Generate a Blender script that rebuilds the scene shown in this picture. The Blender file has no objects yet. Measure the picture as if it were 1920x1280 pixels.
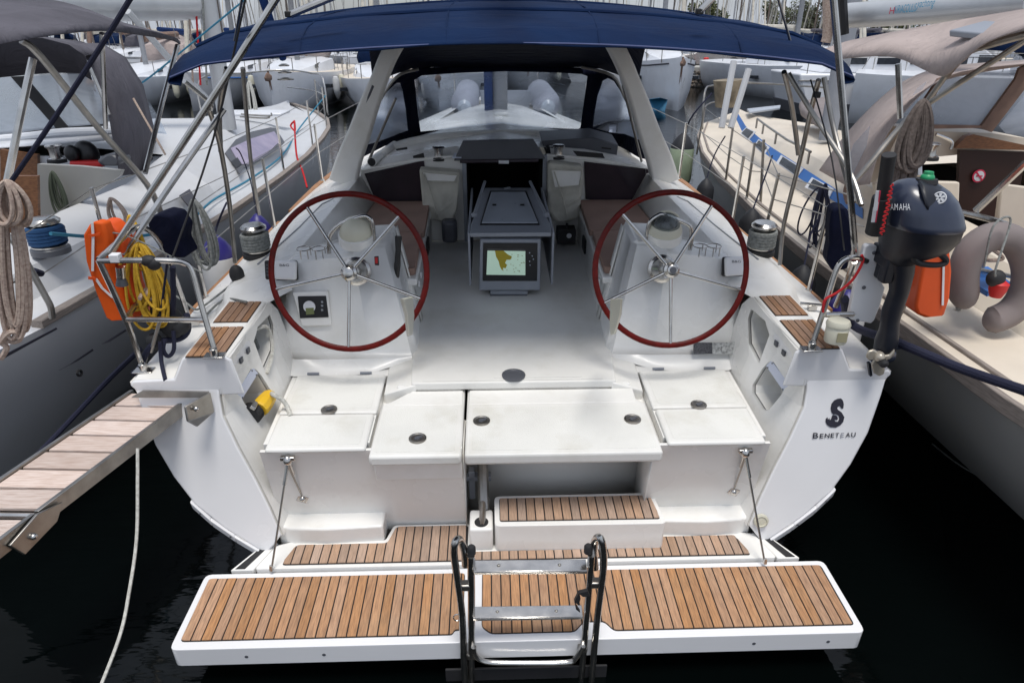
import bpy, math, random
from mathutils import Vector, Matrix, noise
from mathutils.geometry import tessellate_polygon
random.seed(7)
R=math.radians
V=Vector
sc=bpy.context.scene
col=sc.collection
# ------------------------------------------------------------------ camera
FPX=1280.0; HC=2.9; PIT=math.atan(580/1280)
cam=bpy.data.objects.new('camera',bpy.data.cameras.new('camera'))
col.objects.link(cam); cam.data.sensor_width=36; cam.data.lens=36*FPX/1920
cam.data.clip_start=.05; cam.data.clip_end=3000
cam.location=(0,0,HC); cam.rotation_euler=(math.pi/2-PIT,0,0)
sc.camera=cam
# ------------------------------------------------------------------ world, sun, exposure
w=bpy.data.worlds.new('World'); sc.world=w; w.use_nodes=True
nt=w.node_tree; nt.nodes.clear()
N=nt.nodes.new
out=N('ShaderNodeOutputWorld'); bg=N('ShaderNodeBackground'); sky=N('ShaderNodeTexSky')
SUN_EL,SUN_ROT=R(74),R(170)
sky.sky_type='NISHITA'; sky.sun_disc=False; sky.sun_elevation=SUN_EL; sky.sun_rotation=SUN_ROT
sky.air_density=1.2; sky.dust_density=2.0
tc=N('ShaderNodeTexCoord'); mp=N('ShaderNodeMapping'); mp.inputs['Scale'].default_value=(1,1,2.6)
nz=N('ShaderNodeTexNoise'); nz.inputs['Scale'].default_value=2.2; nz.inputs['Detail'].default_value=7
rmp=N('ShaderNodeValToRGB'); rmp.color_ramp.elements[0].position=.36; rmp.color_ramp.elements[1].position=.62
mx=N('ShaderNodeMix'); mx.data_type='RGBA'
L=nt.links.new
L(tc.outputs['Generated'],mp.inputs[0]); L(mp.outputs[0],nz.inputs['Vector']); L(nz.outputs['Fac'],rmp.inputs[0])
mth=N('ShaderNodeMapRange'); mth.inputs['To Min'].default_value=.35; mth.inputs['To Max'].default_value=.95
L(rmp.outputs[0],mth.inputs[0]); L(mth.outputs[0],mx.inputs['Factor'])
L(sky.outputs[0],mx.inputs['A']); mx.inputs['B'].default_value=(7.8,8.5,9.9,1)
L(mx.outputs['Result'],bg.inputs[0]); bg.inputs[1].default_value=.07
L(bg.outputs[0],out.inputs[0])
sl=bpy.data.lights.new('sun','SUN'); sl.energy=2.0; sl.angle=R(20); sl.color=(1,.96,.9)
so=bpy.data.objects.new('sun',sl); col.objects.link(so)
so.rotation_euler=(math.pi/2-SUN_EL,0,R(180)-SUN_ROT)
sc.view_settings.view_transform='Standard'; sc.view_settings.look='None'
sc.view_settings.exposure=0.36; sc.view_settings.gamma=1; sc.view_settings.use_curve_mapping=False
sc.cycles.max_bounces=7; sc.cycles.transparent_max_bounces=16
# ------------------------------------------------------------------ frames
BM=Matrix.Translation((.03,3,0))@Matrix.Rotation(R(1.8),4,'Z')@Matrix.Rotation(R(3.5),4,'X')
BI=BM.inverted()
LM=Matrix.Translation((-4.7,3.0,0)); RM=Matrix.Translation((4.5,2.0,0))
CAM=V((0,0,HC))
def ray(u,v):
    x=(u-960)/FPX; y=(640-v)/FPX; c,s=math.cos(PIT),math.sin(PIT)
    return V((x,c+y*s,-s+y*c))
def P(u,v,x=None,y=None,z=None):          # photo direction met with a plane of our yacht's own frame
    o=BI@CAM; d=BI.to_3x3()@ray(u,v)
    a,val=(0,x) if x is not None else ((1,y) if y is not None else (2,z))
    return BM@(o+d*((val-o[a])/d[a]))
def W(u,v,X=None,Y=None,Z=None):          # the same with a world plane
    d=ray(u,v); a,val=(0,X) if X is not None else ((1,Y) if Y is not None else (2,Z))
    return CAM+d*((val-CAM[a])/d[a])
def PP(u,v,p0,n):                         # general plane given in yacht frame
    o=BI@CAM; d=BI.to_3x3()@ray(u,v); p0=V(p0); n=V(n)
    return BM@(o+d*((p0-o).dot(n)/d.dot(n)))
def B(x,y,z): return BM@V((x,y,z))
def mir(p):
    q=BI@p; q.x=-q.x; return BM@q
# ------------------------------------------------------------------ mesh builder
class G:
    def __init__(s): s.v=[]; s.f=[]
    def add(s,vs,fs):
        n=len(s.v); s.v+=[V(a) for a in vs]; s.f+=[tuple(i+n for i in f) for f in fs]; return s
    def poly(s,pts): return s.add(pts,[tuple(range(len(pts)))])
    def prism(s,pts,vec):
        vec=V(vec); n=len(pts); p=[V(a) for a in pts]
        tri=tessellate_polygon([p])
        nn=sum(((p[b]-p[a]).cross(p[c]-p[a]) for a,b,c in tri),V())
        fl=[tuple(t) for t in tri]
        if n<=4: fl=[tuple(range(n))]
        fs=list(fl)+[tuple(i+n for i in reversed(t)) for t in fl]
        fs+=[(i,i+n,(i+1)%n+n,(i+1)%n) for i in range(n)]
        return s.add(p+[a+vec for a in p],fs)
    def holed(s,outer,holes,vec):          # plate with holes
        loops=[outer]+holes; tri=tessellate_polygon([[V(a) for a in l] for l in loops])
        allp=[V(a) for l in loops for a in l]; n=len(allp); vec=V(vec)
        fs=[tuple(t) for t in tri]+[tuple(i+n for i in reversed(t)) for t in tri]
        k=0
        for l in loops:
            m=len(l)
            for i in range(m): a=k+i; b=k+(i+1)%m; fs.append((a,b,b+n,a+n))
            k+=m
        return s.add(allp+[a+vec for a in allp],fs)
    def holed2(s,outer,holes,f3,vec,step=.055):
        from mathutils.geometry import delaunay_2d_cdt
        def inside(x,y,l):
            r=False
            for i in range(len(l)):
                a,b_=l[i-1],l[i]
                if (a[1]>y)!=(b_[1]>y) and x<(b_[0]-a[0])*(y-a[1])/(b_[1]-a[1])+a[0]: r=not r
            return r
        loops=[outer]+holes; pts=[];ed=[]
        for l in loops:
            k=len(pts); pts+=[V(q) for q in l]; ed+=[(k+i,k+(i+1)%len(l)) for i in range(len(l))]
        x=min(q[0] for q in outer)+step
        while x<max(q[0] for q in outer):
            y=min(q[1] for q in outer)+step
            while y<max(q[1] for q in outer):
                if inside(x,y,outer) and not any(inside(x,y,h) for h in holes): pts.append(V((x,y)))
                y+=step
            x+=step
        res=delaunay_2d_cdt(pts,ed,[],0,1e-5); vv=res[0]; fs=[]
        for f in res[2]:
            cx=sum(vv[i].x for i in f)/3; cy=sum(vv[i].y for i in f)/3
            if inside(cx,cy,outer) and not any(inside(cx,cy,h) for h in holes): fs.append(tuple(f))
        n=len(vv); vec=V(vec); q=[f3(v.x,v.y) for v in vv]
        fs2=fs+[tuple(i+n for i in reversed(t)) for t in fs]
        return s.add(q+[a+vec for a in q],fs2)
    def box(s,c,sx,sy,sz,M=None):
        M=M or Matrix.Identity(3); c=V(c)
        vs=[c+M@V((x*sx/2,y*sy/2,z*sz/2)) for x in(-1,1) for y in(-1,1) for z in(-1,1)]
        return s.add(vs,[(0,1,3,2),(4,6,7,5),(0,4,5,1),(2,3,7,6),(0,2,6,4),(1,5,7,3)])
    def tube(s,pts,r,n=8,closed=False,caps=True,taper=None):
        pts=[V(p) for p in pts]; m=len(pts); up=None; rings=[]
        for i,p in enumerate(pts):
            if closed: t=pts[(i+1)%m]-pts[i-1]
            else: t=pts[min(i+1,m-1)]-pts[max(i-1,0)]
            if t.length<1e-9: t=V((0,0,1))
            t.normalize()
            if up is None: up=V((0,0,1)) if abs(t.z)<.9 else V((1,0,0))
            a=up-t*up.dot(t)
            if a.length<1e-4: a=t.orthogonal()
            a.normalize(); up=a; b=t.cross(a)
            rr=r[i] if isinstance(r,(list,tuple)) else r
            rings.append([p+(a*math.cos(2*math.pi*k/n)+b*math.sin(2*math.pi*k/n))*rr for k in range(n)])
        vs=[q for rg in rings for q in rg]; fs=[]
        for i in range(m if closed else m-1):
            j=(i+1)%m
            for k in range(n): fs.append((i*n+k,i*n+(k+1)%n,j*n+(k+1)%n,j*n+k))
        if caps and not closed: fs+=[tuple(reversed(range(n))),tuple((m-1)*n+k for k in range(n))]
        return s.add(vs,fs)
    def lathe(s,prof,o,ax=(0,0,1),n=20,sq=1.0):
        ax=V(ax).normalized(); a=ax.orthogonal().normalized(); b=ax.cross(a); o=V(o)
        vs=[];fs=[]
        for r,h in prof:
            for k in range(n):
                t=2*math.pi*k/n; vs.append(o+ax*h+(a*math.cos(t)+b*math.sin(t)*sq)*max(r,1e-4))
        for i in range(len(prof)-1):
            for k in range(n): fs.append((i*n+k,i*n+(k+1)%n,(i+1)*n+(k+1)%n,(i+1)*n+k))
        fs+=[tuple(reversed(range(n))),tuple((len(prof)-1)*n+k for k in range(n))]
        return s.add(vs,fs)
    def ell(s,c,rx,ry,rz,M=None,nu=20,nv=12,v0=-90,v1=90):
        M=M or Matrix.Identity(3); c=V(c); vs=[];fs=[]
        for j in range(nv+1):
            ph=R(v0+(v1-v0)*j/nv)
            for k in range(nu):
                t=2*math.pi*k/nu
                vs.append(c+M@V((rx*math.cos(ph)*math.cos(t),ry*math.cos(ph)*math.sin(t),rz*math.sin(ph))))
        for j in range(nv):
            for k in range(nu): fs.append((j*nu+k,j*nu+(k+1)%nu,(j+1)*nu+(k+1)%nu,(j+1)*nu+k))
        fs+=[tuple(reversed(range(nu))),tuple(nv*nu+k for k in range(nu))]
        return s.add(vs,fs)
    def grid(s,rows,closed=False):
        m=len(rows[0]); vs=[q for r in rows for q in r]; fs=[]
        for i in range(len(rows)-1):
            for k in range(m if closed else m-1):
                k2=(k+1)%m; fs.append((i*m+k,i*m+k2,(i+1)*m+k2,(i+1)*m+k))
        return s.add(vs,fs)
def smooth_curve(pts,n=6,closed=False):
    pts=[V(p) for p in pts]; o=[]; m=len(pts)
    rng=range(m) if closed else range(m-1)
    for i in rng:
        if closed: a,b,c,d=pts[i-1],pts[i],pts[(i+1)%m],pts[(i+2)%m]
        else: a,b,c,d=pts[max(i-1,0)],pts[i],pts[i+1],pts[min(i+2,m-1)]
        for k in range(n):
            t=k/n; o.append(.5*((2*b)+(c-a)*t+(2*a-5*b+4*c-d)*t*t+(3*b-a-3*c+d)*t**3))
    if not closed: o.append(pts[-1])
    return o
FR={}
def setp(o,label=None,cat=None,group=None,kind=None):
    if label:o['label']=label
    if cat:o['category']=cat
    if group:o['group']=group
    if kind:o['kind']=kind
def thing(name,label,cat,M,group=None):
    o=bpy.data.objects.new(name,None); col.objects.link(o); o.matrix_world=M; o.empty_display_size=.2
    FR[o.name]=M.inverted(); setp(o,label,cat,group); return o
def emit(name,g,m,parent=None,label=None,cat=None,group=None,kind=None,bev=0,seg=2,solid=0,smooth=True,ang=35,sub=0):
    me=bpy.data.meshes.new(name)
    if parent is not None:
        inv=FR[parent.name]; vs=[inv@p for p in g.v]; loc=None
    else:
        xs=[p.x for p in g.v]; ys=[p.y for p in g.v]; zs=[p.z for p in g.v]
        loc=V(((min(xs)+max(xs))/2,(min(ys)+max(ys))/2,min(zs))); vs=[p-loc for p in g.v]
    me.from_pydata([tuple(p) for p in vs],[],g.f); 
    me.validate(); me.update()
    import bmesh
    bm=bmesh.new(); bm.from_mesh(me); bmesh.ops.recalc_face_normals(bm,faces=bm.faces); bm.to_mesh(me); bm.free()
    me.materials.append(m)
    if smooth:
        me.polygons.foreach_set('use_smooth',[True]*len(me.polygons)); me.set_sharp_from_angle(angle=R(ang))
    o=bpy.data.objects.new(name,me); col.objects.link(o)
    if parent is not None: o.parent=parent; FR[o.name]=FR[parent.name]
    else: o.location=loc; FR[o.name]=Matrix.Translation(loc).inverted()
    if solid:
        k=o.modifiers.new('solid','SOLIDIFY'); k.thickness=solid; k.offset=0
    if sub:
        k=o.modifiers.new('sub','SUBSURF'); k.levels=sub; k.render_levels=sub
    if bev:
        k=o.modifiers.new('bevel','BEVEL'); k.width=bev; k.segments=seg; k.limit_method='ANGLE'; k.angle_limit=R(30)
        if smooth: k.harden_normals=False
    setp(o,label,cat,group,kind); return o
# ------------------------------------------------------------------ materials
def nodemat(name):
    m=bpy.data.materials.new(name); m.use_nodes=True; t=m.node_tree
    return m,t,t.nodes['Principled BSDF'],t.nodes.new,t.links.new
def mat(name,c,rough=.5,metal=0,var=.06,vs=6,bump=0,bs=200,spec=None,c2=None,coat=0,stretch=None,dirt=0,rnd=0,trans=0,detail=4,wrinkle=0):
    m,t,b,n,l=nodemat(name)
    b.inputs['Roughness'].default_value=rough; b.inputs['Metallic'].default_value=metal
    if spec is not None: b.inputs['Specular IOR Level'].default_value=spec
    if coat: b.inputs['Coat Weight'].default_value=coat; b.inputs['Coat Roughness'].default_value=.1
    tc=n('ShaderNodeTexCoord'); mpn=n('ShaderNodeMapping'); l(tc.outputs['Object'],mpn.inputs[0])
    if stretch: mpn.inputs['Scale'].default_value=stretch
    nz=n('ShaderNodeTexNoise'); nz.inputs['Scale'].default_value=vs; nz.inputs['Detail'].default_value=detail
    l(mpn.outputs[0],nz.inputs['Vector'])
    c2=c2 or tuple(max(0,x*(1-var*2.2)) for x in c)
    mx=n('ShaderNodeMix'); mx.data_type='RGBA'; mx.inputs['A'].default_value=(*c2,1); mx.inputs['B'].default_value=(*c,1)
    mr=n('ShaderNodeMapRange'); mr.inputs['From Min'].default_value=.32; mr.inputs['From Max'].default_value=.62
    l(nz.outputs['Fac'],mr.inputs[0]); l(mr.outputs[0],mx.inputs['Factor']); res=mx.outputs['Result']
    if dirt:
        n2=n('ShaderNodeTexNoise'); n2.inputs['Scale'].default_value=2.3; n2.inputs['Detail'].default_value=6; n2.inputs['Roughness'].default_value=.65
        l(tc.outputs['Object'],n2.inputs['Vector'])
        r2=n('ShaderNodeMapRange'); r2.inputs['From Min'].default_value=.5; r2.inputs['From Max'].default_value=.78; r2.inputs['To Max'].default_value=dirt
        l(n2.outputs['Fac'],r2.inputs[0]); m2=n('ShaderNodeMix'); m2.data_type='RGBA'
        l(r2.outputs[0],m2.inputs['Factor']); l(res,m2.inputs['A']); m2.inputs['B'].default_value=(.42,.38,.27,1); res=m2.outputs['Result']
    if rnd:
        oi=n('ShaderNodeObjectInfo'); hs=n('ShaderNodeHueSaturation')
        r3=n('ShaderNodeMapRange'); r3.inputs['To Min'].default_value=1-rnd; r3.inputs['To Max'].default_value=1+rnd
        l(oi.outputs['Random'],r3.inputs[0]); l(r3.outputs[0],hs.inputs['Value'])
        wn=n('ShaderNodeTexWhiteNoise'); wn.noise_dimensions='1D'; l(oi.outputs['Random'],wn.inputs['W'])
        r4=n('ShaderNodeMapRange'); r4.inputs['To Min'].default_value=1-rnd*1.3; r4.inputs['To Max'].default_value=1+rnd*.6
        l(wn.outputs['Value'],r4.inputs[0]); l(r4.outputs[0],hs.inputs['Saturation'])
        l(res,hs.inputs['Color']); res=hs.outputs[0]
    l(res,b.inputs['Base Color'])
    rr=n('ShaderNodeMapRange'); rr.inputs['To Min'].default_value=max(.02,rough-.07); rr.inputs['To Max'].default_value=min(1,rough+.07)
    l(nz.outputs['Fac'],rr.inputs[0]); l(rr.outputs[0],b.inputs['Roughness'])
    if bump:
        n3=n('ShaderNodeTexNoise'); n3.inputs['Scale'].default_value=bs; n3.inputs['Detail'].default_value=3
        l(mpn.outputs[0],n3.inputs['Vector'])
        bp=n('ShaderNodeBump'); bp.inputs['Strength'].default_value=bump; bp.inputs['Distance'].default_value=.003
        l(n3.outputs['Fac'],bp.inputs['Height']); l(bp.outputs[0],b.inputs['Normal'])
    if wrinkle:
        n5=n('ShaderNodeTexNoise'); n5.inputs['Scale'].default_value=3.2; n5.inputs['Detail'].default_value=3; n5.inputs['Distortion'].default_value=1.2
        m5=n('ShaderNodeMapping'); m5.inputs['Scale'].default_value=(1,2.6,1); m5.inputs['Rotation'].default_value=(0,0,.5); l(tc.outputs['Object'],m5.inputs[0]); l(m5.outputs[0],n5.inputs['Vector'])
        b5=n('ShaderNodeBump'); b5.inputs['Strength'].default_value=wrinkle; b5.inputs['Distance'].default_value=.05; l(n5.outputs['Fac'],b5.inputs['Height'])
        if bump: l(b5.outputs[0],bp.inputs['Normal'])
        else: l(b5.outputs[0],b.inputs['Normal'])
    if trans: b.inputs['Transmission Weight'].default_value=trans
    return m
M={}
M['gel']=mat('gelcoat_white',(.86,.85,.82),.28,var=.02,vs=2,dirt=.22,coat=.15)
M['gelnon']=mat('gelcoat_nonskid',(.80,.79,.755),.5,var=.03,vs=3,bump=.35,bs=260,dirt=.32)
M['tread']=mat('moulded_tread_pattern',(.79,.785,.745),.62,var=.04,vs=3,bump=.9,bs=160,dirt=.45)
M['gelclean']=mat('gelcoat_platform',(.83,.83,.84),.25,var=.02,vs=2,coat=.2)
M['teak']=mat('teak',(.50,.265,.13),.62,c2=(.31,.165,.085),vs=20,stretch=(7,.6,7),bump=.6,bs=60,dirt=.22,rnd=.12,detail=7)
M['teak2']=mat('teak_step_pads',(.36,.20,.11),.6,c2=(.25,.13,.07),vs=22,stretch=(7,.7,7),bump=.5,bs=60,rnd=.15,detail=7)  # darker brown teak used on the quarter pads
M['teakg']=mat('teak_inner_platform',(.47,.31,.215),.68,c2=(.34,.23,.16),vs=22,stretch=(7,.7,7),bump=.5,bs=60,rnd=.14,detail=7)
M['teakw']=mat('weathered_gangway_wood',(.66,.55,.49),.75,c2=(.50,.38,.32),vs=14,stretch=(.8,9,9),bump=.7,bs=40,rnd=.14,detail=8)
M['teakrail']=mat('toe_rail_teak',(.42,.21,.09),.5,c2=(.30,.14,.06),vs=15,stretch=(6,.6,6))
M['greyteak']=mat('grey_weathered_rail',(.30,.26,.23),.8,c2=(.2,.17,.15),vs=15,stretch=(8,.6,8))
M['caulk']=mat('black_caulk',(.015,.015,.017),.6)
M['ss']=mat('stainless_steel',(.64,.62,.59),.22,metal=1,var=.1,vs=12)
M['ssd']=mat('dull_stainless',(.40,.38,.35),.38,metal=1,var=.15,vs=10)
M['navy']=mat('navy_canvas',(.005,.019,.064),.9,var=.12,vs=3,bump=.4,bs=500,c2=(.004,.013,.046),spec=.15,wrinkle=.35)
M['navyd']=mat('dodger_navy',(.004,.006,.022),.85,var=.1,vs=6,bump=.3,bs=500,spec=.15,wrinkle=.5)
M['greyc']=mat('grey_canvas',(.12,.115,.135),.9,var=.12,vs=2.5,bump=.5,bs=300,spec=.2,wrinkle=.7)
M['taupe']=mat('taupe_canvas',(.46,.385,.36),.9,var=.08,vs=2.5,bump=.5,bs=300,spec=.2,wrinkle=.6)
M['taupe2']=mat('dark_taupe_fabric',(.24,.205,.2),.85,var=.1,vs=3,bump=.4,bs=300)
M['cream']=mat('cream_deck',(.72,.64,.53),.5,var=.04,vs=3,bump=.2,bs=200,dirt=.12)
M['white']=mat('white_gelcoat_neighbour',(.76,.78,.82),.3,var=.03,vs=2,dirt=.12)
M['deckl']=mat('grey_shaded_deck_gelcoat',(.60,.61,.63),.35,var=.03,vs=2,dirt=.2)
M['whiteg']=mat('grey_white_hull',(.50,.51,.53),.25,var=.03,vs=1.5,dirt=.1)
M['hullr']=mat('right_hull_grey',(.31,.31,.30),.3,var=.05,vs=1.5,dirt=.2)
M['black']=mat('black_plastic',(.012,.012,.014),.4,var=.1)
M['rub']=mat('black_rubber',(.02,.02,.022),.65,var=.1)
M['grey']=mat('grey_plastic',(.28,.30,.34),.4,var=.04)
M['greyd']=mat('dark_grey_plastic',(.09,.095,.11),.4,var=.06)
M['greyl']=mat('light_grey_lid',(.42,.46,.52),.3,var=.03)
M['panel']=mat('pale_panel',(.62,.66,.78),.35,var=.02)
M['smoke']=mat('smoked_acrylic',(.030,.024,.03),.06,var=.25,vs=2,c2=(.05,.035,.045))
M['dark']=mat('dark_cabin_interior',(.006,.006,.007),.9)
M['rim']=mat('varnished_mahogany_rim',(.12,.004,.002),.35,c2=(.075,.003,.001),vs=25,spec=.22)
M['ivory']=mat('ivory_dome',(.66,.64,.52),.35,var=.03)
M['brown']=mat('brown_cushion',(.30,.195,.155),.8,var=.1,vs=4,bump=.3,bs=300)
M['bag']=mat('canvas_rope_bag',(.55,.53,.46),.9,var=.12,vs=6,bump=.6,bs=90,wrinkle=1.0)
M['orange']=mat('orange_lifebuoy',(.72,.10,.010),.6,spec=.25,var=.06,vs=5)
M['orangeR']=mat('reddish_orange_lifebuoy',(.75,.09,.01),.55,var=.06,vs=5)  # slightly redder orange for buoy backs, straps and the starboard buoy
M['yellow']=mat('yellow_plastic',(.85,.52,.03),.4,var=.05)
M['red']=mat('red_paint',(.6,.02,.02),.5)
M['redrope']=mat('red_rope',(.55,.015,.02),.8,bump=1,bs=120)
M['blue']=mat('blue_stripe',(.03,.16,.50),.4,var=.05)
M['bluerope']=mat('blue_rope',(.012,.06,.16),.85,bump=1,bs=120)
M['teal']=mat('teal_rope',(.04,.22,.34),.85,bump=1,bs=120)
M['navyrope']=mat('navy_rope',(.01,.012,.035),.85,bump=1,bs=120)
M['greyrope']=mat('grey_rope',(.26,.27,.26),.9,c2=(.15,.16,.15),vs=60,bump=1,bs=120)
M['beige']=mat('beige_rope',(.50,.40,.33),.9,c2=(.33,.24,.2),vs=70,bump=1,bs=90)
M['brownrope']=mat('brown_rope',(.16,.13,.115),.9,c2=(.09,.07,.06),vs=60,bump=1,bs=90)
M['whiterope']=mat('white_rope',(.62,.61,.56),.9,c2=(.42,.41,.37),vs=60,bump=1,bs=120)
M['yellowrope']=mat('yellow_rope',(.62,.38,.03),.85,c2=(.5,.3,.02),vs=50,bump=1,bs=120)
M['greenrope']=mat('dark_green_rope',(.07,.085,.06),.9,bump=1,bs=120)
M['fend']=mat('fender_white',(.62,.62,.62),.45,dirt=.2)
M['fendb']=mat('fender_blue',(.025,.02,.17),.4)
M['fendg']=mat('fender_green',(.36,.44,.30),.6,var=.1)
M['fendk']=mat('fender_black',(.015,.016,.02),.6)
M['ob']=mat('outboard_blue_grey',(.026,.034,.062),.3,var=.08,vs=4,coat=.3)
M['obd']=mat('outboard_dark',(.010,.012,.020),.45,var=.08)
M['ink']=mat('dark_ink',(.03,.03,.045),.5)
M['decal']=mat('white_decal',(.75,.76,.78),.5)
M['decalb']=mat('blue_lettering',(.05,.35,.55),.5)
M['decalr']=mat('red_lettering',(.6,.03,.08),.5)
M['boom']=mat('aluminium_boom',(.50,.52,.54),.35,metal=.25,var=.04)
M['mast']=mat('aluminium_mast',(.30,.31,.33),.4,metal=.2,var=.06,rnd=.25)
M['mastd']=mat('weathered_mast',(.15,.12,.10),.5,metal=.1,var=.1,rnd=.3)
M['wood']=mat('varnished_cockpit_wood',(.22,.10,.045),.45,c2=(.13,.055,.025),vs=10,stretch=(3,.6,9))
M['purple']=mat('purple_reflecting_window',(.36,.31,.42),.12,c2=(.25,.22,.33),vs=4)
M['sailbag']=mat('brown_sail_cover',(.26,.17,.13),.85,var=.15)
M['sailw']=mat('cream_sail_cover',(.62,.58,.50),.85,var=.1)
M['sailb']=mat('blue_sail_cover',(.01,.035,.13),.85,var=.1,spec=.2)
M['dinghy']=mat('grey_inflatable',(.30,.31,.36),.5,var=.05)
M['stone']=mat('quay_rubble_stone',(.30,.24,.19),.9,c2=(.12,.10,.08),vs=3,bump=1,bs=8,detail=8,rnd=.25)
M['conc']=mat('quay_concrete',(.42,.41,.38),.85,var=.1,vs=3)
M['car']=mat('silver_car_paint',(.42,.40,.39),.25,metal=.5)
M['leaf']=mat('foliage',(.085,.095,.03),.8,c2=(.03,.045,.012),vs=.8,var=.3,rnd=.25)
M['bark']=mat('bark',(.12,.09,.06),.9)
M['glassd']=mat('dark_window_glass',(.03,.035,.045),.08,var=.2)
M['antifoul']=mat('blue_antifouling',(.01,.13,.25),.7,var=.15)
M['bronze']=mat('bronze_prop',(.50,.45,.37),.3,metal=.35,var=.1)
M['label']=mat('label_print',(.5,.51,.5),.5,c2=(.15,.15,.15),vs=60)
# lcd chart screen (a lit screen)
def screen_mat():
    m,t,b,n,l=nodemat('chart_screen')
    b.inputs['Roughness'].default_value=.25
    b.inputs['Base Color'].default_value=(.40,.55,.45,1)
    b.inputs['Emission Color'].default_value=(.40,.55,.45,1); b.inputs['Emission Strength'].default_value=.35
    return m
M['screen']=screen_mat()
def vinyl(name,haze,tint,amt=.5,sc_=5):
    m,t,b,n,l=nodemat(name)
    t.nodes.remove(b); o=t.nodes['Material Output']
    tr=n('ShaderNodeBsdfTransparent'); gl=n('ShaderNodeBsdfGlossy'); df=n('ShaderNodeBsdfDiffuse')
    tr.inputs[0].default_value=(*tint,1); gl.inputs['Roughness'].default_value=.12; df.inputs[0].default_value=(*haze,1)
    gl.inputs[0].default_value=(.9,.93,1,1)
    tc=n('ShaderNodeTexCoord'); mp_=n('ShaderNodeMapping'); mp_.inputs['Scale'].default_value=(1,1,2.4); mp_.inputs['Rotation'].default_value=(0,.6,.2)
    nz=n('ShaderNodeTexNoise'); nz.inputs['Scale'].default_value=sc_; nz.inputs['Detail'].default_value=6; nz.inputs['Distortion'].default_value=.9
    l(tc.outputs['Object'],mp_.inputs[0]); l(mp_.outputs[0],nz.inputs['Vector'])
    r1=n('ShaderNodeMapRange'); r1.inputs['From Min'].default_value=.35; r1.inputs['From Max'].default_value=.72; r1.inputs['To Min'].default_value=amt*.35; r1.inputs['To Max'].default_value=amt
    l(nz.outputs['Fac'],r1.inputs[0])
    m1=n('ShaderNodeMixShader'); l(r1.outputs[0],m1.inputs[0]); l(tr.outputs[0],m1.inputs[1]); l(df.outputs[0],m1.inputs[2])
    lw=n('ShaderNodeFresnel'); lw.inputs[0].default_value=1.45
    bp=n('ShaderNodeBump'); bp.inputs['Strength'].default_value=.12; bp.inputs['Distance'].default_value=.02; l(nz.outputs['Fac'],bp.inputs['Height'])
    l(bp.outputs[0],gl.inputs['Normal']); l(bp.outputs[0],lw.inputs['Normal'])
    m2=n('ShaderNodeMixShader'); l(lw.outputs[0],m2.inputs[0]); l(m1.outputs[0],m2.inputs[1]); l(gl.outputs[0],m2.inputs[2])
    l(m2.outputs[0],o.inputs[0]); return m
M['vinyl']=vinyl('clear_vinyl_window',(.55,.62,.72),(.80,.86,.93),.55,2.0)
M['vinyl2']=vinyl('milky_vinyl_window',(.55,.60,.68),(.85,.88,.92),.72,1.8)
M['glassc']=vinyl('clear_plastic_dome',(.4,.42,.4),(.8,.85,.85),.3,8)
def water_mat():
    m,t,b,n,l=nodemat('sea_water')
    b.inputs['Base Color'].default_value=(.001,.002,.002,1); b.inputs['Roughness'].default_value=.05; b.inputs['IOR'].default_value=1.33; b.inputs['Specular IOR Level'].default_value=.38
    tc=n('ShaderNodeTexCoord'); mp_=n('ShaderNodeMapping'); mp_.inputs['Scale'].default_value=(.55,1.6,1)
    l(tc.outputs['Object'],mp_.inputs[0])
    nz=n('ShaderNodeTexNoise'); nz.inputs['Scale'].default_value=2.4; nz.inputs['Detail'].default_value=4; l(mp_.outputs[0],nz.inputs['Vector'])
    bp=n('ShaderNodeBump'); bp.inputs['Strength'].default_value=.28; bp.inputs['Distance'].default_value=.03
    l(nz.outputs['Fac'],bp.inputs['Height']); l(bp.outputs[0],b.inputs['Normal']); return m
M['water']=water_mat()
# ------------------------------------------------------------------ small helpers
def clip(poly,a,b,ax=0):
    def cut(p,val,sgn):
        o=[]
        for i in range(len(p)):
            q,r=p[i-1],p[i]; iq=sgn*(q[ax]-val)>=0; ir=sgn*(r[ax]-val)>=0
            if iq!=ir:
                t=(val-q[ax])/(r[ax]-q[ax]); o.append((q[0]+(r[0]-q[0])*t,q[1]+(r[1]-q[1])*t))
            if ir:o.append(r)
        return o
    p=cut(poly,a,1); p=cut(p,b,-1) if len(p)>2 else []
    return p
def pxpoly(pts,z): return [tuple((BI@P(u,v,z=z))[:2]) for u,v in pts]
def planks(poly,z,pitch,parent,m,gap=.0035,x0=None,ax=0,under=True):
    xs=[p[ax] for p in poly]; a0=min(xs) if x0 is None else x0; k=math.floor((min(xs)-a0)/pitch)
    if under:
        cx=sum(p[0] for p in poly)/len(poly); cy=sum(p[1] for p in poly)/len(poly)
        emit('caulking',G().prism([B(p[0],p[1],z-.006) for p in poly],BM.to_3x3()@V((0,0,.007))),M['caulk'],parent)
    x=a0+k*pitch
    while x<max(xs):
        a=max(x+gap,min(xs)+.004); b=min(x+pitch-gap,max(xs)-.004)
        if b-a>.006:
            q=clip(poly,a,b,ax)
            o=1-ax
            if len(q)>2:
                lo=min(p[o] for p in q); hi=max(p[o] for p in q)
                q=[tuple((p[i] if i==ax else min(max(p[i],lo),hi)) for i in (0,1)) for p in q]
                q=[(p[0],p[1]+(.005 if p[1]<(lo+hi)/2 else -.005)) if ax==0 else (p[0]+(.005 if p[0]<(lo+hi)/2 else -.005),p[1]) for p in q]
                h=.006+random.uniform(-.0008,.0008)
                emit('plank',G().prism([B(p[0],p[1],z+.0005) for p in q],BM.to_3x3()@V((0,0,h))),m,parent,smooth=False)
        x+=pitch
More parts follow.
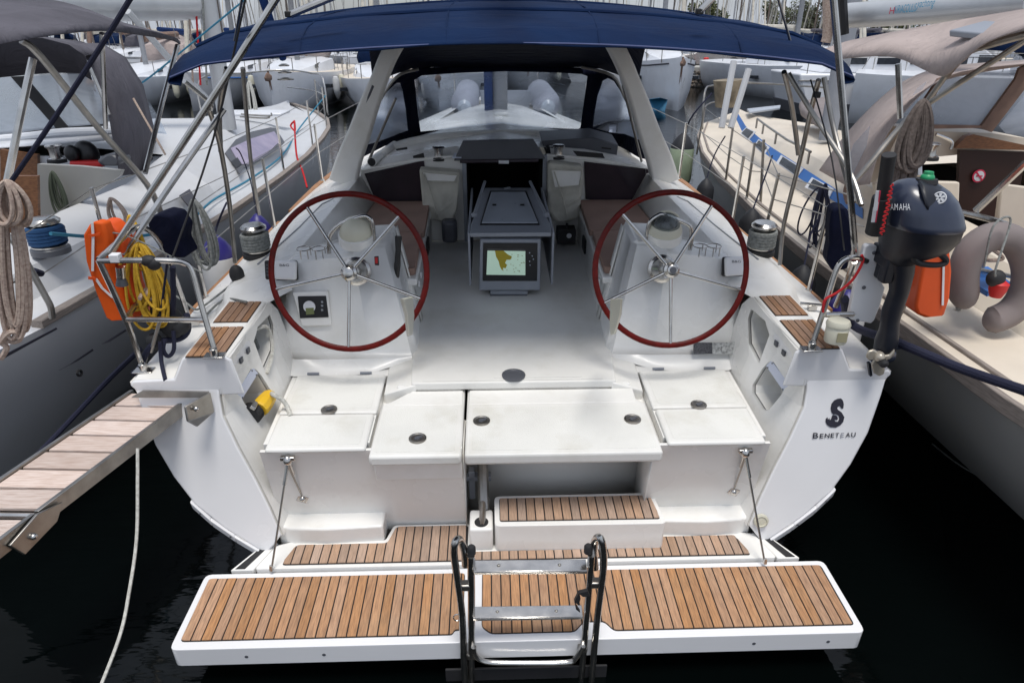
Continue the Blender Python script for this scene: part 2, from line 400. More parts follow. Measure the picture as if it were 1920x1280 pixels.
def text_mesh(s,origin,xd,yd,size,name,m,parent,width=None,ext=.0015,shear=0,bold=0):
    cu=bpy.data.curves.new('t','FONT'); cu.body=s; cu.size=1; cu.extrude=0; cu.shear=shear; cu.offset=bold
    ob=bpy.data.objects.new('t',cu); me=bpy.data.meshes.new_from_object(ob)
    xs=[v.co.x for v in me.vertices]; w_=max(xs)-min(xs); k=size
    kx=(width/w_) if width else k
    xd=V(xd).normalized(); yd=V(yd).normalized(); n=xd.cross(yd).normalized()
    g=G(); g.add([V(origin)+xd*(v.co.x-min(xs))*kx+yd*v.co.y*k+n*ext for v in me.vertices],[tuple(p.vertices) for p in me.polygons])
    bpy.data.objects.remove(ob); bpy.data.meshes.remove(me); bpy.data.curves.remove(cu)
    return emit(name,g,m,parent,smooth=False)
def coil(g,top,h,wd,n,r,side=V((1,0,0)),depth=V((0,1,0)),seed=0,seg=18,sides=6,down=V((0,0,-1)),to=None):
    if to is not None: down=(to-V(top)).normalized(); h=(to-V(top)).length
    rd=random.Random(seed); pts=[]
    for k in range(n):
        hh=h*rd.uniform(.86,1.0); ww=wd*rd.uniform(.55,1.05); of=side*rd.uniform(-.35,.35)*wd+depth*rd.uniform(-.3,.3)*wd
        for i in range(seg):
            t=2*math.pi*i/seg
            p=V(top)+down*(hh*.5*(1-math.cos(t)))+side*(ww*.5*math.sin(t)*(.35+.65*math.sin(t/2)**1.0))+of*math.sin(t/2)
            pts.append(p)
    g.tube(smooth_curve(pts,2),r,sides)
    return g
def rope(pts,r,sag=0,n=8,sides=6):
    g=G(); g.tube(smooth_curve(pts,n),r,sides); return g
def straight(g,a,b,r,n=8): g.tube([a,b],r,n); return g
# ================================================================== SETTING
g=G(); g.add([(-900,-60,0),(900,-60,0),(900,1500,0),(-900,1500,0)],[(0,1,2,3)])
emit('water',g,M['water'],kind='structure')
# ================================================================== OUR YACHT
yacht=thing('sailing_yacht','white yacht seen from astern with twin red-rimmed wheels, teak swim platform and navy bimini','sailing yacht',BM)
Rb0=BM.to_3x3()
def TP(u,v): return PP(u,v,(0,.25,1.25),(0,1,-.25/.95))
def tplane(x,z): return B(x,.25*(z-.3)/.95,z)
# hull shell
tr=[(1.99,1.25),(1.975,1.19),(1.81,1.02),(1.76,.82),(1.69,.62),(1.55,.42),(1.36,.25),(1.0,.10),(.5,.03),(0,.0)]
tr[1]=(1.93,1.14); tr[2]=(1.85,1.02)
def station(y):
    k={0:1,1.2:1,4.2:.975,6:.9,8:.70,10:.42,11.5:.16,12.4:.01}; ks=sorted(k)
    for a,b_ in zip(ks,ks[1:]):
        if a<=y<=b_: f=k[a]+(k[b_]-k[a])*((y-a)/(b_-a)); break
    dz=-.02*y+ (0 if y<6 else -.0*(y-6))
    row=[]
    for x,z in tr:
        zz=z+dz if z>1.2 else z+dz-.08*min(y,4)*(1.25-z)
        row.append((x*f,zz))
    return row
g=G(); rows=[]
for i,y in enumerate([None,.6,1.2,2.5,4.2,5.2,6,7,8,9,10,10.8,11.5,12.4]):
    st=tr if y is None else station(y)
    pts=[(tplane(x,z) if y is None else B(x,y,z)) for x,z in st]
    rows.append(pts+[mir(p) for p in reversed(pts[:-1])])
g.grid(rows); emit('hull',g,M['gel'],yacht,ang=50)
# transom wings (aft faces)
outer=[(247,712),(262,760),(290,835),(325,895),(362,943),(420,990),(500,1040)]
inner=[(528,1003),(505,950),(480,900),(446,838),(418,780),(412,745),(411,712)]
wp=[TP(*p) for p in outer+inner]
th=BM.to_3x3()@V((0,.05,0))
for s in (0,1):
    q=[mir(p) if s else p for p in wp]
    emit('transom_panel',G().prism(q,th),M['gelclean'],yacht,bev=.012,seg=3)
    # rub strip low on the transom edge
    a=[TP(*p) for p in [(357,938),(395,972),(440,1003),(512,1046)]]
    if s:a=[mir(p) for p in a]
    gg=G(); off=BM.to_3x3()@V((0,-.012,0)); dn=BM.to_3x3()@V((0,.01,-.055))
    for p,q2 in zip(a,a[1:]): gg.prism([p+off,q2+off,q2+off+dn,p+off+dn],BM.to_3x3()@V((0,.05,0)))
    emit('rub_strip',gg,M['gelclean'],yacht,bev=.006)
    sc_=G()
    for u,v in [(376,957),(433,1000)]:
        c=TP(u,v); c=mir(c) if s else c
        sc_.ell(c+off*1.3+dn*.2,.006,.004,.006)
    emit('screw',sc_,M['greyd'],yacht)
# name and emblem on the starboard wing
xd=(TP(1603,815)-TP(1523,818)); yd=BM.to_3x3()@V((0,.25,.95)).normalized()
nrm=BM.to_3x3()@V((0,-.95,.25)).normalized()*.004
x0=TP(1523,821)+nrm
wd_=xd.length
fade=mat('faded_ink',(.35,.36,.4),.5)
for ch,a_,c_,sz in (('B',0,.125,.046),('E',.165,.085,.037),('N',.28,.11,.037),('E',.42,.08,.037),('T',.525,.085,.037),('E',.652,.075,.037),('A',.77,.105,.037),('U',.90,.10,.037)):
    text_mesh(ch,x0+xd*a_,xd,yd,sz,'lettering',fade if a_==.652 else M['ink'],yacht,width=wd_*c_,ext=.001,bold=.014)
lg=[(545,425),(556,436),(562,450),(566,470),(562,500),(550,502),(535,480),(522,486),(516,496),(520,508),(550,530),(570,565),(562,600),(540,625),(505,643),(465,640),(440,622),(430,598),(432,578),(444,566),(448,585),(458,572),(463,590),(474,572),(480,552),(492,548),(510,553),(521,568),(520,583),(508,588),(498,582),(500,598),(522,600),(533,580),(528,555),(505,543),(487,545),(475,530),(468,500),(475,465),(495,440),(520,428)]
c0=TP(1440+500/4,640+540/4)
lg3=[TP(1440+u/4,640+v/4)+nrm*.6 for u,v in lg]
emit('seahorse_emblem',G().prism(lg3,nrm*.4),M['ink'],yacht,smooth=False)
# deck, coaming and cockpit mouldings: cross sections along the boat
def cs(y,s,out,inr):
    return [B(s*x,y,z) for x,z in out+inr]
for s in (-1,1):
    secs=[(.245,[(1.985,1.24),(1.97,1.262),(1.76,1.27),(1.695,1.385),(1.675,1.40)],[(1.475,1.40),(1.455,1.385)]),
          (.90,[(1.985,1.255),(1.965,1.272),(1.78,1.29),(1.70,1.385),(1.68,1.40)],[(1.475,1.40),(1.455,1.385)]),
          (1.02,[(1.98,1.26),(1.96,1.275),(1.80,1.31),(1.74,1.41),(1.70,1.425)],[(1.40,1.44),(1.33,1.42)]),
          (1.3,[(1.98,1.26),(1.96,1.275),(1.81,1.31),(1.755,1.42),(1.71,1.44)],[(1.44,1.50),(1.40,1.50)]),
          (1.45,[(1.975,1.26),(1.955,1.275),(1.81,1.31),(1.755,1.42),(1.71,1.44)],[(1.42,1.515),(1.385,1.51)]),
          (2.2,[(1.965,1.235),(1.945,1.26),(1.80,1.31),(1.72,1.43),(1.66,1.47)],[(1.36,1.545),(1.325,1.54)]),
          (3.06,[(1.95,1.21),(1.93,1.24),(1.78,1.30),(1.66,1.44),(1.55,1.50)],[(1.27,1.60),(1.235,1.595)]),
          (4.0,[(1.93,1.19),(1.9,1.21),(1.70,1.25),(1.52,1.34),(1.40,1.45)],[(1.22,1.60),(1.15,1.60)]),
          (6,[(1.77,1.13),(1.74,1.15),(1.5,1.18),(1.2,1.22),(1.1,1.30)],[(.95,1.45),(.9,1.45)]),
          (8,[(1.37,1.1),(1.34,1.12),(1.15,1.14),(.9,1.2),(.8,1.28)],[(.6,1.4),(.55,1.4)]),
          (10.5,[(.6,1.05),(.57,1.07),(.5,1.1),(.4,1.13),(.3,1.14)],[(.15,1.15),(.1,1.15)]),
          (12.3,[(.02,1.0),(.018,1.0),(.015,1.0),(.01,1.0),(.009,1.0)],[(.006,1.0),(.004,1.0)])]
    rows=[cs(y,s,o,i) for y,o,i in secs]
    g=G(); g.grid(rows)
    emit('side_deck',g,M['gel'],yacht,ang=28,bev=.006)
    fa=[(1.992,1.235),(1.972,1.262),(1.76,1.27),(1.695,1.385),(1.675,1.401),(1.475,1.401),(1.448,1.375),(1.42,1.17),(1.93,1.15)]
    emit('quarter_fascia',G().prism([B(s*x,.262,z) for x,z in fa],Rb0@V((0,-.024,0))),M['gelclean'],yacht,bev=.012,seg=3)
    # inner coaming face down to the seat
    g=G(); g.grid([[B(s*x1,y,z1),B(s*x2,y,z2)] for y,x1,z1,x2,z2 in [(1.12,1.40,1.47,1.2,1.33),(1.45,1.385,1.51,1.18,1.33),(2.2,1.325,1.54,1.16,1.33),(3.06,1.235,1.595,1.11,1.33)]])
    emit('coaming_side',g,M['gelnon'],yacht,solid=.01)
    # coaming locker lid groove
    gr=G(); gr.tube([B(s*x,y,z+.004) for x,y,z in [(1.62,1.33,1.463),(1.50,1.95,1.502),(1.44,2.45,1.525),(1.36,2.5,1.548)]],.006,6)
    emit('lid_groove',gr,M['grey'],yacht)
    # inner side wall of the stern well, with cubby and shore power recess
    EDG=[(.396,1.289,.025),(.56,1.341,.068),(.711,1.398,.108),(.895,1.476,.157),(1.063,1.536,.201),(1.161,1.543,.227),(1.25,1.535,.243),(1.395,1.476,.243)]
    def wx(y,z):
        for a,b_ in zip(EDG,EDG[1:]):
            if z<=b_[0]: break
        t=max(0,min(1,(z-a[0])/(b_[0]-a[0]))); ex=a[1]+(b_[1]-a[1])*t; ey=a[2]+(b_[2]-a[2])*t
        k=max(0,min(1,(y-ey)/.50)); k=k*k*(3-2*k)*.6+k*.4; return ex*(1-k)+(1.28+.19*(z-.45))*k
    def wpz(y,z): return B(s*wx(y,z),y,z)
    out_=[(a[2],a[0]) for a in reversed(EDG)]+[(.2,.40),(.9,.86),(1.0,1.0),(1.0,1.30),(.92,1.395)]
    def onwall(u,v):
        q=BI@PP(u,v,(-1.28,0,.45),(1,0,.19))
        for _ in range(12): q=BI@P(u,v,x=-(wx(q.y,q.z)*.7+(-q.x)*.3))
        return BM@q
    h1=[(442,733),(466,692),(475,692),(486,704),(505,735),(506,750),(488,783),(478,784),(455,757)]
    h2=[(479,613),(502,590),(508,608),(509,655),(492,694),(484,672),(472,640)]
    H1=[onwall(*p) for p in h1]; H2=[onwall(*p) for p in h2]
    O=[wpz(y,z) for y,z in out_]
    if s>0: H1=[mir(p) for p in H1]; H2=[mir(p) for p in H2]
    inw=BM.to_3x3()@V((s*.012,0,0))
    # keep wall clear of hole loops by refining outline
    f2=lambda L_:[((BI@p).y,(BI@p).z) for p in L_]
    emit('stern_well_wall',G().holed2(out_,[f2(H1),f2(H2)],lambda y,z:wpz(y,z),-inw),M['gel'],yacht,smooth=False)
    if s<0: print('HOLES',[(round(a,2),round(b,2)) for a,b in f2(H1)],[(round(a,2),round(b,2)) for a,b in f2(H2)])
    for nm_,hh,dp in (('shore_power_recess',H1,.16),('rope_locker_recess',H2,.26)):
        g=G(); dv=BM.to_3x3()@V((s*dp,0,-.01)); c=sum(hh,V())/len(hh)
        rr=[[p+inw*.5 for p in hh],[c+(p-c)*.97+dv for p in hh]]
        g.grid([r+[r[0]] for r in rr]); tri=tessellate_polygon([rr[1]]); n0=len(g.v); g.add(rr[1],[tuple(t) for t in tri])
        emit(nm_,g,M['gelnon'],yacht,smooth=False)
    # recess cover panel, latch plate
    pn=[onwall(*p) for p in [(470.5,689),(480.5,699),(448,752),(438,736)]]
    pn=[mir(p) for p in pn] if s>0 else pn
    po=BM.to_3x3()@V((-s*.006,0,0))
    emit('recess_cover',G().prism([p+po for p in pn],po),M['panel'],yacht,bev=.002)
    sg=G()
    for p in pn: 
        c=sum(pn,V())/4; sg.ell(c+(p-c)*.8+po*2.2,.003,.005,.005)
    emit('screw',sg,M['greyd'],yacht)
    pl=[(432,688),(435,672),(458,640),(464,638),(467,644),(463,655),(441,688),(436,693)]
    pl=[onwall(*p) for p in pl]; pl=[mir(p) for p in pl] if s>0 else pl
    lp=emit('latch_plate',G().prism([p for p in pl],po*2.2),M['gelclean'],yacht,bev=.004)
    for u,v in [(459,657),(446,675)]:
        c=onwall(u,v); c=mir(c) if s>0 else c
        emit('latch',G().box(c+po*3,.012,.035,.03,BM.to_3x3()),M['greyd'],lp,bev=.002)
# teak step pads on both quarters
padA=[(344,669),(408,669),(447,613),(392,614)]; padB=[(400,605),(456,604),(484,566),(428,567)]
for nm_,pd in (('a',padA),('b',padB)):
    for s in (-1,1):
        q=pxpoly(pd,1.402); ys=[p[1] for p in q]; xs=[p[0] for p in q]
        x0,x1,y0,y1=-1.668,-1.478,min(ys),max(ys)
        if s>0: x0,x1=1.478,1.668
        pad=emit('step_pad',G().box(B((x0+x1)/2,(y0+y1)/2,1.400),x1-x0,y1-y0,.004,BM.to_3x3()),M['caulk'],yacht)
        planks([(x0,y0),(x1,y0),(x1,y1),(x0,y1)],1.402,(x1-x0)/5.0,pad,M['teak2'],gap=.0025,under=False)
# locker lids and benches of the stern well
def slab(name,pts,z,t,m=None,bev=.014,parent=yacht):
    return emit(name,G().prism([B(x,y,z) for x,y in pts],BM.to_3x3()@V((0,0,-t))),m or M['gel'],parent,bev=bev,seg=3)
def tread(pts,z,parent,d=.035):
    cx=sum(q[0] for q in pts)/len(pts); cy=sum(q[1] for q in pts)/len(pts); hx=max(abs(q[0]-cx) for q in pts); hy=max(abs(q[1]-cy) for q in pts)
    ins=[(cx+(x-cx)*(1-d/hx),cy+(y-cy)*(1-d/hy)) for x,y in pts]
    return emit('tread_panel',G().prism([B(x,y,z) for x,y in rnd(ins,.02)],BM.to_3x3()@V((0,0,.0016))),M['tread'],parent,smooth=False)
def rnd(poly,r=.03,n=3):
    o=[];m=len(poly)
    for i in range(m):
        a,b_,c=V((*poly[i-1],0)),V((*poly[i],0)),V((*poly[(i+1)%m],0))
        d1=(a-b_);d2=(c-b_); k=min(r,d1.length*.45,d2.length*.45); d1.normalize(); d2.normalize(); p0=b_+d1*k;p2=b_+d2*k
        for t in [j/n for j in range(n+1)]:
            p=p0*(1-t)**2+b_*2*t*(1-t)+p2*t*t; o.append((p.x,p.y))
    return o
def latch_ring(x,y,z,parent,r=.045):
    g=G(); g.lathe([(r,0),(r,.006),(r*.8,.009),(r*.72,.005),(.0,.005)],B(x,y,z),BM.to_3x3()@V((0,0,1)),24); o=emit('ring_latch',g,M['ssd'],parent)
    g=G(); g.box(B(x+.004,y,z+.0075),r*.9,r*.35,.006,BM.to_3x3()@Matrix.Rotation(.5,3,'Z')); g.lathe([(r*.3,.005),(r*.28,.01),(0,.01)],B(x,y,z),BM.to_3x3()@V((0,0,1)),12)
    emit('latch_bolt',g,M['greyd'],o)
for s in (-1,1):
    def X(a): return a if s<0 else -a
    f=(lambda l:l) if s<0 else (lambda l:[(-x,y) for x,y in reversed(l)])
    slab('bench_base',f([(-1.33,.13),(-.70,.13),(-.70,.86),(-1.35,.86)]),.868,.05,bev=.0)
    slab('bench_base',f([(-1.33,.13),(-.778,.13),(-.778,.84),(-1.35,.84)]),.929,.055,bev=.0)
    ld=slab('locker_lid',f([(-1.315,.385),(-.775,.385),(-.775,.80),(-1.315,.80)]),.952,.022,M['gelnon'])
    fr=slab('bench_front',f([(-1.30,.05),(-.785,.05),(-.785,.375),(-1.31,.375)]),.952,.03,M['gelnon'])
    tread(f([(-1.315,.385),(-.775,.385),(-.775,.80),(-1.315,.80)]),.9523,ld); tread(f([(-1.30,.05),(-.785,.05),(-.785,.375),(-1.31,.375)]),.9523,fr)
    hg=G()
    for xx in (-1.22,-.9): hg.box(B(X(xx),.812,.954),.07,.012,.012,BM.to_3x3())
    emit('lid_hinge',hg,M['grey'],ld)
    px=(617,768) if s<0 else (1310,759)
    q=BI@P(*px,z=.955); latch_ring(q.x,q.y,.954,ld)
    slab('bench_corner',f([(-.88,.805),(-.755,.79),(-.68,.87),(-.66,.96),(-.88,.96)]),.946,.06,bev=.004)
    # wall below (leans forward towards its foot) and ledge
    x0,x1=(-1.33,-.29) if s<0 else (.72,1.33)
    g=G(); g.prism([B(x0,.062,.93),B(x1,.062,.93),B(x1,.19,.27),B(x0,.19,.27)],BM.to_3x3()@V((0,.02,0)))
    emit('bench_riser',g,M['gel'],yacht)
    lx=[(-1.345,.22),(-.74,.22),(-.74,.05),(-1.05,.035),(-1.24,.045),(-1.32,.07)]
    slab('ledge',f(lx),.425,.14,bev=.012)
    g=G(); g.prism([B(X(-.765),.60,.93),B(X(-.765),.86,.965),B(X(-.575),.95,.992),B(X(-.575),.60,.992)],BM.to_3x3()@V((0,0,-.3)))
    emit('sole_corner',g,M['gelnon'],yacht,bev=.008)
# hatches over the recess
hl=slab('aft_hatch',[(-.765,0),(-.29,0),(-.29,.66),(-.575,.66),(-.73,.50),(-.765,.48)],.935,.065,M['gelnon'],bev=.016)
hc=slab('aft_hatch',[(-.275,0),(.75,0),(.75,.46),(.72,.50),(.575,.66),(-.275,.66)],.935,.065,M['gelnon'],bev=.016)
tread([(-.765,0),(-.29,0),(-.29,.46),(-.72,.46),(-.765,.44)],.9353,hl); tread([(-.275,0),(.75,0),(.75,.44),(.73,.46),(-.275,.46)],.9353,hc)
for h,(a,b_) in ((hl,(-.70,-.30)),(hc,(-.262,.70))):
    g=G(); g.prism([B(a,.47,.9365),B(b_,.47,.9365),B(b_,.60,.950),B(max(a,-.6),.60,.950)],BM.to_3x3()@V((0,0,-.012))); emit('hatch_ramp',g,M['gelnon'],h,bev=.005)
    g=G(); g.box(B((a+b_)/2,.632,.953),b_-a-.02,.035,.035,BM.to_3x3()); emit('hatch_back_lip',g,M['gel'],h,bev=.01)
for (u,v),h in (((783,822),hl),((903,789),hc),((1186,786),hc)):
    q=BI@P(u,v,z=.938); latch_ring(q.x,q.y,.937,h,.047)
hg=G()
for xx in (-.53,-.35,.1,.45): hg.box(B(xx,.668,.985),.07,.012,.01,BM.to_3x3())
emit('hatch_hinge',hg,M['grey'],hl)
# lip below left hatch
g=G(); g.prism([B(-.75,.055,.86),B(-.29,.055,.86),B(-.29,.075,.735),B(-.75,.075,.735)],BM.to_3x3()@V((0,-.018,0))); emit('hatch_apron',g,M['gel'],yacht,bev=.008)
# central recess under the hatch
g=G()
g.grid([[B(-.285,.36,.9),B(-.285,.36,.25)],[B(.72,.36,.9),B(.72,.36,.25)]])
g.grid([[B(-.285,.06,.9),B(-.285,.16,.25)],[B(-.285,.37,.9),B(-.285,.37,.25)]]); g.grid([[B(.715,.06,.9),B(.715,.16,.25)],[B(.715,.37,.9),B(.715,.37,.25)]])
g.grid([[B(-.29,.0,.26),B(.72,.0,.26)],[B(-.29,.37,.26),B(.72,.37,.26)]])
emit('recess_lining',g,M['gelnon'],yacht,solid=.006)
# folding platform ram
rm=emit('platform_ram',G().tube([P(905,868,y=.30),P(906,905,y=.22),P(908,955,y=.12)],.032,10),M['ssd'],yacht)
g=G(); g.tube([P(906,940,y=.14),P(904,985,y=-.0)],.018,10); emit('ram_rod',g,M['ss'],rm)
g=G(); g.box(P(893,893,y=.30),.17,.05,.03,BM.to_3x3()); g.box(P(885,905,y=.30),.035,.05,.2,BM.to_3x3()); emit('ram_bracket',g,M['grey'],rm,bev=.004)
# sole
sole=slab('cockpit_sole',[(-.60,.605),(.60,.605),(.66,1.3),(.66,3.06),(-.66,3.06),(-.66,1.3)],1.0,.05,M['gelnon'],bev=.01)
slab('sole_panel',[(-.54,.62),(.525,.62),(.55,2.9),(-.55,2.9)],1.004,.003,M['gelnon'],bev=.0)
slab('sole_panel',[(-.12,.64),(.40,.64),(.40,1.7),(-.12,1.7)],1.008,.003,M['gelnon'],bev=.0)
g=G(); q=BI@P(963,706,z=1.0); g.lathe([(.07,0),(.07,.006),(.055,.009),(.05,.004),(0,.004)],B(q.x,q.y,1.009),BM.to_3x3()@V((0,0,1)),24); emit('floor_drain',g,M['greyd'],yacht)
# swim platform, inner step panel, folding aft panel
def rnd(poly,r=.03,n=3):
    o=[];m=len(poly)
    for i in range(m):
        a,b_,c=V((*poly[i-1],0)),V((*poly[i],0)),V((*poly[(i+1)%m],0))
        d1=(a-b_);d2=(c-b_); k=min(r,d1.length*.45,d2.length*.45); d1.normalize(); d2.normalize(); p0=b_+d1*k;p2=b_+d2*k
        for t in [j/n for j in range(n+1)]:
            p=p0*(1-t)**2+b_*2*t*(1-t)+p2*t*t; o.append((p.x,p.y))
    return o
plat=emit('swim_platform',G().prism([B(x,y,.300) for x,y in rnd([(-1.66,-.612),(1.66,-.612),(1.655,-.150),(-1.655,-.150)],.035)],BM.to_3x3()@V((0,0,-.115))),M['gelclean'],yacht,bev=.018,seg=3)
PT=.0490
tk=rnd([(-1.625,-.570),(-.335,-.570),(-.325,-.545),(-.285,-.545),(-.285,-.183),(-1.625,-.183)],.022)
planks(tk,.301,PT,plat,M['teak'],x0=-1.625)
tk=rnd([(-.195,-.53),(-.150,-.570),(.255,-.570),(.305,-.515),(.405,-.515),(.445,-.570),(1.625,-.570),(1.625,-.183),(-.195,-.183)],.02)
planks(tk,.301,PT,plat,M['teak'],x0=-.195)
g=G()
for u in (466,611,1410,1547):
    q=BI@P(u,1246 if u<1000 else 1221,y=-.613); g.lathe([(.009,-.004),(.009,.002),(.006,.003),(0,.001)],B(q.x,-.611,.24),BM.to_3x3()@V((0,-1,0)),12)
emit('platform_plug',g,M['greyd'],plat)
ip=emit('inner_platform',G().prism([B(x,y,.318) for x,y in rnd([(-1.40,-.140),(1.40,-.140),(1.335,.045),(1.22,.06),(.80,.10),(.75,-.02),(-.25,.0),(-.27,.17),(-.70,.17),(-.735,.05),(-1.23,.06),(-1.33,.03)],.02)],BM.to_3x3()@V((0,0,-.06))),M['gel'],yacht,bev=.006)
tk=rnd([(-1.265,-.118),(-.275,-.118),(-.275,.155),(-.685,.155),(-.72,.028),(-1.22,.028)],.022)
planks(tk,.320,PT,ip,M['teakg'],x0=-1.265)
tk=rnd([(-.245,-.118),(1.265,-.118),(1.22,.034),(.79,.034),(.765,-.05),(-.245,-.05)],.015)
planks(tk,.320,PT,ip,M['teakg'],x0=-.245)
for s in (-1,1):
    g=G(); g.prism([B(s*1.53,-.135,.31),B(s*1.41,-.135,.31),B(s*1.33,.06,.31),B(s*1.40,.07,.31)],BM.to_3x3()@V((0,0,-.04))); emit('platform_arm',g,M['gel'],yacht,bev=.006)
    g=G(); g.prism([B(s*1.505,-.13,.3115),B(s*1.455,-.13,.3115),B(s*1.375,.03,.3115),B(s*1.40,.045,.3115)],BM.to_3x3()@V((0,0,.002))); emit('arm_slot',g,M['rub'],yacht)
st=emit('platform_step',G().prism([B(x,y,.50) for x,y in rnd([(-.125,-.05),(.80,-.055),(.775,.195),(-.125,.19)],.03)],BM.to_3x3()@V((0,0,-.185))),M['gel'],yacht,bev=.012,seg=3)
planks(rnd([(-.098,-.018),(.772,-.022),(.752,.172),(-.098,.168)],.015),.501,PT,st,M['teakg'],x0=-.098)
g=G(); g.prism([B(-.262,-.04,.47),B(-.135,-.04,.47),B(-.135,.12,.47),B(-.262,.12,.47)],BM.to_3x3()@V((0,0,-.155))); emit('step_lug',g,M['gel'],st,bev=.014,seg=3)
g=G(); g.lathe([(.038,0),(.038,.004),(0,.004)],B(-.197,.015,.469),BM.to_3x3()@V((0,0,1)),20); emit('ram_socket',g,M['rub'],st)
# black pad plate and boarding ladder
g=G(); g.box(P(987,1262,y=-.617),.79,.012,.10,BM.to_3x3()); emit('ladder_plate',g,M['rub'],yacht,bev=.003)
lad=emit('boarding_ladder',G().tube(smooth_curve([P(u,v,y=-.64) for u,v in [(874,1300),(870,1240),(866,1150),(856,1075),(851,1035),(854,1015)]]+[P(u,v,y=-.60) for u,v in [(862,1011),(870,1030),(873,1060)]],4),.0165,12),M['ss'],yacht)
emit('ladder_hoop',G().tube(smooth_curve([P(u,v,y=-.64) for u,v in [(1107,1300),(1112,1240),(1121,1150),(1131,1070),(1131,1030),(1125,1008)]]+[P(u,v,y=-.60) for u,v in [(1116,1012),(1113,1035),(1116,1065)]],4),.0165,12),M['ss'],lad)
ry=-.625
emit('ladder_rail',G().tube([P(883,1042,y=ry),P(884,1120,y=ry),P(884,1290,y=ry)],.0165,12),M['ss'],lad)
emit('ladder_rail',G().tube([P(1109,1040,y=ry),P(1103,1120,y=ry),P(1088,1290,y=ry)],.0165,12),M['ss'],lad)
for a in [(884,1030),(883,1052),(1103,1028),(1111,1048)]:
    emit('rail_cap',G().lathe([(.019,-.02),(.019,.012),(.012,.022),(0,.022)],P(*a,y=-.61),BM.to_3x3()@V((0,0,1)),14),M['rub'],lad)
for (u0,v0,u1,v1) in [(888,1071,1101,1069),(887,1158,1093,1155)]:
    a=P(u0,v0,y=ry-.02); b_=P(u1,v1,y=ry-.02); dd=BM.to_3x3()@V((0,.055,.012)); tt=BM.to_3x3()@V((0,.008,-.022))
    g=G(); g.prism([a,b_,b_+dd,a+dd],V((0,0,-.006))); g.prism([a,b_,b_+tt,a+tt],BM.to_3x3()@V((0,-.006,0)))
    stp=emit('ladder_step',g,M['ss'],lad,bev=.002)
    for f_ in (.22,.76): emit('step_bolt',G().ell(a.lerp(b_,f_)+dd*.5+V((0,0,.002)),.008,.006,.004),M['ssd'],stp)
emit('ladder_foot_rung',G().tube(smooth_curve([P(u,v,y=ry-.02) for u,v in [(888,1212),(892,1228),(908,1239),(950,1242),(1060,1241),(1080,1232),(1093,1210)]],4),.0125,10),M['ss'],lad)
for u,v in [(872,1097),(1118,1092),(885,1226),(1092,1213)]:
  emit('ladder_clamp',G().box(P(u,v,y=-.62),.07 if u<900 and v<1100 or u>1110 else .045,.04,.035,BM.to_3x3()),M['ssd'],lad,bev=.006)
g=G(); pts=[P(u,v,y=-.66) for u,v in [(1102,1108),(1085,1112),(1077,1128),(1080,1142)]]
for a,b_ in zip(pts,pts[1:]): g.prism([a,b_,b_+V((.02,0,-.02)),a+V((.01,0,-.03))],V((0,.02,0)))
emit('ladder_strap',g,M['rub'],lad)
g=G(); g.tube([P(857+7*math.cos(t),1157+6*math.sin(t),y=-.63) for t in [i*.52 for i in range(12)]],.003,6,closed=True); emit('cotter_ring',g,M['ss'],lad)
# platform wires
for (a,b_,c) in (((540,862),(509,1068),(568,933)),((1397,848),(1434,1055),(1375,920))):
    ya=.045
    A=P(*a,y=ya); Bq=P(*b_,z=.325); Cq=P(*c,y=.14)
    wr=emit('platform_wire',G().tube([A,Bq],.0055,8).tube([A+V((0,-.01,-.03)),Cq],.005,8),M['ssd'],yacht)
    emit('wire_terminal',G().tube([A,A.lerp(Bq,.22)],.010,8).tube([A,A.lerp(Cq,.35)],.010,8).lathe([(.012,0),(.008,.03)],Bq,(0,0,1),8),M['ss'],wr)
    g=G(); g.box(A+BM.to_3x3()@V((0,.0,.012)),.075,.025,.022,BM.to_3x3()); g.ell(A,.026,.03,.03); emit('wire_bracket',g,M['ss'],wr,bev=.004)
    g=G(); g.box(Cq,.06,.02,.05,BM.to_3x3()@Matrix.Rotation(.4,3,'Y')); g.ell(Cq,.02,.026,.02); emit('wire_shackle',g,M['ss'],wr,bev=.005)
g=G(); q=TP(1425,972)+BM.to_3x3()@V((0,-.012,0)); g.lathe([(.04,0),(.04,.012),(.03,.016),(.028,.01),(.012,.012),(0,.012)],q,BM.to_3x3()@V((-.1,-.98,.2)),20); emit('socket_cap',g,M['ivory'],yacht)
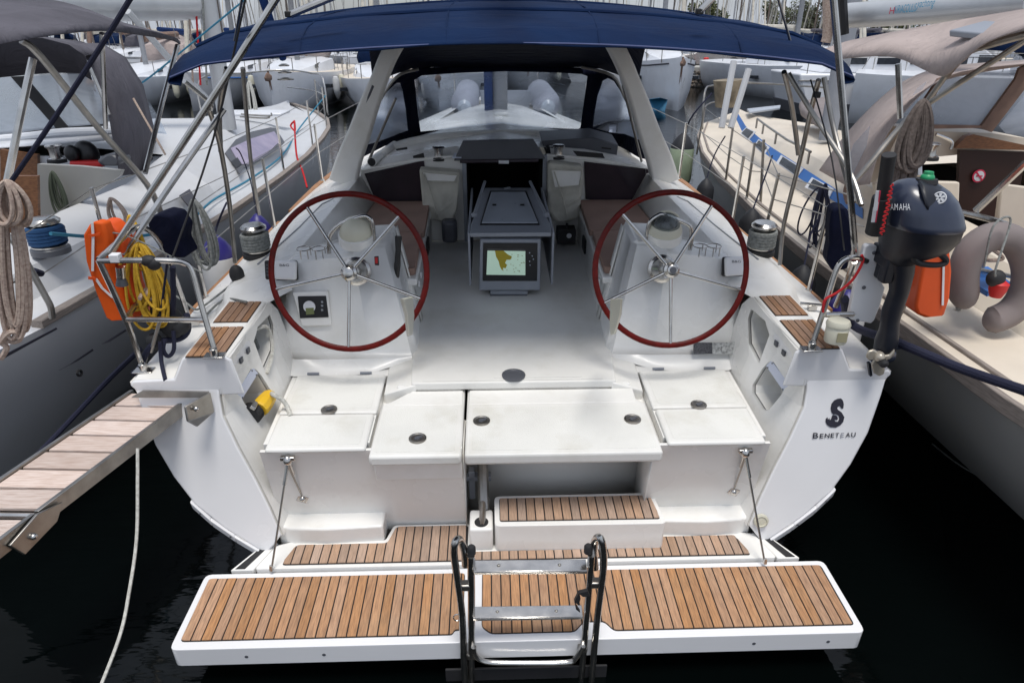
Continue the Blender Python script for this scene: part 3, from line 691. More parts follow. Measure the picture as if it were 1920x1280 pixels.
# ---------------------------------------------------------------- steering pedestals
for s in (-1,1):
    def X(a): return -s*a*1.0  # a given for the left side (negative)
    # section profile from inboard side to outboard, at foot and at top
    def q(x,y,z): return B(x if s<0 else -x,y,z)
    top=[(-.745,1.48,1.66),(-.735,1.16,1.655),(-.765,1.115,1.65),(-.95,1.10,1.64),(-.96,1.10,1.60),(-1.15,1.10,1.585),(-1.34,1.10,1.555),(-1.42,1.12,1.49)]
    foot=[(-.625,1.48,.99),(-.600,1.02,.99),(-.63,.945,.99),(-.88,.925,.99),(-1.0,.925,.99),(-1.15,.925,.99),(-1.36,.93,.99),(-1.46,.99,1.0)]
    toe=[(-.615,1.48,.985),(-.590,1.00,.985),(-.625,.915,.982),(-.88,.83,.938),(-1.0,.815,.936),(-1.15,.812,.936),(-1.34,.812,.936),(-1.42,.84,.94)]
    low=[tuple(f*.88+t*.12 for f,t in zip(a,b_)) for a,b_ in zip(foot,top)]
    tin=[(-.77,1.48,1.675),(-.765,1.18,1.672),(-.785,1.14,1.668),(-.94,1.13,1.66),(-.955,1.13,1.61),(-1.15,1.14,1.595),(-1.34,1.14,1.565),(-1.42,1.14,1.50)]
    tback=[(-.77,1.50,1.675),(-.77,1.5,1.675),(-.785,1.5,1.668),(-.94,1.5,1.66),(-.96,1.45,1.60),(-1.15,1.40,1.58),(-1.34,1.36,1.56),(-1.42,1.3,1.50)]
    g=G(); g.grid([[q(*p) for p in r] for r in (toe,foot,low,top,tin,tback)])
    ped=emit('steering_pedestal',g,M['gel'],yacht,ang=50,bev=.018,seg=3)
    g=G(); bk=[(-.76,1.5,1.675),(-1.36,1.36,1.545),(-1.36,1.36,1.3),(-.66,1.5,1.3)]
    g.poly([q(*p) for p in bk]); g.poly([q(-.735,1.42,1.66),q(-.735,1.5,1.66),q(-.61,1.5,1.0),q(-.61,1.42,1.0)]); emit('pedestal_back',g,M['gelnon'],ped,solid=.006)
    # compass
    cu,cv=((669,462) if s<0 else (1246,452))
    c=P(cu,cv,y=1.16); cl=BI@c; c=B(cl.x,1.2,1.69)
    up=BM.to_3x3()@V((0,-.25,.97))
    cp=emit('compass_base',G().lathe([(.115,-.03),(.112,.025),(.095,.032)],c,up,28),M['gel'],yacht)
    rotm=up.to_track_quat('Z','Y').to_matrix()
    if s<0:
        g=G(); g.ell(c+up*.03,.100,.100,.105,rotm,28,8,0,90); g.lathe([(.103,.022),(.103,.034)],c,up,28); emit('compass_cover',g,M['ivory'],cp)
    else:
        g=G(); g.lathe([(.108,.02),(.108,.045),(.088,.075),(.075,.078)],c,up,28); emit('compass_collar',g,M['ivory'],cp)
        emit('compass_bowl',G().ell(c+up*.05,.078,.078,.085,rotm,24,8,0,88),M['glassd'],cp)
        emit('compass_dome',G().ell(c+up*.045,.092,.092,.102,rotm,28,8,5,90),M['glassc'],cp)
        emit('compass_hood',G().tube([c+up*.05+rotm@V((.094*math.cos(t),.02,.10*math.sin(t))) for t in [math.pi*i/14 for i in range(15)]],.008,8),M['ivory'],cp)
    # grab rail loop
    if s<0: lp=[(617,478),(617,455),(620,440),(636,422),(668,409),(684,405),(695,412),(699,425),(701,452)]
    else: lp=[(1215,452),(1215,430),(1220,415),(1234,404),(1246,403),(1288,420),(1296,432),(1296,452),(1292,475)]
    g=G(); g.tube(smooth_curve([P(u,v,y=1.17) for u,v in lp],4),.0135,12); gr_=emit('grab_rail',g,M['ss'],yacht)
    # cup holders
    for k,u in enumerate((570,598) if s<0 else (1313,1339)):
        c=P(u,466 if s<0 else 461,y=1.14); g=G()
        g.tube([c+BM.to_3x3()@V((.043*math.cos(t),.043*math.sin(t),0)) for t in [i*math.pi/8 for i in range(16)]],.0035,6,closed=True)
        for t in (-1.9,-.9,.9): 
            a=c+BM.to_3x3()@V((.043*math.cos(t),.043*math.sin(t),0)); g.tube([a,a+BM.to_3x3()@V((0,0,-.055))],.0035,6)
        emit('cup_holder',g,M['ss'],ped)
# instrument pods
Rb=BM.to_3x3()
def onped(u,v,y=1.03): return P(u,v,y=y)
tilt=Rb@Matrix.Rotation(R(-20),3,'X')
for (u,v,txt) in ((536,506,1),(1378,499,1)):
    c=onped(u,v,1.05); g=G(); g.box(c,.13,.045,.115,tilt@Matrix.Rotation(R(3 if u<960 else -3),3,'Y')); ins=emit('instrument_cover',g,M['gelclean'],yacht,bev=.012,seg=3)
    g=G(); g.box(c+tilt@V((.0 if u<960 else -.008,.016,-.003)),.136,.03,.12,tilt); emit('instrument_bezel',g,M['black'],ins,bev=.012)
    text_mesh('B&G',c+tilt@V((-.028,-.0235,.022)),tilt@V((1,0,0)),tilt@V((0,0,1)),.02,'lettering',M['ink'],ins,width=.055)
g=G(); g.box(onped(508,506,1.06),.07,.025,.115,tilt); rk=emit('remote_keypad',g,M['black'],yacht,bev=.01)
g=G()
for i in range(4):
    for j in range(3): g.box(onped(508,506,1.06)+tilt@V((-.018+j*.018,-.0135,.03-i*.02)),.011,.004,.011,tilt)
emit('keypad_button',g,M['greyd'],rk)
# engine panel (left pedestal)
def quadbox(px,y,t,m,name,parent,bev=.004):
    pts=[P(u,v,y=y) for u,v in px]; return emit(name,G().prism(pts,Rb@V((0,t,0))),m,parent,bev=bev)
def pedp(u,v,o=0): return PP(u,v,(0,.915-o,1.0),(0,1,-.27))
def pq(px,o,t,m,name,parent,bev=.003):
    return emit(name,G().prism([pedp(u,v,o) for u,v in px],Rb@V((0,t,-.0))),m,parent,bev=bev)
ep=pq([(548,549),(614,546),(621,610),(566,612)],.012,.03,M['gel'],'engine_panel_frame',yacht,.006)
pq([(558,556),(611,555),(616,595),(562,597)],.018,.02,M['black'],'engine_panel',ep)
c=pedp(580,575,.022); g=G(); g.lathe([(.036,-.004),(.036,.003),(.033,.004),(0,.003)],c,Rb@V((0,-1,.27)),24); emit('tachometer',g,M['decal'],ep)
pq([(573,578),(588,577),(589,589),(574,590)],.028,.004,mat('lcd_olive',(.17,.20,.08),.3),'tacho_display',ep,0)
for v in (566,573,581): emit('panel_button',G().box(pedp(604,v,.02),.012,.004,.012,Rb),M['grey'],ep)
sw=pq([(700.5,480),(710,480),(711,498),(701.5,498)],-.02,.01,M['black'],'bow_thruster_switch',yacht)
pq([(703,483),(708,483),(708,494),(703.5,494)],-.014,.004,M['red'],'rocker',sw,0)
# throttle lever
g=G(); g.tube([P(743,520,y=1.12),P(745,495,y=1.12),P(748,470,y=1.12)],[.018,.02,.012],10); thr=emit('throttle_base',g,M['black'],yacht)
emit('throttle_handle',G().tube([P(743,500,y=1.08),P(746,470,y=1.10),P(747,443,y=1.12)],[.013,.016,.022],10),M['rub'],thr)
# ivory vents on the inboard sides of the pedestals
for pts in ([(748,560),(768,556),(772,590),(769,628),(762,630),(757,590)],[(1148,560),(1168,560),(1166,590),(1155,626),(1148,628),(1146,600)]):
    sgn=-1 if pts[0][0]<960 else 1
    pv=[PP(u,v,(sgn*.612,0,1.02),(1,0,sgn*.20)) for u,v in pts]
    emit('side_pocket',G().prism(pv,Rb@V((-sgn*.010,0,0))),M['ivory'],yacht,bev=.004)
# builder's plate on the starboard bench back
lb=emit('builder_plate',G().prism([PP(u,v,(0,.86,.97),(0,1,-.45)) for u,v in [(1300,642),(1335,642),(1335,663),(1300,664)]],Rb@V((0,-.004,.002))),mat('plate_black',(.03,.03,.035),.4,c2=(.12,.12,.13),vs=120),yacht)
emit('plate_print',G().prism([PP(u,v,(0,.86,.97),(0,1,-.45)) for u,v in [(1335.5,642),(1377,641),(1375,664),(1335.5,663)]],Rb@V((0,-.004,.002))),M['label'],lb)
# ---------------------------------------------------------------- steering wheels
def wheel(cu,cv,spokes,boss_dark):
    c=P(cu,cv,y=.80); n=(CAM-c).normalized()
    n=(Rb@V((0,-math.cos(R(20)),math.sin(R(20))))).normalized()
    rx=n.cross(V((0,0,1))).normalized()*-1; ry=rx.cross(n)*-1
    if ry.z<0: ry=-ry
    if rx.x<0: rx=-rx
    Rr=.436
    pts=[c+rx*Rr*math.cos(t)+ry*Rr*math.sin(t) for t in [2*math.pi*i/64 for i in range(64)]]
    g=G(); 
    rings=[]
    for i,p in enumerate(pts):
        rad=(p-c).normalized(); rings.append([p+rad*.017*math.cos(a)+n*.014*math.sin(a) for a in [2*math.pi*k/10 for k in range(10)]])
    g.grid(rings+[rings[0]],closed=True); wh=emit('steering_wheel',g,M['rim'],yacht)
    for sp in spokes:
        d=(rx*math.cos(R(sp))+ry*math.sin(R(sp)))
        emit('spoke',G().tube([c+d*.03,c+d*(Rr-.01)],.0095,10),M['ss'],wh)
    g=G(); g.lathe([(.052,-.14),(.052,-.11),(.035,-.10),(.03,-.02),(.045,-.015),(.048,.0),(.045,.02),(.032,.03),(.03,.045),(.02,.05),(0,.05)],c,n,24); emit('wheel_hub',g,M['ss'],wh)
    if boss_dark:
        g=G(); g.lathe([(.020,.0505),(.018,.056),(0,.056)],c,n,16); emit('hub_cap',g,M['greyd'],wh)
    g=G(); g.lathe([(.085,-.235),(.085,-.20),(.07,-.19),(.05,-.10)],c,n,24); emit('steering_shaft',g,M['ss'],wh)
    # joint marks of the rim
wheel(655,511,[47,121,192,267,339],False)
wheel(1258,506,[58,132,206,271,344],True)
# ---------------------------------------------------------------- cockpit seats, cushions
for s in (-1,1):
    g=G(); g.prism([B(s*x,y,1.325) for x,y in [(.62,1.40),(.64,3.06),(1.22,3.06),(1.28,1.40)]],Rb@V((0,0,-.05))); seat=emit('cockpit_seat',g,M['gel'],yacht,bev=.012)
    g=G(); g.prism([B(s*.655,1.40,1.28),B(s*.655,3.06,1.28),B(s*.655,3.06,.99),B(s*.62,1.40,.99)],Rb@V((s*.02,0,0))); emit('seat_front',g,M['gelnon'],yacht)
    g=G(); g.box(B(s*.648,2.55,1.14),.02,.16,.12,Rb); emit('stern_speaker',g,M['black'],yacht,bev=.01)
    gl=G(); 
    for y_ in (1.62,1.78): gl.box(B(s*.632,y_,1.20),.014,.03,.045,Rb)
    emit('seat_latch',gl,M['gelclean'],yacht,bev=.004)
for s,l1,l2 in ((-1,'brown cockpit seat cushion behind the left wheel','brown cockpit seat cushion at the front left below the rope bag'),(1,'brown cockpit seat cushion behind the right wheel','brown cockpit seat cushion at the front right below the smoked window')):
    for (ya,yb,lab) in ((1.45,2.2,l1),(2.215,3.03,l2)):
        g=G(); g.prism([B(s*x,y,1.328) for x,y in rnd([(.635,ya),(.655,yb),(1.13,yb),(1.17,ya)],.03)],Rb@V((0,0,.05)))
        emit('seat_cushion',g,M['brown'],None,lab,'cushion','brown seat cushions in the cockpit',bev=.014,seg=3)
# ---------------------------------------------------------------- bulkhead, companionway, coachroof
yb_=3.08
for s in (-1,1):
    g=G(); g.prism([B(s*.36,yb_,1.0),B(s*.36,yb_,1.76),B(s*.72,yb_,1.74),B(s*1.24,yb_,1.64),B(s*1.24,yb_,1.3),B(s*.66,yb_,1.0)],Rb@V((0,.05,0))); bk=emit('cabin_bulkhead',g,M['gelnon'],yacht)
    px=[(683,326),(795,301),(805,385),(710,391)] if s<0 else [(1095,303),(1219,318),(1190,385),(1098,374)]
    quadbox(px,yb_-.012,.01,M['smoke'],'bulkhead_window',bk,.004)
    g=G(); g.box(B(s*.345,yb_-.02,1.38),.035,.05,.76,Rb); emit('companionway_post',g,M['grey'],yacht,bev=.004)
g=G(); g.prism([B(-.33,yb_,1.0),B(.33,yb_,1.0),B(.33,yb_,1.08),B(-.33,yb_,1.08)],Rb@V((0,.05,0))); emit('companionway_sill',g,M['gelnon'],yacht)
g=G(); g.box(B(0,3.65,1.38),.66,1.1,.02,Rb)
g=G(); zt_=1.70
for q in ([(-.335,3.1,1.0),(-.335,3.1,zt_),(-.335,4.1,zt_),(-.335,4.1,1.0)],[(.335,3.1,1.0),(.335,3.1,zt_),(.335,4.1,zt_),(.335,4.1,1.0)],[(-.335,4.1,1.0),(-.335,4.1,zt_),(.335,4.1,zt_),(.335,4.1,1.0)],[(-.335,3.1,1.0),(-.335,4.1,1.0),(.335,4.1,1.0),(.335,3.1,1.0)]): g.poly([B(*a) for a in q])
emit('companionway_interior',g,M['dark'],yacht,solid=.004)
# coachroof (deck house) forward
def crow(y,hw,zc,ze,zs): return [B(-hw-.05,y,zs),B(-hw,y,ze),B(-hw*.6,y,(ze+zc)/2+.02),B(0,y,zc),B(hw*.6,y,(ze+zc)/2+.02),B(hw,y,ze),B(hw+.05,y,zs)]
rows=[crow(3.06,1.22,1.745,1.64,1.30),crow(3.3,1.20,1.80,1.66,1.3),crow(4.2,1.12,1.78,1.62,1.2),crow(5.2,1.02,1.72,1.52,1.15),crow(6.5,.88,1.62,1.42,1.1),crow(8,.62,1.45,1.3,1.0),crow(9.2,.35,1.2,1.15,.9)]
# leave the hatch slot in the middle of the first strips
g=G(); g.grid(rows[1:]); 
g.grid([[r[0],r[1],r[2]] for r in rows[:2]]); g.grid([[r[4],r[5],r[6]] for r in rows[:2]])
g.grid([[rows[0][2],B(-.40,3.06,1.745)],[rows[1][2],B(-.40,3.3,1.79)]]); g.grid([[B(.40,3.06,1.745),rows[0][4]],[B(.40,3.3,1.79),rows[1][4]]])
emit('coachroof',g,M['gel'],yacht,ang=40)
# moulded coaming in front of the dodger window
g=G(); g.tube(smooth_curve([P(u,v,y=4.0-.0008*abs(u-950)**1.05) for u,v in [(705,300),(745,275),(800,262),(860,256),(950,252),(1040,254),(1100,262),(1150,280),(1200,305)]],4),.045,10); emit('dodger_coaming',g,M['gel'],yacht)
# sliding hatch garage
sh=quadbox([(851,302),(868,265),(1000,262),(1023,298)],3.02,.05,M['greyd'],'hatch_garage',yacht)
g=G(); g.prism([P(862,300,y=3.0),P(1010,298,y=3.0),P(992,264,y=3.9),P(873,266,y=3.9)],Rb@V((0,0,-.03))); emit('sliding_hatch',g,M['smoke'],yacht,bev=.008)
g=G(); g.tube([P(866,283,y=3.35),P(1003,281,y=3.35)],.012,8); emit('hatch_trim',g,M['grey'],yacht)
for px in ([(848,297),(865,297),(871,272),(859,272)],[(1000,272),(1008,272),(1019,293),(1008,294)]):
    g=G(); g.prism([P(u,v,y=3.0+(297-v)*.02) for u,v in px],Rb@V((0,0,.008))); emit('hatch_side_rail',g,M['panel'],yacht,bev=.003)
g=G(); g.tube([P(935,304,y=2.99),P(954,304,y=2.99)],.015,8); emit('hatch_handle',g,M['decal'],yacht)
# pockets in coachroof aft edge
for px in ([(774,293),(794,287),(796,296),(775,297)],[(1074,283),(1130,288),(1134,297),(1082,293)],[(742,280),(763,276),(764,280),(744,283)],[(1128,276),(1146,278),(1146,281),(1128,279)]):
    quadbox(px,3.035 if px[0][1]>281 else 3.2,.01,M['rub'],'roof_pocket',yacht,.0)
g=G(); g.tube([P(697,304,y=3.1),P(740,272,y=3.9)],.04,12); tb=emit('mainsheet_tube',g,M['gel'],yacht)
emit('tube_end',G().ell(P(697,304,y=3.1),.035,.012,.035),M['rub'],tb)
# rope clutches and deck winches
def winch(c,r,parent,up=None,rope_m=None,base_m=None,name='winch',hh=1.0,rl=1.0):
    up=up or (Rb@V((0,0,1)))
    wn=emit(name,G().lathe([(r*1.15,0),(r*1.15,r*.35),(r*1.0,r*.5),(r*.72,r*.6)],c,up,24),base_m or M['rub'],parent)
    emit('winch_drum',G().lathe([(r*1.02,r*.42*hh),(r*1.04,r*.52*hh),(r*.72,r*.62*hh),(r*.66,r*1.2*hh),(r*.75,r*1.7*hh)],c,up,24),M['ss'],wn)
    emit('winch_top',G().lathe([(r*.8,r*1.7*hh),(r*.98,r*1.8*hh),(r*1.0,r*1.95*hh),(r*.8,r*2.1*hh),(r*.3,r*2.12*hh),(0,r*2.12*hh)],c,up,24),M['ss'],wn)
    if rope_m:
        a=up.orthogonal().normalized(); b_=up.cross(a); pts=[]
        for i in range(5*14):
            t=i/14*2*math.pi; hgt=r*(.66+ (i/70)*1.0*hh); rad=r*(.98+.06*math.sin(i*.9))
            pts.append(c+up*hgt+(a*math.cos(t)+b_*math.sin(t))*rad)
        emit('winch_turns',G().tube(pts,r*.17*rl,6),rope_m,wn)
    return wn
wl=winch(P(823,300,y=3.12),.055,yacht); wr=winch(P(1047,297,y=3.12),.055,yacht)
g=G(); 
for i in range(5): g.box(P(845+i*4,288,y=3.35),.03,.10,.09,Rb); 
emit('rope_clutch',g,M['black'],yacht,bev=.006)
g=G(); g.box(P(1030,285,y=3.3),.06,.10,.10,Rb); g.box(P(1077,270,y=3.5),.08,.06,.05,Rb); g.ell(P(1112,272,y=3.5),.03,.03,.03); emit('rope_clutch',g,M['black'],yacht,bev=.006)
winch(P(484,480,z=1.44),.083,yacht,rope_m=M['greyrope'],name='primary_winch',hh=1.25,rl=1.2); winch(P(1424,475,z=1.44),.083,yacht,rope_m=M['greyrope'],name='primary_winch',hh=1.25,rl=1.2)
# rope pockets hanging on the bulkhead either side of the companionway
for px,fr,lab in (([(786,318),(862,324),(857,395),(850,413),(828,416),(803,412),(793,395)],[(790,322),(858,328),(852,341),(800,340)],'left'),([(1028,305),(1094,312),(1094,345),(1086,410),(1062,418),(1036,414),(1027,395)],[(1033,318),(1090,320),(1086,348),(1040,352)],'right')):
    c=(sum(p[0] for p in px)/len(px),sum(p[1] for p in px)/len(px))
    bp=quadbox(px,2.90,.13,M['bag'],'rope_pocket',yacht,.05); bp.modifiers['bevel'].segments=5
    quadbox(fr,2.885,.012,M['gelnon'],'pocket_mesh',bp,0)
    g=G(); g.tube([P(u,v,y=2.88) for u,v in fr+[fr[0]]],.006,6)
    a=fr[0];b2=fr[1]
    g.tube([P(a[0]+6,a[1]+4,y=2.88),P(a[0]+22,a[1]+52,y=2.88),P(a[0]+30,a[1]+86,y=2.89)],.006,6)
    emit('pocket_hem',g,M['bag'],bp)
    g=G(); c2=P(c[0]+10,c[1]-30,y=2.97); coil(g,c2,.22,.12,3,.008,seed=4); emit('rope_tail',g,M['beige'],bp)
# dark sheet bag under left pocket, shoes / box right
# cockpit table
tb=quadbox([(889,343),(893,352),(914,352),(1003,352),(1020,343),(1037,430),(880,430)],2.0,.02,M['grey'],'x',yacht) if False else None
def sl(pts,z,t,m,name,parent,bev=.006): return emit(name,G().prism([P(u,v,z=z) for u,v in pts],Rb@V((0,0,-t))),m,parent,bev=bev)
zt=1.50
tab=sl([(909,352),(996,352),(1032,420),(1034,436),(881,437),(883,420)],zt,.03,M['grey'],'cockpit_table',yacht)
sl([(919,357.5),(987,357.5),(1012,421),(900,421)],zt+.006,.006,M['black'],'lid_gasket',tab,.002)
tl=sl([(921,359.5),(985,359.5),(1009,417),(903,417)],zt+.014,.008,M['greyl'],'table_lid',tab,.004)
g=G()
for u in (927,979): g.box(P(u,384,z=zt+.018),.03,.03,.006,Rb)
emit('lid_catch',g,M['black'],tl)
g=G(); g.lathe([(.035,0),(.035,.01),(.02,.012),(0,.012)],P(951,354,z=zt+.01),Rb@V((0,0,1)),16,sq=.5); emit('lid_knob',g,M['grey'],tab)
for a,b_ in (((909,341),(889,403)),((994,341),(1024,403))):
    g=G(); g.tube([P(*a,z=zt+.10),P(*b_,z=zt+.06)],.013,8); g.ell(P(*b_,z=zt+.05),.022,.022,.022); emit('table_edge_rail',g,M['grey'],tab)
    m_=-1 if a[0]<950 else 1
    g=G(); x_=(BI@P(881 if m_<0 else 1036,437,z=zt)).x
    yA=(BI@P(883,437,z=zt)).y; yB=(BI@P(909,352,z=zt)).y
    g.prism([B(x_,yA,zt+.0),B(x_,yB,zt),B(x_,yB-.05,zt-.36),B(x_,yA+.0,zt-.40)],Rb@V((m_*.016,0,0))); emit('table_leaf',g,M['grey'],tab,bev=.004)
yA=(BI@P(883,437,z=zt)).y; yB=(BI@P(909,352,z=zt)).y
g=G(); g.box(B(.02,(yA+yB)/2+.05,1.24),.36,(yB-yA)*.8,.47,Rb); emit('table_pedestal',g,M['greyd'],tab,bev=.01)
def fp(px,y,t,m,name,parent,bev=.004): return quadbox(px,y,t,m,name,parent,bev)
yf=yA+.0
fp([(900,449),(1014,449),(1013,545),(898,545)],yf-.01,.10,M['grey'],'plotter_housing',tab,.01)
pl=fp([(906,456),(1008,456),(1007,527),(905,527)],yf-.018,.01,M['black'],'chart_plotter',tab,.003)
scr=fp([(914,470),(985,471),(985,516),(912,515)],yf-.020,.002,M['screen'],'plotter_screen',tab,0)
land=[(928,470),(944,470),(952,477),(960,481),(957,487),(950,487),(947,493),(951,497),(948,503),(943,502),(944,508),(940,505),(937,499),(935,490),(930,481)]
fp(land,yf-.0212,.001,mat('chart_yellow',(.55,.42,.02),.4),'chart_land',tab,0)
g=G()
rd=random.Random(3)
for i in range(22): g.box(P(rd.uniform(950,983),rd.uniform(476,512),y=yf-.0212),.008,.001,.004,Rb)
emit('chart_islands',g,mat('chart_olive',(.30,.30,.10),.4),tab)
fp([(914,466),(985,467),(985,470),(914,469.5)],yf-.0212,.001,M['glassd'],'screen_header',tab,0)
g=G()
for u,v in ((993,474),(998,480),(1000,486),(993,490),(994,497)): g.ell(P(u,v,y=yf-.02),.005,.003,.005)
emit('plotter_button',g,M['greyl'],tab)
fp([(918,546),(990,546),(987,570),(921,569)],yf+.02,.06,M['greyd'],'table_light',tab,.006)
fp([(919,545),(990,545),(989,552),(920,552)],yf+.012,.05,M['grey'],'light_ledge',tab,.004)
g=G(); g.tube([P(950+7*math.sin(t),558+8*math.cos(t)*1.0,y=yf+.01) for t in [-1.6+i*.4 for i in range(9)]],.006,6); emit('light_handle',g,M['rub'],tab)
# ---------------------------------------------------------------- arch
def solidsweep(pts,wd,tk,name,m,bev=.01):
    g=G(); rings=[]
    for i,p in enumerate(pts):
        t=(pts[min(i+1,len(pts)-1)]-pts[max(i-1,0)]).normalized(); a=t.cross(Rb@V((0,1,0))).normalized(); b2=t.cross(a).normalized()
        w_=wd[i]; rings.append([p+a*w_/2*sx+b2*tk/2*sy for sx,sy in((-1,-1),(1,-1),(1,1),(-1,1))])
    g.grid(rings,closed=True); g.poly(rings[0]); g.poly(rings[-1]); return emit(name,g,m,yacht,bev=bev,seg=3)
for s in (-1,1):
    c=[(645,338,3.0),(655,300,2.95),(674,250,2.85),(695,190,2.75),(715,140,2.65),(728,108,2.6),(748,72,2.6)] if s<0 else [(1246,338,3.0),(1236,300,2.95),(1217,250,2.85),(1197,190,2.75),(1178,140,2.65),(1164,108,2.6),(1146,73,2.6)]
    pts=smooth_curve([P(u,v,y=y) for u,v,y in c],3); n_=len(pts)
    ar=solidsweep(pts,[.23-.11*min(1,i/(n_*.6)) for i in range(n_)],.14,'cockpit_arch',M['gelnon'],.02)
    a,b_=((700,160),(672,230)) if s<0 else ((1187,122),(1226,230))
    g=G(); g.tube([P(*a,y=2.62),P(*b_,y=2.78)],.012,8); emit('arch_strip',g,M['greyd'],ar)
solidsweep([P(758,68,y=2.6),P(950,64,y=2.6),P(1138,69,y=2.6)],[.12,.12,.12],.14,'cockpit_arch_beam',M['gelnon'],.02)
# ---------------------------------------------------------------- dodger
def yd_(u,v=0):
    d=abs(u-948); return 4.5 if d<150 else max(3.3,4.5-1.2*((d-150)/120)**1.3)
def DP(u,v): return P(u,v,y=yd_(u))
def fan(pts,n=1):
    o=[]
    for i in range(len(pts)):
        a,b_=pts[i],pts[(i+1)%len(pts)]; k=max(1,int(max(abs(a[0]-b_[0]),abs(a[1]-b_[1]))/18))
        for j in range(k): o.append((a[0]+(b_[0]-a[0])*j/k,a[1]+(b_[1]-a[1])*j/k))
    return o
outl=[(668,300),(680,262),(700,208),(722,168),(745,142),(780,128),(950,122),(1115,128),(1145,142),(1168,168),(1195,225),(1222,300),(1200,296),(1165,276),(1112,252),(1040,246),(950,246),(860,248),(787,254),(720,274)]
winC=[(788,247),(783,215),(779,175),(776,150),(790,142),(860,137),(950,134),(1040,136),(1090,139),(1102,143),(1100,160),(1094,200),(1088,240),(1084,242),(1040,241),(950,239),(860,241)]
winL=[(688,272),(694,240),(706,205),(722,175),(742,156),(752,155),(757,170),(763,205),(767,245),(745,253),(715,265)]
winR=[(1109,240),(1112,215),(1118,180),(1128,152),(1140,146),(1152,152),(1170,180),(1190,220),(1207,262),(1195,262),(1170,252),(1140,248)]
from mathutils.geometry import delaunay_2d_cdt
def curved(poly,holes,off,name,m,parent,solid=.004):
    loops=[fan(poly)]+[fan(h) for h in holes]; pts=[];edges=[]
    for l in loops:
        k=len(pts); pts+=l; edges+=[(k+i,k+(i+1)%len(l)) for i in range(len(l))]
    # grid fill points
    us=[p[0] for p in poly]; vs=[p[1] for p in poly]
    def inside(x,y,l):
        r=False
        for i in range(len(l)):
            a,b_=l[i-1],l[i]
            if (a[1]>y)!=(b_[1]>y) and x<(b_[0]-a[0])*(y-a[1])/(b_[1]-a[1])+a[0]: r=not r
        return r
    u=min(us)
    while u<max(us):
        v=min(vs)
        while v<max(vs):
            if inside(u,v,poly) and not any(inside(u,v,h) for h in holes): pts.append((u,v))
            v+=17
        u+=17
    res=delaunay_2d_cdt([V(p) for p in pts],edges,[],0,1e-4)
    vv,ff=res[0],res[2]; fs=[]
    for f in ff:
        cx=sum(vv[i].x for i in f)/3; cy=sum(vv[i].y for i in f)/3
        if inside(cx,cy,poly) and not any(inside(cx,cy,h) for h in holes): fs.append(tuple(f))
    g=G(); g.add([DP(v.x,v.y)+Rb@V((0,off,0)) for v in vv],fs); return emit(name,g,m,parent,solid=solid,ang=60)
dod=curved(outl,[winC,winL,winR],0,'dodger',M['navyd'],yacht,.012)
for wn_ in (winC,winL,winR): curved([((u-948)*1.0+948,v) for u,v in wn_],[],.01,'dodger_window',M['vinyl'] if wn_ is winC else M['vinyl2'],dod,0)
rows=[]
for k in range(9):
    f=k/8; row=[]
    for j in range(15):
        h=j/14; u=700+h*496; uu=abs(u-948)/248
        v_top=126+18*max(0,(uu-.6)/.4)**2*2; p0=DP(u,min(v_top,210)); a=BI@p0
        p1=B(a.x*(1-.28*f*max(0,uu-.5)),a.y+(2.5-a.y)*f,a.z+(2.72-a.z)*f**.8+.05*math.sin(math.pi*f)); row.append(p1)
    rows.append(row)
emit('dodger_roof',G().grid(rows),M['navyd'],dod,solid=.004)
g=G(); g.tube(smooth_curve([P(u,v,y=3.25) for u,v in [(673,300),(684,262),(703,210),(725,168),(750,140),(785,130)]],4),.012,8); emit('dodger_hoop',g,M['ssd'],dod); g=G(); g.tube(smooth_curve([P(u,v,y=3.25) for u,v in [(1218,300),(1205,262),(1190,222),(1170,180),(1148,142),(1090,126)]],4),.012,8); emit('dodger_hoop',g,M['ssd'],dod)
for a,b_ in (((742,185),(692,300)),((1168,160),(1203,303))):
    g=G(); g.tube([P(*a,y=2.95),P(*b_,y=3.12)],.011,8); emit('dodger_strut',g,M['ssd'],dod)
# roof cushion / rolled cover right of the hatch
g=G(); g.prism([P(u,v,y=3.7) for u,v in [(1010,246),(1105,240),(1148,252),(1145,275),(1090,276),(1020,272)]],Rb@V((0,-.35,-.02))); emit('folded_cover',g,M['greyd'],None,'dark grey folded cover lying on the coachroof right of the sliding hatch','folded cover',bev=.03,seg=3)
# ---------------------------------------------------------------- bimini
def bz(x,y):
    ks=[(.5,2.822,.105,1.56),(.62,2.880,.12,1.58),(.85,2.92,.135,1.62),(1.2,2.955,.14,1.63),(1.6,2.965,.14,1.60),(2.1,2.955,.13,1.53),(2.7,2.90,.13,1.42),(3.2,2.82,.13,1.28)]
    for a,b_ in zip(ks,ks[1:]):
        if a[0]<=y<=b_[0]:
            t=(y-a[0])/(b_[0]-a[0]); zc,k,hw=[a[i]+(b_[i]-a[i])*t for i in (1,2,3)]; break
    q=abs(x); return B(x*hw,y,zc-k*q**2.0-.035*max(0,q-.9)/.1)
rows=[]
rd=random.Random(5)
for y in [.5,.52,.55,.62,.72,.85,1.0,1.2,1.4,1.6,1.85,2.1,2.4,2.7,3.0,3.2]:
    row=[]
    for i in range(41):
        x=-1+2*i/40; p=bz(x,y)
        wr_=.010*noise.noise(V((x*5,y*3,2)))+(.012*math.sin(x*40)*max(0,abs(x)-.6) if .8<y<1.8 else 0)
        # hollow between hoops
        wr_-=.03*math.sin(math.pi*min(1,max(0,(y-.5)/1.1)))**2*(0) 
        row.append(p+V((0,0,wr_)))
    rows.append(row)
bim=emit('bimini',G().grid(rows),M['navy'],yacht,solid=.006,ang=60)
g=G(); g.tube([bz(-1+2*i/40,.505)+V((0,0,.004)) for i in range(41)],.0035,6); emit('bimini_piping',g,mat('navy_piping',(.10,.12,.25),.7),bim)
g=G()
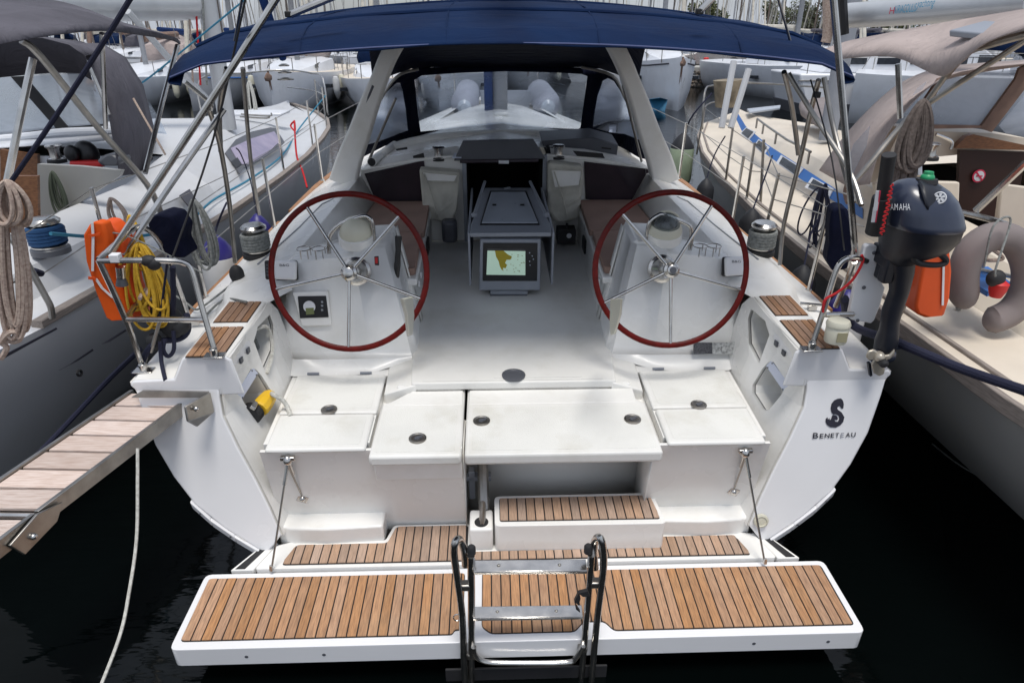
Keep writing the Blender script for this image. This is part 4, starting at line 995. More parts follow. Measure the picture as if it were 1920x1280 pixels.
for y in (1.05,2.0):
    g.tube([bz(-1+2*i/40,y)+V((0,0,.004)) for i in range(41)],.013,8)
emit('bimini_pocket',g,M['navy'],bim)
for xs_ in (-.62,-.2,.24,.66):
    g=G(); g.tube([bz(xs_,y)+V((0,0,.004)) for y in [.51+.088*i for i in range(30)]],.0045,5); emit('bimini_seam',g,M['navy'],bim)
# flaps closing the outer corners
for s in (-1,1):
    g=G(); g.grid([[bz(s*x,y) for y in (.5,.6,.85,1.2)],[bz(s*x,y)+V((-s*.02,0,-.05)) for y in (.5,.6,.85,1.2)],[bz(s*x*.95,y)+V((0,0,-.085)) for y in (.47,.6,.85,1.2)]]) if False else g
    g=G(); rws=[]
    for k in range(5):
        f=k/4; rws.append([bz(s*(1-.03*f*f),y)+V((s*.02*math.sin(f*3),0,-.045*f*(1-.3*j/5))) for j,y in enumerate((.5,.6,.8,1.1,1.6,2.1))])
    g.grid(rws); emit('bimini_flap',g,M['navy'],bim,solid=.005)
# tubes of the bimini frame, backstays and braces:   (u,v,y) -> (u,v,y)
def tubes(name,segs,r,m,parent=yacht,n=10):
    for sg in segs:
        g=G(); pts=[P(u,v,y=y) for u,v,y in sg]
        if len(pts)>2: pts=smooth_curve(pts,4)
        emit(name,g.tube(pts,r,n),m,parent)
tubes('bimini_pole',[[(205,478,.36),(362,240,.42),(522,-8,.50)],[(232,478,.5),(335,325,.75),(420,205,.95)],[(545,28,.60),(640,-12,.62)],
 [(1604,480,.35),(1584,240,.36),(1562,-10,.38)],[(1312,22,.60),(1342,-8,.6)]],.0155,M['ss'])
tubes('bimini_leg',[[(392,205,1.0),(412,270,1.1),(430,380,1.2),(441,492,1.28)],[(425,128,1.0),(412,200,1.1),(414,285,1.12)],[(455,128,1.6),(470,300,1.9),(486,402,2.1)],[(1535,150,.9),(1520,210,1.0),(1500,300,1.2),(1470,420,1.35),(1462,497,1.3)],
 [(1470,135,.9),(1485,200,1.05),(1497,290,1.1)],[(1478,138,.9),(1525,215,.8),(1592,320,.6),(1615,385,.45)],[(1545,145,.9),(1565,250,.8),(1600,380,.5)]],.0135,M['ssd'])
tubes('bimini_leg',[[(347,158,.8),(300,120,.9)],[(250,150,.9),(228,100,1.0)]] and [[(345,152,.75),(392,192,.95),(395,205,1.0)]],.012,M['ss'])
g=G(); g.box(P(541,27,y=.6),.03,.03,.025,Rb); g.box(P(1311,22,y=.6),.03,.03,.025,Rb); g.box(P(1532,178,y=.9),.03,.03,.03,Rb); emit('bimini_fitting',g,M['rub'],bim,bev=.004)
# black standing lines (backstay tackle left) 
tubes('backstay_line',[[(462,-10,.42),(400,260,.55),(318,498,.36)]],.005,M['rub'])
tubes('backstay',[[(455,-10,.7),(437,95,.8)],[(1457,-10,.7),(1487,97,.8)]],.006,M['ssd'])
tubes('backstay_line',[[(1520,150,.85),(1560,300,.55),(1583,470,.35)]],.004,M['rub'])
# ---------------------------------------------------------------- pushpit (left and right)
ps=[]
tubes('pushpit_rail',[[(270,697,.37),(236,600,.33),(185,487,.30)],[(185,489,.30),(260,488,.30),(318,489,.32),(345,493,.34),(360,508,.34),(377,570,.31),(404,664,.25)],[(235,598,.33),(310,599,.32),(388,600,.30)],
 [(185,487,.30),(225,450,.45),(262,425,.6),(300,455,.75),(335,540,.85),(355,600,.95)],
 [(235,597,.33),(265,560,.5),(300,528,.75)]],.0145,M['ss'])
tubes('pushpit_rail',[[(1520,655,.25),(1548,570,.28),(1567,510,.30),(1582,488,.30),(1605,483,.30),(1625,490,.32)],[(1547,590,.28),(1600,589,.30)],
 [(1567,575,.5),(1590,520,.45),(1602,490,.35)]],.0145,M['ss'])
for u,v in ((270,694),(402,666),(1521,654)):
    g=G(); c=P(u,v,z=1.27 if u==270 else 1.405); g.box(c,.10,.06,.008,Rb); g.lathe([(.022,0),(.02,.04)],c,Rb@V((0,0,1)),12)
    emit('pushpit_foot',g,M['ss'],yacht,bev=.003)
g=G(); g.box(P(217,483,y=.3),.045,.04,.04,Rb); emit('rail_clamp',g,M['decal'],yacht,bev=.004)
g=G(); g.ell(P(279,489,y=.31),.042,.028,.028); g.ell(P(288,494,y=.31),.035,.028,.034); emit('rail_tape',g,M['rub'],yacht)
# teak toe rails, cleats
for s in (-1,1):
    for (y0,y1) in ((.98,2.95),(3.3,8)):
        rows=[]; n_=10
        for i in range(n_+1):
            y=y0+(y1-y0)*i/n_; kk={1:.985*2-.0}; st=station(max(y,.01)); x=st[0][0]; z=st[0][1]+.005
            rows.append([B(s*(x+.012),y,z-.03),B(s*(x+.012),y,z+.035),B(s*(x-.045),y,z+.04),B(s*(x-.045),y,z-.02)])
        g=G(); g.grid(rows,closed=True); g.poly(rows[0]); g.poly(rows[-1]); emit('toe_rail',g,M['teakrail'],yacht,bev=.006)
for u,v in ((1522,579),(366,607)):
    c=P(u,v,z=1.30); g=G(); g.tube([c+Rb@V((-.07,.02,.03)),c+Rb@V((.07,-.02,.03))],.010,8); g.box(c+Rb@V((0,0,.012)),.05,.03,.03,Rb); emit('mooring_cleat',g,M['ss'],yacht)
for u,v in ((440,510),(1560,597)):
    pass
# stanchions and guard wires of our yacht
prev={}
for s in (-1,1):
    tops=[]
    for y in (1.25,2.75,4.4,6.2,8.1,10.2):
        st=station(y); x=st[0][0]-.03; z=st[0][1]+.02
        b0=B(s*x,y,z); t0=B(s*(x+.01),y,z+.60)
        emit('stanchion',G().tube([b0,t0],.0125,10).lathe([(.025,0),(.02,.04)],b0,(0,0,1),10),M['ss'],yacht); tops.append((b0,t0))
    for f in (.52,.98):
        g=G(); g.tube([b0.lerp(t0,f) for b0,t0 in tops],.0035,6); emit('guard_wire',g,M['ssd'],yacht)
# mast with blue cover and its boom, foredeck gear seen through the window
g=G(); g.lathe([(.09,0),(.085,14)],B(0,6.2,1.55),Rb@V((0,0,1)),14,sq=1.3); mst=emit('mast',g,M['mast'],yacht)
g=G(); g.tube([B(-.13,6.15,1.6),B(-.16,6.15,4.5)],.055,8); emit('halyard_bag',g,M['sailb'],mst)
g=G(); g.tube([B(0,6.1,3.3),B(0,.6,3.75)],.11,12); emit('boom',g,M['boom'],yacht)
g=G(); g.box(B(.02,5.3,1.73),.16,.16,.05,Rb); emit('deck_fitting',g,M['gel'],yacht,bev=.02)
# ================================================================== LOOSE THINGS ON OUR YACHT
def loose(name,g,m,label,cat,group=None,**k): return emit(name,g,m,None,label,cat,group,**k)
def lth(name,pt,label,cat,group=None): return thing(name,label,cat,Matrix.Translation(pt),group)
# gangway
gw=lth('gangway',W(320,745,Z=1.0),'weathered wooden plank gangway in a steel frame reaching from the left transom corner','gangway')
Z0=1.12
La,Lb=W(250,741,Z=Z0),W(0,912,Z=Z0); Ra,Rb_=W(360,744,Z=Z0),W(135,914,Z=Z0)
dirL=(Lb-La); dirR=(Rb_-Ra)
tL=[(250,741),(220,762.5),(184,786),(142,812),(95,842),(42,875),(0,912)]
def onL(t): return La+dirL*t
def onR(t): return Ra+dirR*t
step=1/5.78
k=0; t=0.0
while t<2.4:
    a,b_,c,d=onL(t+.008),onR(t+.008),onR(t+step-.012),onL(t+step-.012)
    if k!=7 or True: emit('plank',G().prism([a,b_,c,d],V((0,0,.016))),M['teakw'],gw,bev=.002)
    t+=step; k+=1
    if k==7: t+=.07
for A,D,sg in ((onL,dirL,-1),(onR,dirR,1)):
    side=(onR(0)-onL(0)).normalized()*sg
    a=A(-.02)+side*.004; b_=A(1.235)+side*.004; c=A(1.25)+side*.004; d=A(2.4)+side*.004
    for p,q in ((a,b_),(c,d)):
        g=G(); g.prism([p+V((0,0,.026)),q+V((0,0,.026)),q+V((0,0,-.045)),p+V((0,0,-.045))],side*.020); emit('side_rail',g,M['ssd'],gw,bev=.002)
    e=A(1.24)+side*.03; dv=D.normalized()
    g=G(); g.prism([e-dv*.10+V((0,0,.0)),e+dv*.02+V((0,0,.03)),e+dv*.16+V((0,0,-.01)),e+dv*.12+V((0,0,-.09)),e-dv*.05+V((0,0,-.06))],side*.012); emit('hinge_plate',g,M['ssd'],gw,bev=.003)
    emit('hinge_bolt',G().ell(e+dv*.07+side*.018+V((0,0,-.04)),.014,.014,.014),M['ss'],gw)
g=G(); g.tube([onL(1.24),onR(1.24)],.016,8); emit('cross_bar',g,M['ss'],gw)
pl_=[(248,735),(262,730),(395,732),(395,741),(248,744)]
bk_=Rb@V((0,-.03,.008))
g=G(); a,b_,c,d=TP(252,742)+bk_,TP(272,730)+bk_,TP(395,732)+bk_,TP(396,742)+bk_
g.prism([a,b_,c,d],Rb@V((0,.012,0))); emit('mounting_channel',g,M['ssd'],gw)
e=TP(396,732)+bk_; f_=TP(376,741)+bk_
g=G(); g.prism([e,e+V((0,0,-.115)),e+V((-.035,-.13,-.125)),e+V((-.075,-.135,-.09)),e+V((-.075,-.13,-.01))],V((.01,0,0))); emit('mounting_bracket',g,M['ssd'],gw,bev=.003)
emit('pivot_bolt',G().ell(e+V((-.03,-.10,-.04)),.014,.012,.014),M['ss'],gw)
loose('gangway_line',rope([W(258,840,Y=2.62),W(258,900,Y=2.55),W(256,1010,Y=2.42),W(242,1110,Y=2.25),W(225,1190,Y=2.1),W(185,1295,Y=1.9)],.007),M['whiterope'],'thin white rope hanging from under the gangway down towards the water','rope')
# horseshoe lifebuoy (left)
lb=lth('lifebuoy',P(210,600,y=.5),'orange horseshoe lifebuoy with white tape strapped inside the left stern rail','lifebuoy')
yy=.46
o1=[(168,420),(178,415),(203,418),(220,432),(236,450),(248,500),(258,560),(268,590),(262,596),(205,603),(197,598),(180,545),(160,480),(155,440)]
g=G(); front=[(166,421),(176,415),(192,418),(200,440),(202,505),(216,545),(240,592),(236,600),(206,602),(198,597),(178,548),(160,490),(155,440)]
g.prism([P(u,v,y=yy-.03) for u,v in front],Rb@V((.02,.05,.0))); emit('buoy_front',g,M['orange'],lb,bev=.018,seg=3)
g=G(); back=[(185,416),(204,418),(220,432),(232,460),(240,500),(250,540),(268,588),(262,595),(232,598),(200,510),(190,450)]
g.prism([P(u,v,y=yy+.03) for u,v in back],Rb@V((.02,.09,0))); emit('buoy_back',g,M['orangeR'],lb,bev=.025,seg=3)
g=G()
for pts in ([(173,417),(175,440),(174,508)],[(180,522),(192,540),(212,558)]):
    for p,q in zip(pts,pts[1:]): g.prism([P(p[0]-2.5,p[1],y=yy-.036),P(p[0]+2.5,p[1],y=yy-.036),P(q[0]+2.5,q[1],y=yy-.036),P(q[0]-2.5,q[1],y=yy-.036)],Rb@V((0,-.003,0)))
emit('reflective_tape',g,M['decal'],lb,smooth=False)
g=G(); 
for a,b_ in (((166,440),(188,436)),((166,518),(180,520))): g.prism([P(*a,y=yy-.038),P(*b_,y=yy-.038),P(b_[0],b_[1]+5,y=yy-.038),P(a[0],a[1]+5,y=yy-.038)],Rb@V((0,-.004,0)))
emit('buoy_strap',g,M['orangeR'],lb)
g=G(); g.tube([P(225,500,y=.40),P(227,520,y=.40)],.022,12); lt=emit('buoy_light',g,M['ss'],lb); emit('light_cap',G().tube([P(227,521,y=.40),P(229,534,y=.40)],[.02,.03],12),M['greyd'],lb)
# ropes and bags on the left rail
loose('rope_coil',coil(coil(G(),P(262,455,y=.5),.46,.17,9,.0075,seed=2),P(255,470,y=.5),.35,.22,4,.0075,seed=8),M['yellowrope'],'coiled bright yellow rope hanging beside the orange lifebuoy','rope coil')
loose('rope_coil',coil(G(),P(243,405,y=.6),.30,.10,3,.008,seed=12),M['yellowrope'],'loose twist of yellow rope above the coiled yellow rope','rope')
g=G(); g.add([],[])
pts=[(275,410),(300,401),(322,405),(338,430),(335,455),(347,478),(348,484),(330,484),(310,478),(300,462),(285,440),(277,425)]
g.prism([P(u,v,y=.75) for u,v in pts],Rb@V((.02,.14,0))); loose('canvas_bag',g,M['navyd'],'dark navy cloth bag hung on the left stern rail','bag',bev=.05,seg=3)
loose('rope_coil',coil(G(),P(362,375,y=1.1),.42,.15,8,.008,seed=3),M['greyrope'],'grey rope coil hanging on the pole left of the near blue-topped fender','rope coil')
loose('rope_coil',coil(coil(G(),P(10,345,y=.0),.85,.11,13,.0095,seed=6,side=V((1,.1,0)),to=P(28,640,y=.0)),P(12,340,y=-.02),.2,.13,8,.0095,seed=16,to=P(24,430,y=-.02)),M['beige'],'thick beige mooring rope hung in a long hank at the left picture edge','rope coil')
loose('rope_coil',rope([P(18,560,y=0),P(20,600,y=.0),P(2,640,y=-.0),P(20,622,y=-.02),P(38,626,y=0),P(30,640,y=0),P(-10,636,y=0),P(12,650,y=0),P(2,672,y=0)],.0125),M['beige'],'thick beige mooring rope lying on the left yacht deck edge','rope')
loose('rope_lashing',rope([P(262,560,y=.42),P(270,545,y=.5),P(283,535,y=.55),P(300,520,y=.6),P(285,560,y=.5),P(275,550,y=.48),P(295,530,y=.55),P(310,560,y=.5),P(290,548,y=.5)],.010),M['beige'],'beige cord knotted round the diagonal rail by the lifebuoy','rope')
g=rope([P(380,512,y=.5) ,P(300,470,y=.5),P(230,440,y=.48),P(190,436,y=.44)],.004)
loose('cord',g,M['greyrope'],'thin grey cord running from the lifebuoy to the bent rail','cord')
# backstay tackle, dark blocks and tail
tk_=lth('backstay_tackle',P(310,610,y=.45),'black block and tackle with dark tails on the left aft deck','tackle')
g=G(); g.ell(P(305,590,y=.5),.06,.05,.10); g.ell(P(322,605,y=.5),.07,.05,.09); g.ell(P(290,640,y=.45),.04,.04,.05); g.ell(P(335,612,y=.5),.06,.05,.05); emit('block',g,M['rub'],tk_)
g=rope([P(315,480,y=.4),P(305,560,y=.45),P(300,600,y=.45)],.006); g.tube(smooth_curve([P(324,500,y=.42),P(325,560,y=.45),P(323,600,y=.5)],4),.014,8)
g.tube(smooth_curve([P(350,590,y=.6),P(352,620,y=.5),P(335,635,y=.5),P(300,640,y=.45),P(278,655,y=.4),P(262,690,y=.4),P(250,700,y=.4)],5),.017,8)
g.tube(smooth_curve([P(300,640,y=.4),P(303,680,y=.35),P(310,712,y=.24)],5),.011,8)
g.tube(smooth_curve([P(325,620,y=.45),P(326,655,y=.42),P(315,668,y=.4),P(306,655,y=.4),P(310,635,y=.42)],5),.011,8); emit('tackle_line',g,M['navyrope'],tk_)
g=G(); g.tube([P(277,655,y=.4),P(268,690,y=.4)],.012,8); g.tube([P(300,600,y=.42),P(283,660,y=.4)],.010,8); emit('rigging_screw',g,M['ssd'],tk_)
loose('cord',rope([P(455,508,z=1.42),P(437,530,z=1.42),P(400,560,z=1.33),P(370,580,z=1.31),P(352,570,z=1.31),P(330,555,z=1.35)],.007),M['greyrope'],'grey line led across the left side deck from the small black block','rope')
loose('cord',rope([P(462,578-12,z=1.43),P(430,560,z=1.40),P(410,568,z=1.35),P(392,585,z=1.31),P(380,598,z=1.31)],.007),M['greyrope'],'grey cable lying beside the left step pad','cable')
g=G(); g.ell(P(444,514,z=1.46),.045,.04,.06); loose('turning_block',g,M['rub'],'small black turning block on the left side deck by the toe rail','block')
# shore power
sp=lth('shore_power_plug',onwall(478,775),'yellow shore power plug in the left transom recess','plug')
c=onwall(486,754)+Rb@V((.03,0,0)); d=(onwall(494,740)-onwall(470,770)).normalized()
emit('plug_body',G().lathe([(.045,-.06),(.052,-.05),(.052,-.03),(.05,0),(.043,.05),(.03,.075),(.012,.085)],c,d,10),M['yellow'],sp,ang=25)
emit('plug_socket',G().lathe([(.06,-.10),(.06,-.055),(.05,-.055)],c-d*.0+Rb@V((-.03,0,-.01)),d,14),M['rub'],sp)
emit('socket_clip',G().box(c-d*.06+Rb@V((-.01,-.03,.045)),.03,.06,.02,Rb@Matrix.Rotation(.7,3,'Y')),M['ss'],sp,bev=.004)
emit('power_cable',G().tube(smooth_curve([c+d*.08,P(513,740,z=1.06),P(530,750,z=1.02),P(540,765,z=.975),P(545,779,z=.955)],5),.013,8),M['whiterope'],sp)
g=coil(G(),onwall(490,618)+Rb@V((-.10,.02,.02)),.30,.24,5,.013,seed=4,side=Rb@V((0,1,0)),depth=Rb@V((1,0,0)))
loose('rope_coil',g,M['greyrope'],'coiled grey cable stowed inside the left cubby','cable coil')
loose('rope_coil',rope([onwall(475,628)+Rb@V((-.05,0,0)),onwall(495,612)+Rb@V((.01,0,0)),onwall(507,640)+Rb@V((.01,0,0)),onwall(503,670)+Rb@V((.02,0,0)),onwall(494,700)+Rb@V((.02,0,0))],.011),M['whiterope'],'pale hose loop spilling from the left cubby','hose')
# black bags under the rope pockets
g=G(); g.box(P(843,432,y=2.86),.13,.12,.20,Rb); loose('bag',g,M['greyd'],'dark bag on the sole below the left rope pocket','bag',bev=.03)
g=G(); g.box(P(1061,440,y=2.86),.16,.14,.13,Rb); g.tube([P(1062,428,y=2.8),P(1063,418,y=2.8)],.012,6); loose('handheld_radio_box',g,M['rub'],'small black box with a white badge on the sole below the right rope pocket','box',bev=.012)
g=G(); g.lathe([(.022,0),(.022,.003),(0,.003)],P(1067,442,y=2.78),Rb@V((0,-1,0)),14); loose('badge',g,M['decal'],'white round badge on the small black box','badge')
# fenders between the hulls
def fender(u,v,r,ln,X,m1,m2,label,tail=None,tw=None):
    c=W(u,v,X=X); t=lth('fender',c-V((0,0,ln)),label,'fender','fenders hung between the hulls')
    emit('fender_body',G().lathe([(r*.25,-ln),(r*.8,-ln*.9),(r,-ln*.75),(r,-r*1.25),(r*.97,-r*1.2)],c,(0,0,1),24),m1,t)
    emit('fender_cap',G().lathe([(r*.985,-r*1.25),(r*.93,-r*.95),(r*.55,-r*.35),(r*.2,0),(0,.01)],c,(0,0,1),24),m2,t)
    if tail: emit('fender_line',G().tube(smooth_curve([c]+tail,4),tw or .008,6),M['navyrope'],t)
    return t
fender(402,442,.13,.75,-2.22,M['fend'],M['fendb'],'white fender with blue top nearest us on the left side',[W(408,420,X=-2.2),W(418,395,X=-2.1),W(425,380,X=-2.1)])
fender(481,402,.11,.6,-2.25,M['fend'],M['fendb'],'white fender with blue top behind the left primary winch',[W(470,340,X=-2.3),W(452,290,X=-2.35),W(443,278,X=-2.35)],.006)
fender(1412,392,.11,.6,2.26,M['fendk'],M['fendk'],'black fender behind the right primary winch',[W(1435,330,X=2.4),W(1448,292,X=2.5)])
fender(1592,545,.13,.6,2.2,M['fend'],M['fendb'],'white fender with blue top at the right stern corner below the outboard',None)
fender(1508,498,.11,.6,2.28,M['fendk'],M['fendk'],'black fender hung low below the dark line beside the right toe rail',[W(1520,440,X=2.35),W(1538,405,X=2.4)])
fender(1325,335,.10,.5,2.3,M['fendk'],M['fendk'],'small black fender far forward on the right side',[W(1340,290,X=2.4),W(1360,255,X=2.5)])
t=fender(1282,250,.18,.9,2.62,M['fendg'],M['fendk'],'large pale green fender with black top near the right yacht bow',[W(1300,215,X=2.65),W(1335,175,X=2.9)],.012)
# ropes on the right rail
loose('rope_hank',coil(coil(G(),W(1548,345,X=2.45),.55,.10,5,.007,seed=21),W(1540,350,X=2.4),.40,.2,3,.007,seed=22),M['navyrope'],'black line hanked and hanging on the right yacht guard wire','rope coil')
g=G(); pts=[(1560,395),(1572,388),(1590,392),(1600,420),(1602,455),(1596,480),(1590,505),(1562,510),(1550,490),(1556,460),(1556,425)]
g.prism([P(u,v,y=1.0) for u,v in pts],Rb@V((.02,.12,0))); loose('canvas_bag',g,M['navyd'],'dark navy cloth bag hung beside the outboard bracket','bag',bev=.045,seg=3)
loose('red_line',rope([P(1616,478,y=.3),P(1617,492,y=.3),P(1598,525,y=.28),P(1570,548,y=.26),P(1547,562,y=.25),P(1543,585,y=.25)],.007),M['redrope'],'red line tied from the outboard bracket down to the right stern rail','rope')
loose('mooring_line',rope([P(1583,560,y=.5),P(1600,610,z=1.3),P(1690,645,y=.25),W(1800,690,Y=3.0),W(1930,735,Y=2.7)],.024,n=6,sides=10),M['navyrope'],'thick dark blue mooring line leading off from the right stern quarter','mooring line')
loose('mooring_line',rope([P(262,655,z=1.27),W(200,715,X=-2.4),W(120,800,X=-2.65),W(20,905,X=-2.8),W(-60,990,X=-2.9)],.016,sides=8),M['navyrope'],'dark blue mooring line from the left stern quarter along the grey hull','mooring line')
loose('mooring_line',rope([W(1748,832,Z=.02),W(1800,872,Z=.22),W(1860,903,Z=.45),W(1940,935,Z=.7)],.006),M['greyrope'],'thin grey line rising from the black water at the right edge','rope')
# stern lamp (ivory canister)
nl=lth('stern_lamp',P(1565,640,y=.25),'small ivory canister lamp hung on the right stern rail','lamp')
c=P(1565,640,y=.22); emit('lamp_body',G().lathe([(.052,0),(.055,.01),(.055,.085),(.052,.09)],c,(0,0,1),24),M['ivory'],nl)
emit('lamp_lid',G().lathe([(.058,.088),(.06,.10),(.052,.118),(0,.122)],c,(0,0,1),24),M['ivory'],nl)
emit('lamp_label',G().box(c+V((.005,-.055,.045)),.05,.004,.05),mat('old_label',(.35,.32,.2),.6),nl)
# ---------------------------------------------------------------- outboard motor on its bracket
br=lth('outboard_bracket',P(1620,600,y=.33),'white outboard bracket board on the right stern rail','bracket')
bp_=[(1622,462),(1628,459),(1644,461),(1648,466),(1645,500),(1650,525),(1660,540),(1652,570),(1640,600),(1634,607),(1597,600),(1592,595),(1600,555),(1612,500)]
emit('board',G().prism([P(u,v,y=.33) for u,v in bp_],Rb@V((.0,.035,0))),M['gelclean'],br,bev=.008,seg=3)
g=G()
for u,v in ((1639,474),(1620,539),(1608,601)): g.ell(P(u,v,y=.325),.010,.006,.010)
emit('board_bolt',g,M['greyd'],br)
om=lth('outboard_motor',P(1670,560,y=.2),'dark blue-grey outboard motor clamped upright at the right stern corner','outboard motor')
yo=.24
c=P(1727,420,y=yo); cc=BI@c
Ry_=Rb@Matrix.Rotation(R(4),3,'Y')
# lower cowl
g=G(); sc2=.0028
rowsC=[]
def ring(cu,cv,ru,ry_,flat=1,dy=0,n=28,tilt_=0.0):
    o=P(cu,cv,y=yo+dy); e=P(cu+ru,cv+tilt_*ru,y=yo+dy); a=e-o; b2=Rb@V((0,ry_*a.length,0)) 
    return [o+a*math.copysign(abs(math.cos(t))**.85,math.cos(t))+b2*math.copysign(abs(math.sin(t))**.85,math.sin(t)) for t in [2*math.pi*k/n for k in range(n)]]
lower=[ring(1690,492,25,.8),ring(1695,478,40,.85),ring(1712,462,57,.9),ring(1722,440,65,.95),ring(1726,418,67,1.0),ring(1726,410,67,1.0)]
g.grid([r+[r[0]] for r in lower]); g.poly(lower[0]); emit('lower_cowl',g,M['obd'],om)
upper=[ring(1726,418,68,1.02),ring(1726,412,69,1.03),ring(1726,407,68,1.02),ring(1726,390,66,1.0),ring(1725,370,60,.97),ring(1724,355,50,.92),ring(1722,343,35,.85),ring(1720,337,18,.8),ring(1720,335,4,.8)]
g=G(); g.grid([r+[r[0]] for r in upper]); g.poly(upper[-1]); g.poly(upper[0]); cow=emit('upper_cowl',g,M['ob'],om)
# darker raised panel, emblem and name on the aft face of the cowl
def cowp(u,v,o=.0):
    # front surface of the upper cowl under picture point (u,v)
    ks=[(335,4,.8,1720),(337,18,.8,1721),(343,35,.85,1722),(355,50,.92,1724),(370,60,.97,1725),(390,66,1.0,1726),(407,68,1.02,1726),(420,68,1.02,1726)]
    for _ in range(1):
        for a,b2 in zip(ks,ks[1:]):
            if a[0]<=v<=b2[0]:
                t=(v-a[0])/(b2[0]-a[0]); ru,k_,cu=[a[i]+(b2[i]-a[i])*t for i in (1,2,3)]; break
    q=P(u,v,y=yo); o0=P(cu,v,y=yo); rr=(P(cu+ru,v,y=yo)-o0).length; f=min(.98,abs(u-cu)/ru)
    dep=rr*k_*(1-f**2.35)**(1/2.35)
    d=(q-CAM).normalized()
    # go from the mid plane towards the camera by dep along the ray (approx.)
    return q-d*(dep+o)
def cowpoly(pts,o,name,m,parent,th=.003):
    f=fan(pts); c=(sum(p[0] for p in f)/len(f),sum(p[1] for p in f)/len(f)); 
    pp_=[c]+[(c[0]+(p[0]-c[0])*k,c[1]+(p[1]-c[1])*k) for k in (.33,.66,1.0) for p in f]
    n_=len(f); fs=[(0,1+i,1+(i+1)%n_) for i in range(n_)]
    for r_ in range(2):
        for i in range(n_): a=1+r_*n_+i; b2=1+r_*n_+(i+1)%n_; fs.append((a,b2,b2+n_,a+n_))
    g=G(); g.add([cowp(u,v,o) for u,v in pp_],fs); return emit(name,g,m,parent,solid=th)
cowpoly([(1722,339),(1745,341),(1765,352),(1780,372),(1786,392),(1778,396),(1750,397),(1738,393),(1734,382),(1728,362)],.014,'cowl_panel',M['obd'],om,.006)
e0=cowp(1762,371,.034); ev=(CAM-e0).normalized(); ex=V((0,0,1)).cross(ev).normalized(); ey=ev.cross(ex)
emt=emit('emblem_disc',G().tube([e0+ex*.024*math.cos(t)+ey*.024*math.sin(t) for t in [i*math.pi/12 for i in range(24)]],.0035,6,closed=True),M['decal'],om)
g=G()
for k in range(3):
    a=math.pi/2+k*math.pi/3
    for sg_ in (1,-1):
        d=(ex*math.cos(a)+ey*math.sin(a))*sg_; pr=ev.cross(d)
        g.prism([e0+d*.004+pr*.003,e0+d*.020+pr*.006,e0+d*.020-pr*.006,e0+d*.004-pr*.003],ev*.003)
emit('emblem_forks',g,M['decal'],emt,smooth=False)
a_=cowp(1664,395,.006); b_=cowp(1704,394,.006)
def cowtext():
    letters='YAMAHA'; us=[1662,1670,1677.5,1686,1693.5,1700.5]
    for ch,u in zip(letters,us):
        p=cowp(u,394,.006); q=cowp(u+6.5,394,.006); up_=(cowp(u,380,.006)-p).normalized()
        text_mesh(ch,p,q-p,up_,.042,'lettering',M['decal'],om,width=(q-p).length*.95,ext=.001)
cowtext()
g=G(); g.ell(P(1739,333,y=yo-.02),.030,.03,.022); g.lathe([(.018,0),(.022,.02),(.02,.03),(0,.034)],P(1739,334,y=yo-.02),(0,0,1),10); emit('fuel_cap',g,mat('green_cap',(.02,.30,.12),.4),om)
g=G(); g.lathe([(.05,-.01),(.045,.01)],P(1737,339,y=yo-.02),(0,0,1),14); emit('cap_collar',g,M['rub'],om)
# leg
g=G(); legs=[ring(1690,480,25,.8),ring(1690,510,22,.8),ring(1686,545,17,.9),ring(1680,562,17,.9),ring(1673,580,17,.9),ring(1669,600,16,.9),ring(1667,620,16,1.1),ring(1662,640,18,1.2),ring(1656,660,16,1.1),ring(1650,672,10,1.0)]
g.grid([r+[r[0]] for r in legs]); g.poly(legs[-1]); emit('drive_leg',g,M['obd'],om)
g=G(); g.prism([P(u,v,y=yo) for u,v in [(1658,640),(1675,622),(1684,640),(1693,650),(1690,656),(1672,656)]],Rb@V((0,.05,0))); emit('cavitation_plate',g,M['ob'],om,bev=.008)
g=G(); g.tube([P(1640,668,y=yo-.03),P(1665,664,y=yo+.03)],[.035,.045],12); emit('gear_case',g,M['ob'],om)
pc=P(1648,668,y=yo-.06); prp=emit('propeller',G().ell(pc,.028,.035,.028),M['bronze'],om)
def blade(pts): return G().prism([P(u,v,y=yo-.065) for u,v in pts],Rb@V((0,.012,.006)))
emit('blade',blade([(1648,662),(1640,657),(1628,660),(1624,670),(1628,676),(1642,674)]),M['bronze'],prp,bev=.006)
emit('blade',blade([(1640,674),(1650,670),(1660,694),(1658,702),(1648,706),(1638,700),(1634,685)]),M['bronze'],prp,bev=.006)
emit('blade',blade([(1658,668),(1668,667),(1678,656),(1678,663),(1670,673),(1660,677)]),M['bronze'],prp,bev=.005)
g=G(); g.lathe([(.022,-.02),(.022,.02),(.01,.03)],P(1655,679,y=yo-.09),Rb@V((0,-1,0)),12); emit('prop_nut',g,M['rub'],prp)
g=G(); g.prism([P(u,v,y=yo-.05) for u,v in [(1628,682),(1633,680),(1636,704),(1632,706)]],Rb@V((0,.02,0))); emit('skeg',g,M['obd'],om)
g=G(); g.box(P(1660,478,y=.30),.07,.14,.09,Rb); g.box(P(1660,502,y=.29),.06,.08,.12,Rb); g.box(P(1665,500,y=.24),.05,.06,.16,Rb); emit('clamp_bracket',g,M['obd'],om,bev=.01)
g=G(); g.tube([P(1640,436,y=.2),P(1654,370,y=.17)],.042,14); g.tube([P(1654,372,y=.17),P(1667,290,y=.13)],[.028,.030],12); emit('tiller_handle',g,M['rub'],om)
g=G(); g.prism([P(1638,395,y=.125),P(1645,395,y=.125),P(1650,358,y=.11),P(1643,358,y=.11)],Rb@V((0,.005,0))); g.prism([P(1634,417,y=.14),P(1641,417,y=.14),P(1646,390,y=.125),P(1638,390,y=.125)],Rb@V((0,.005,0))); emit('warning_label',g,M['decal'],om)
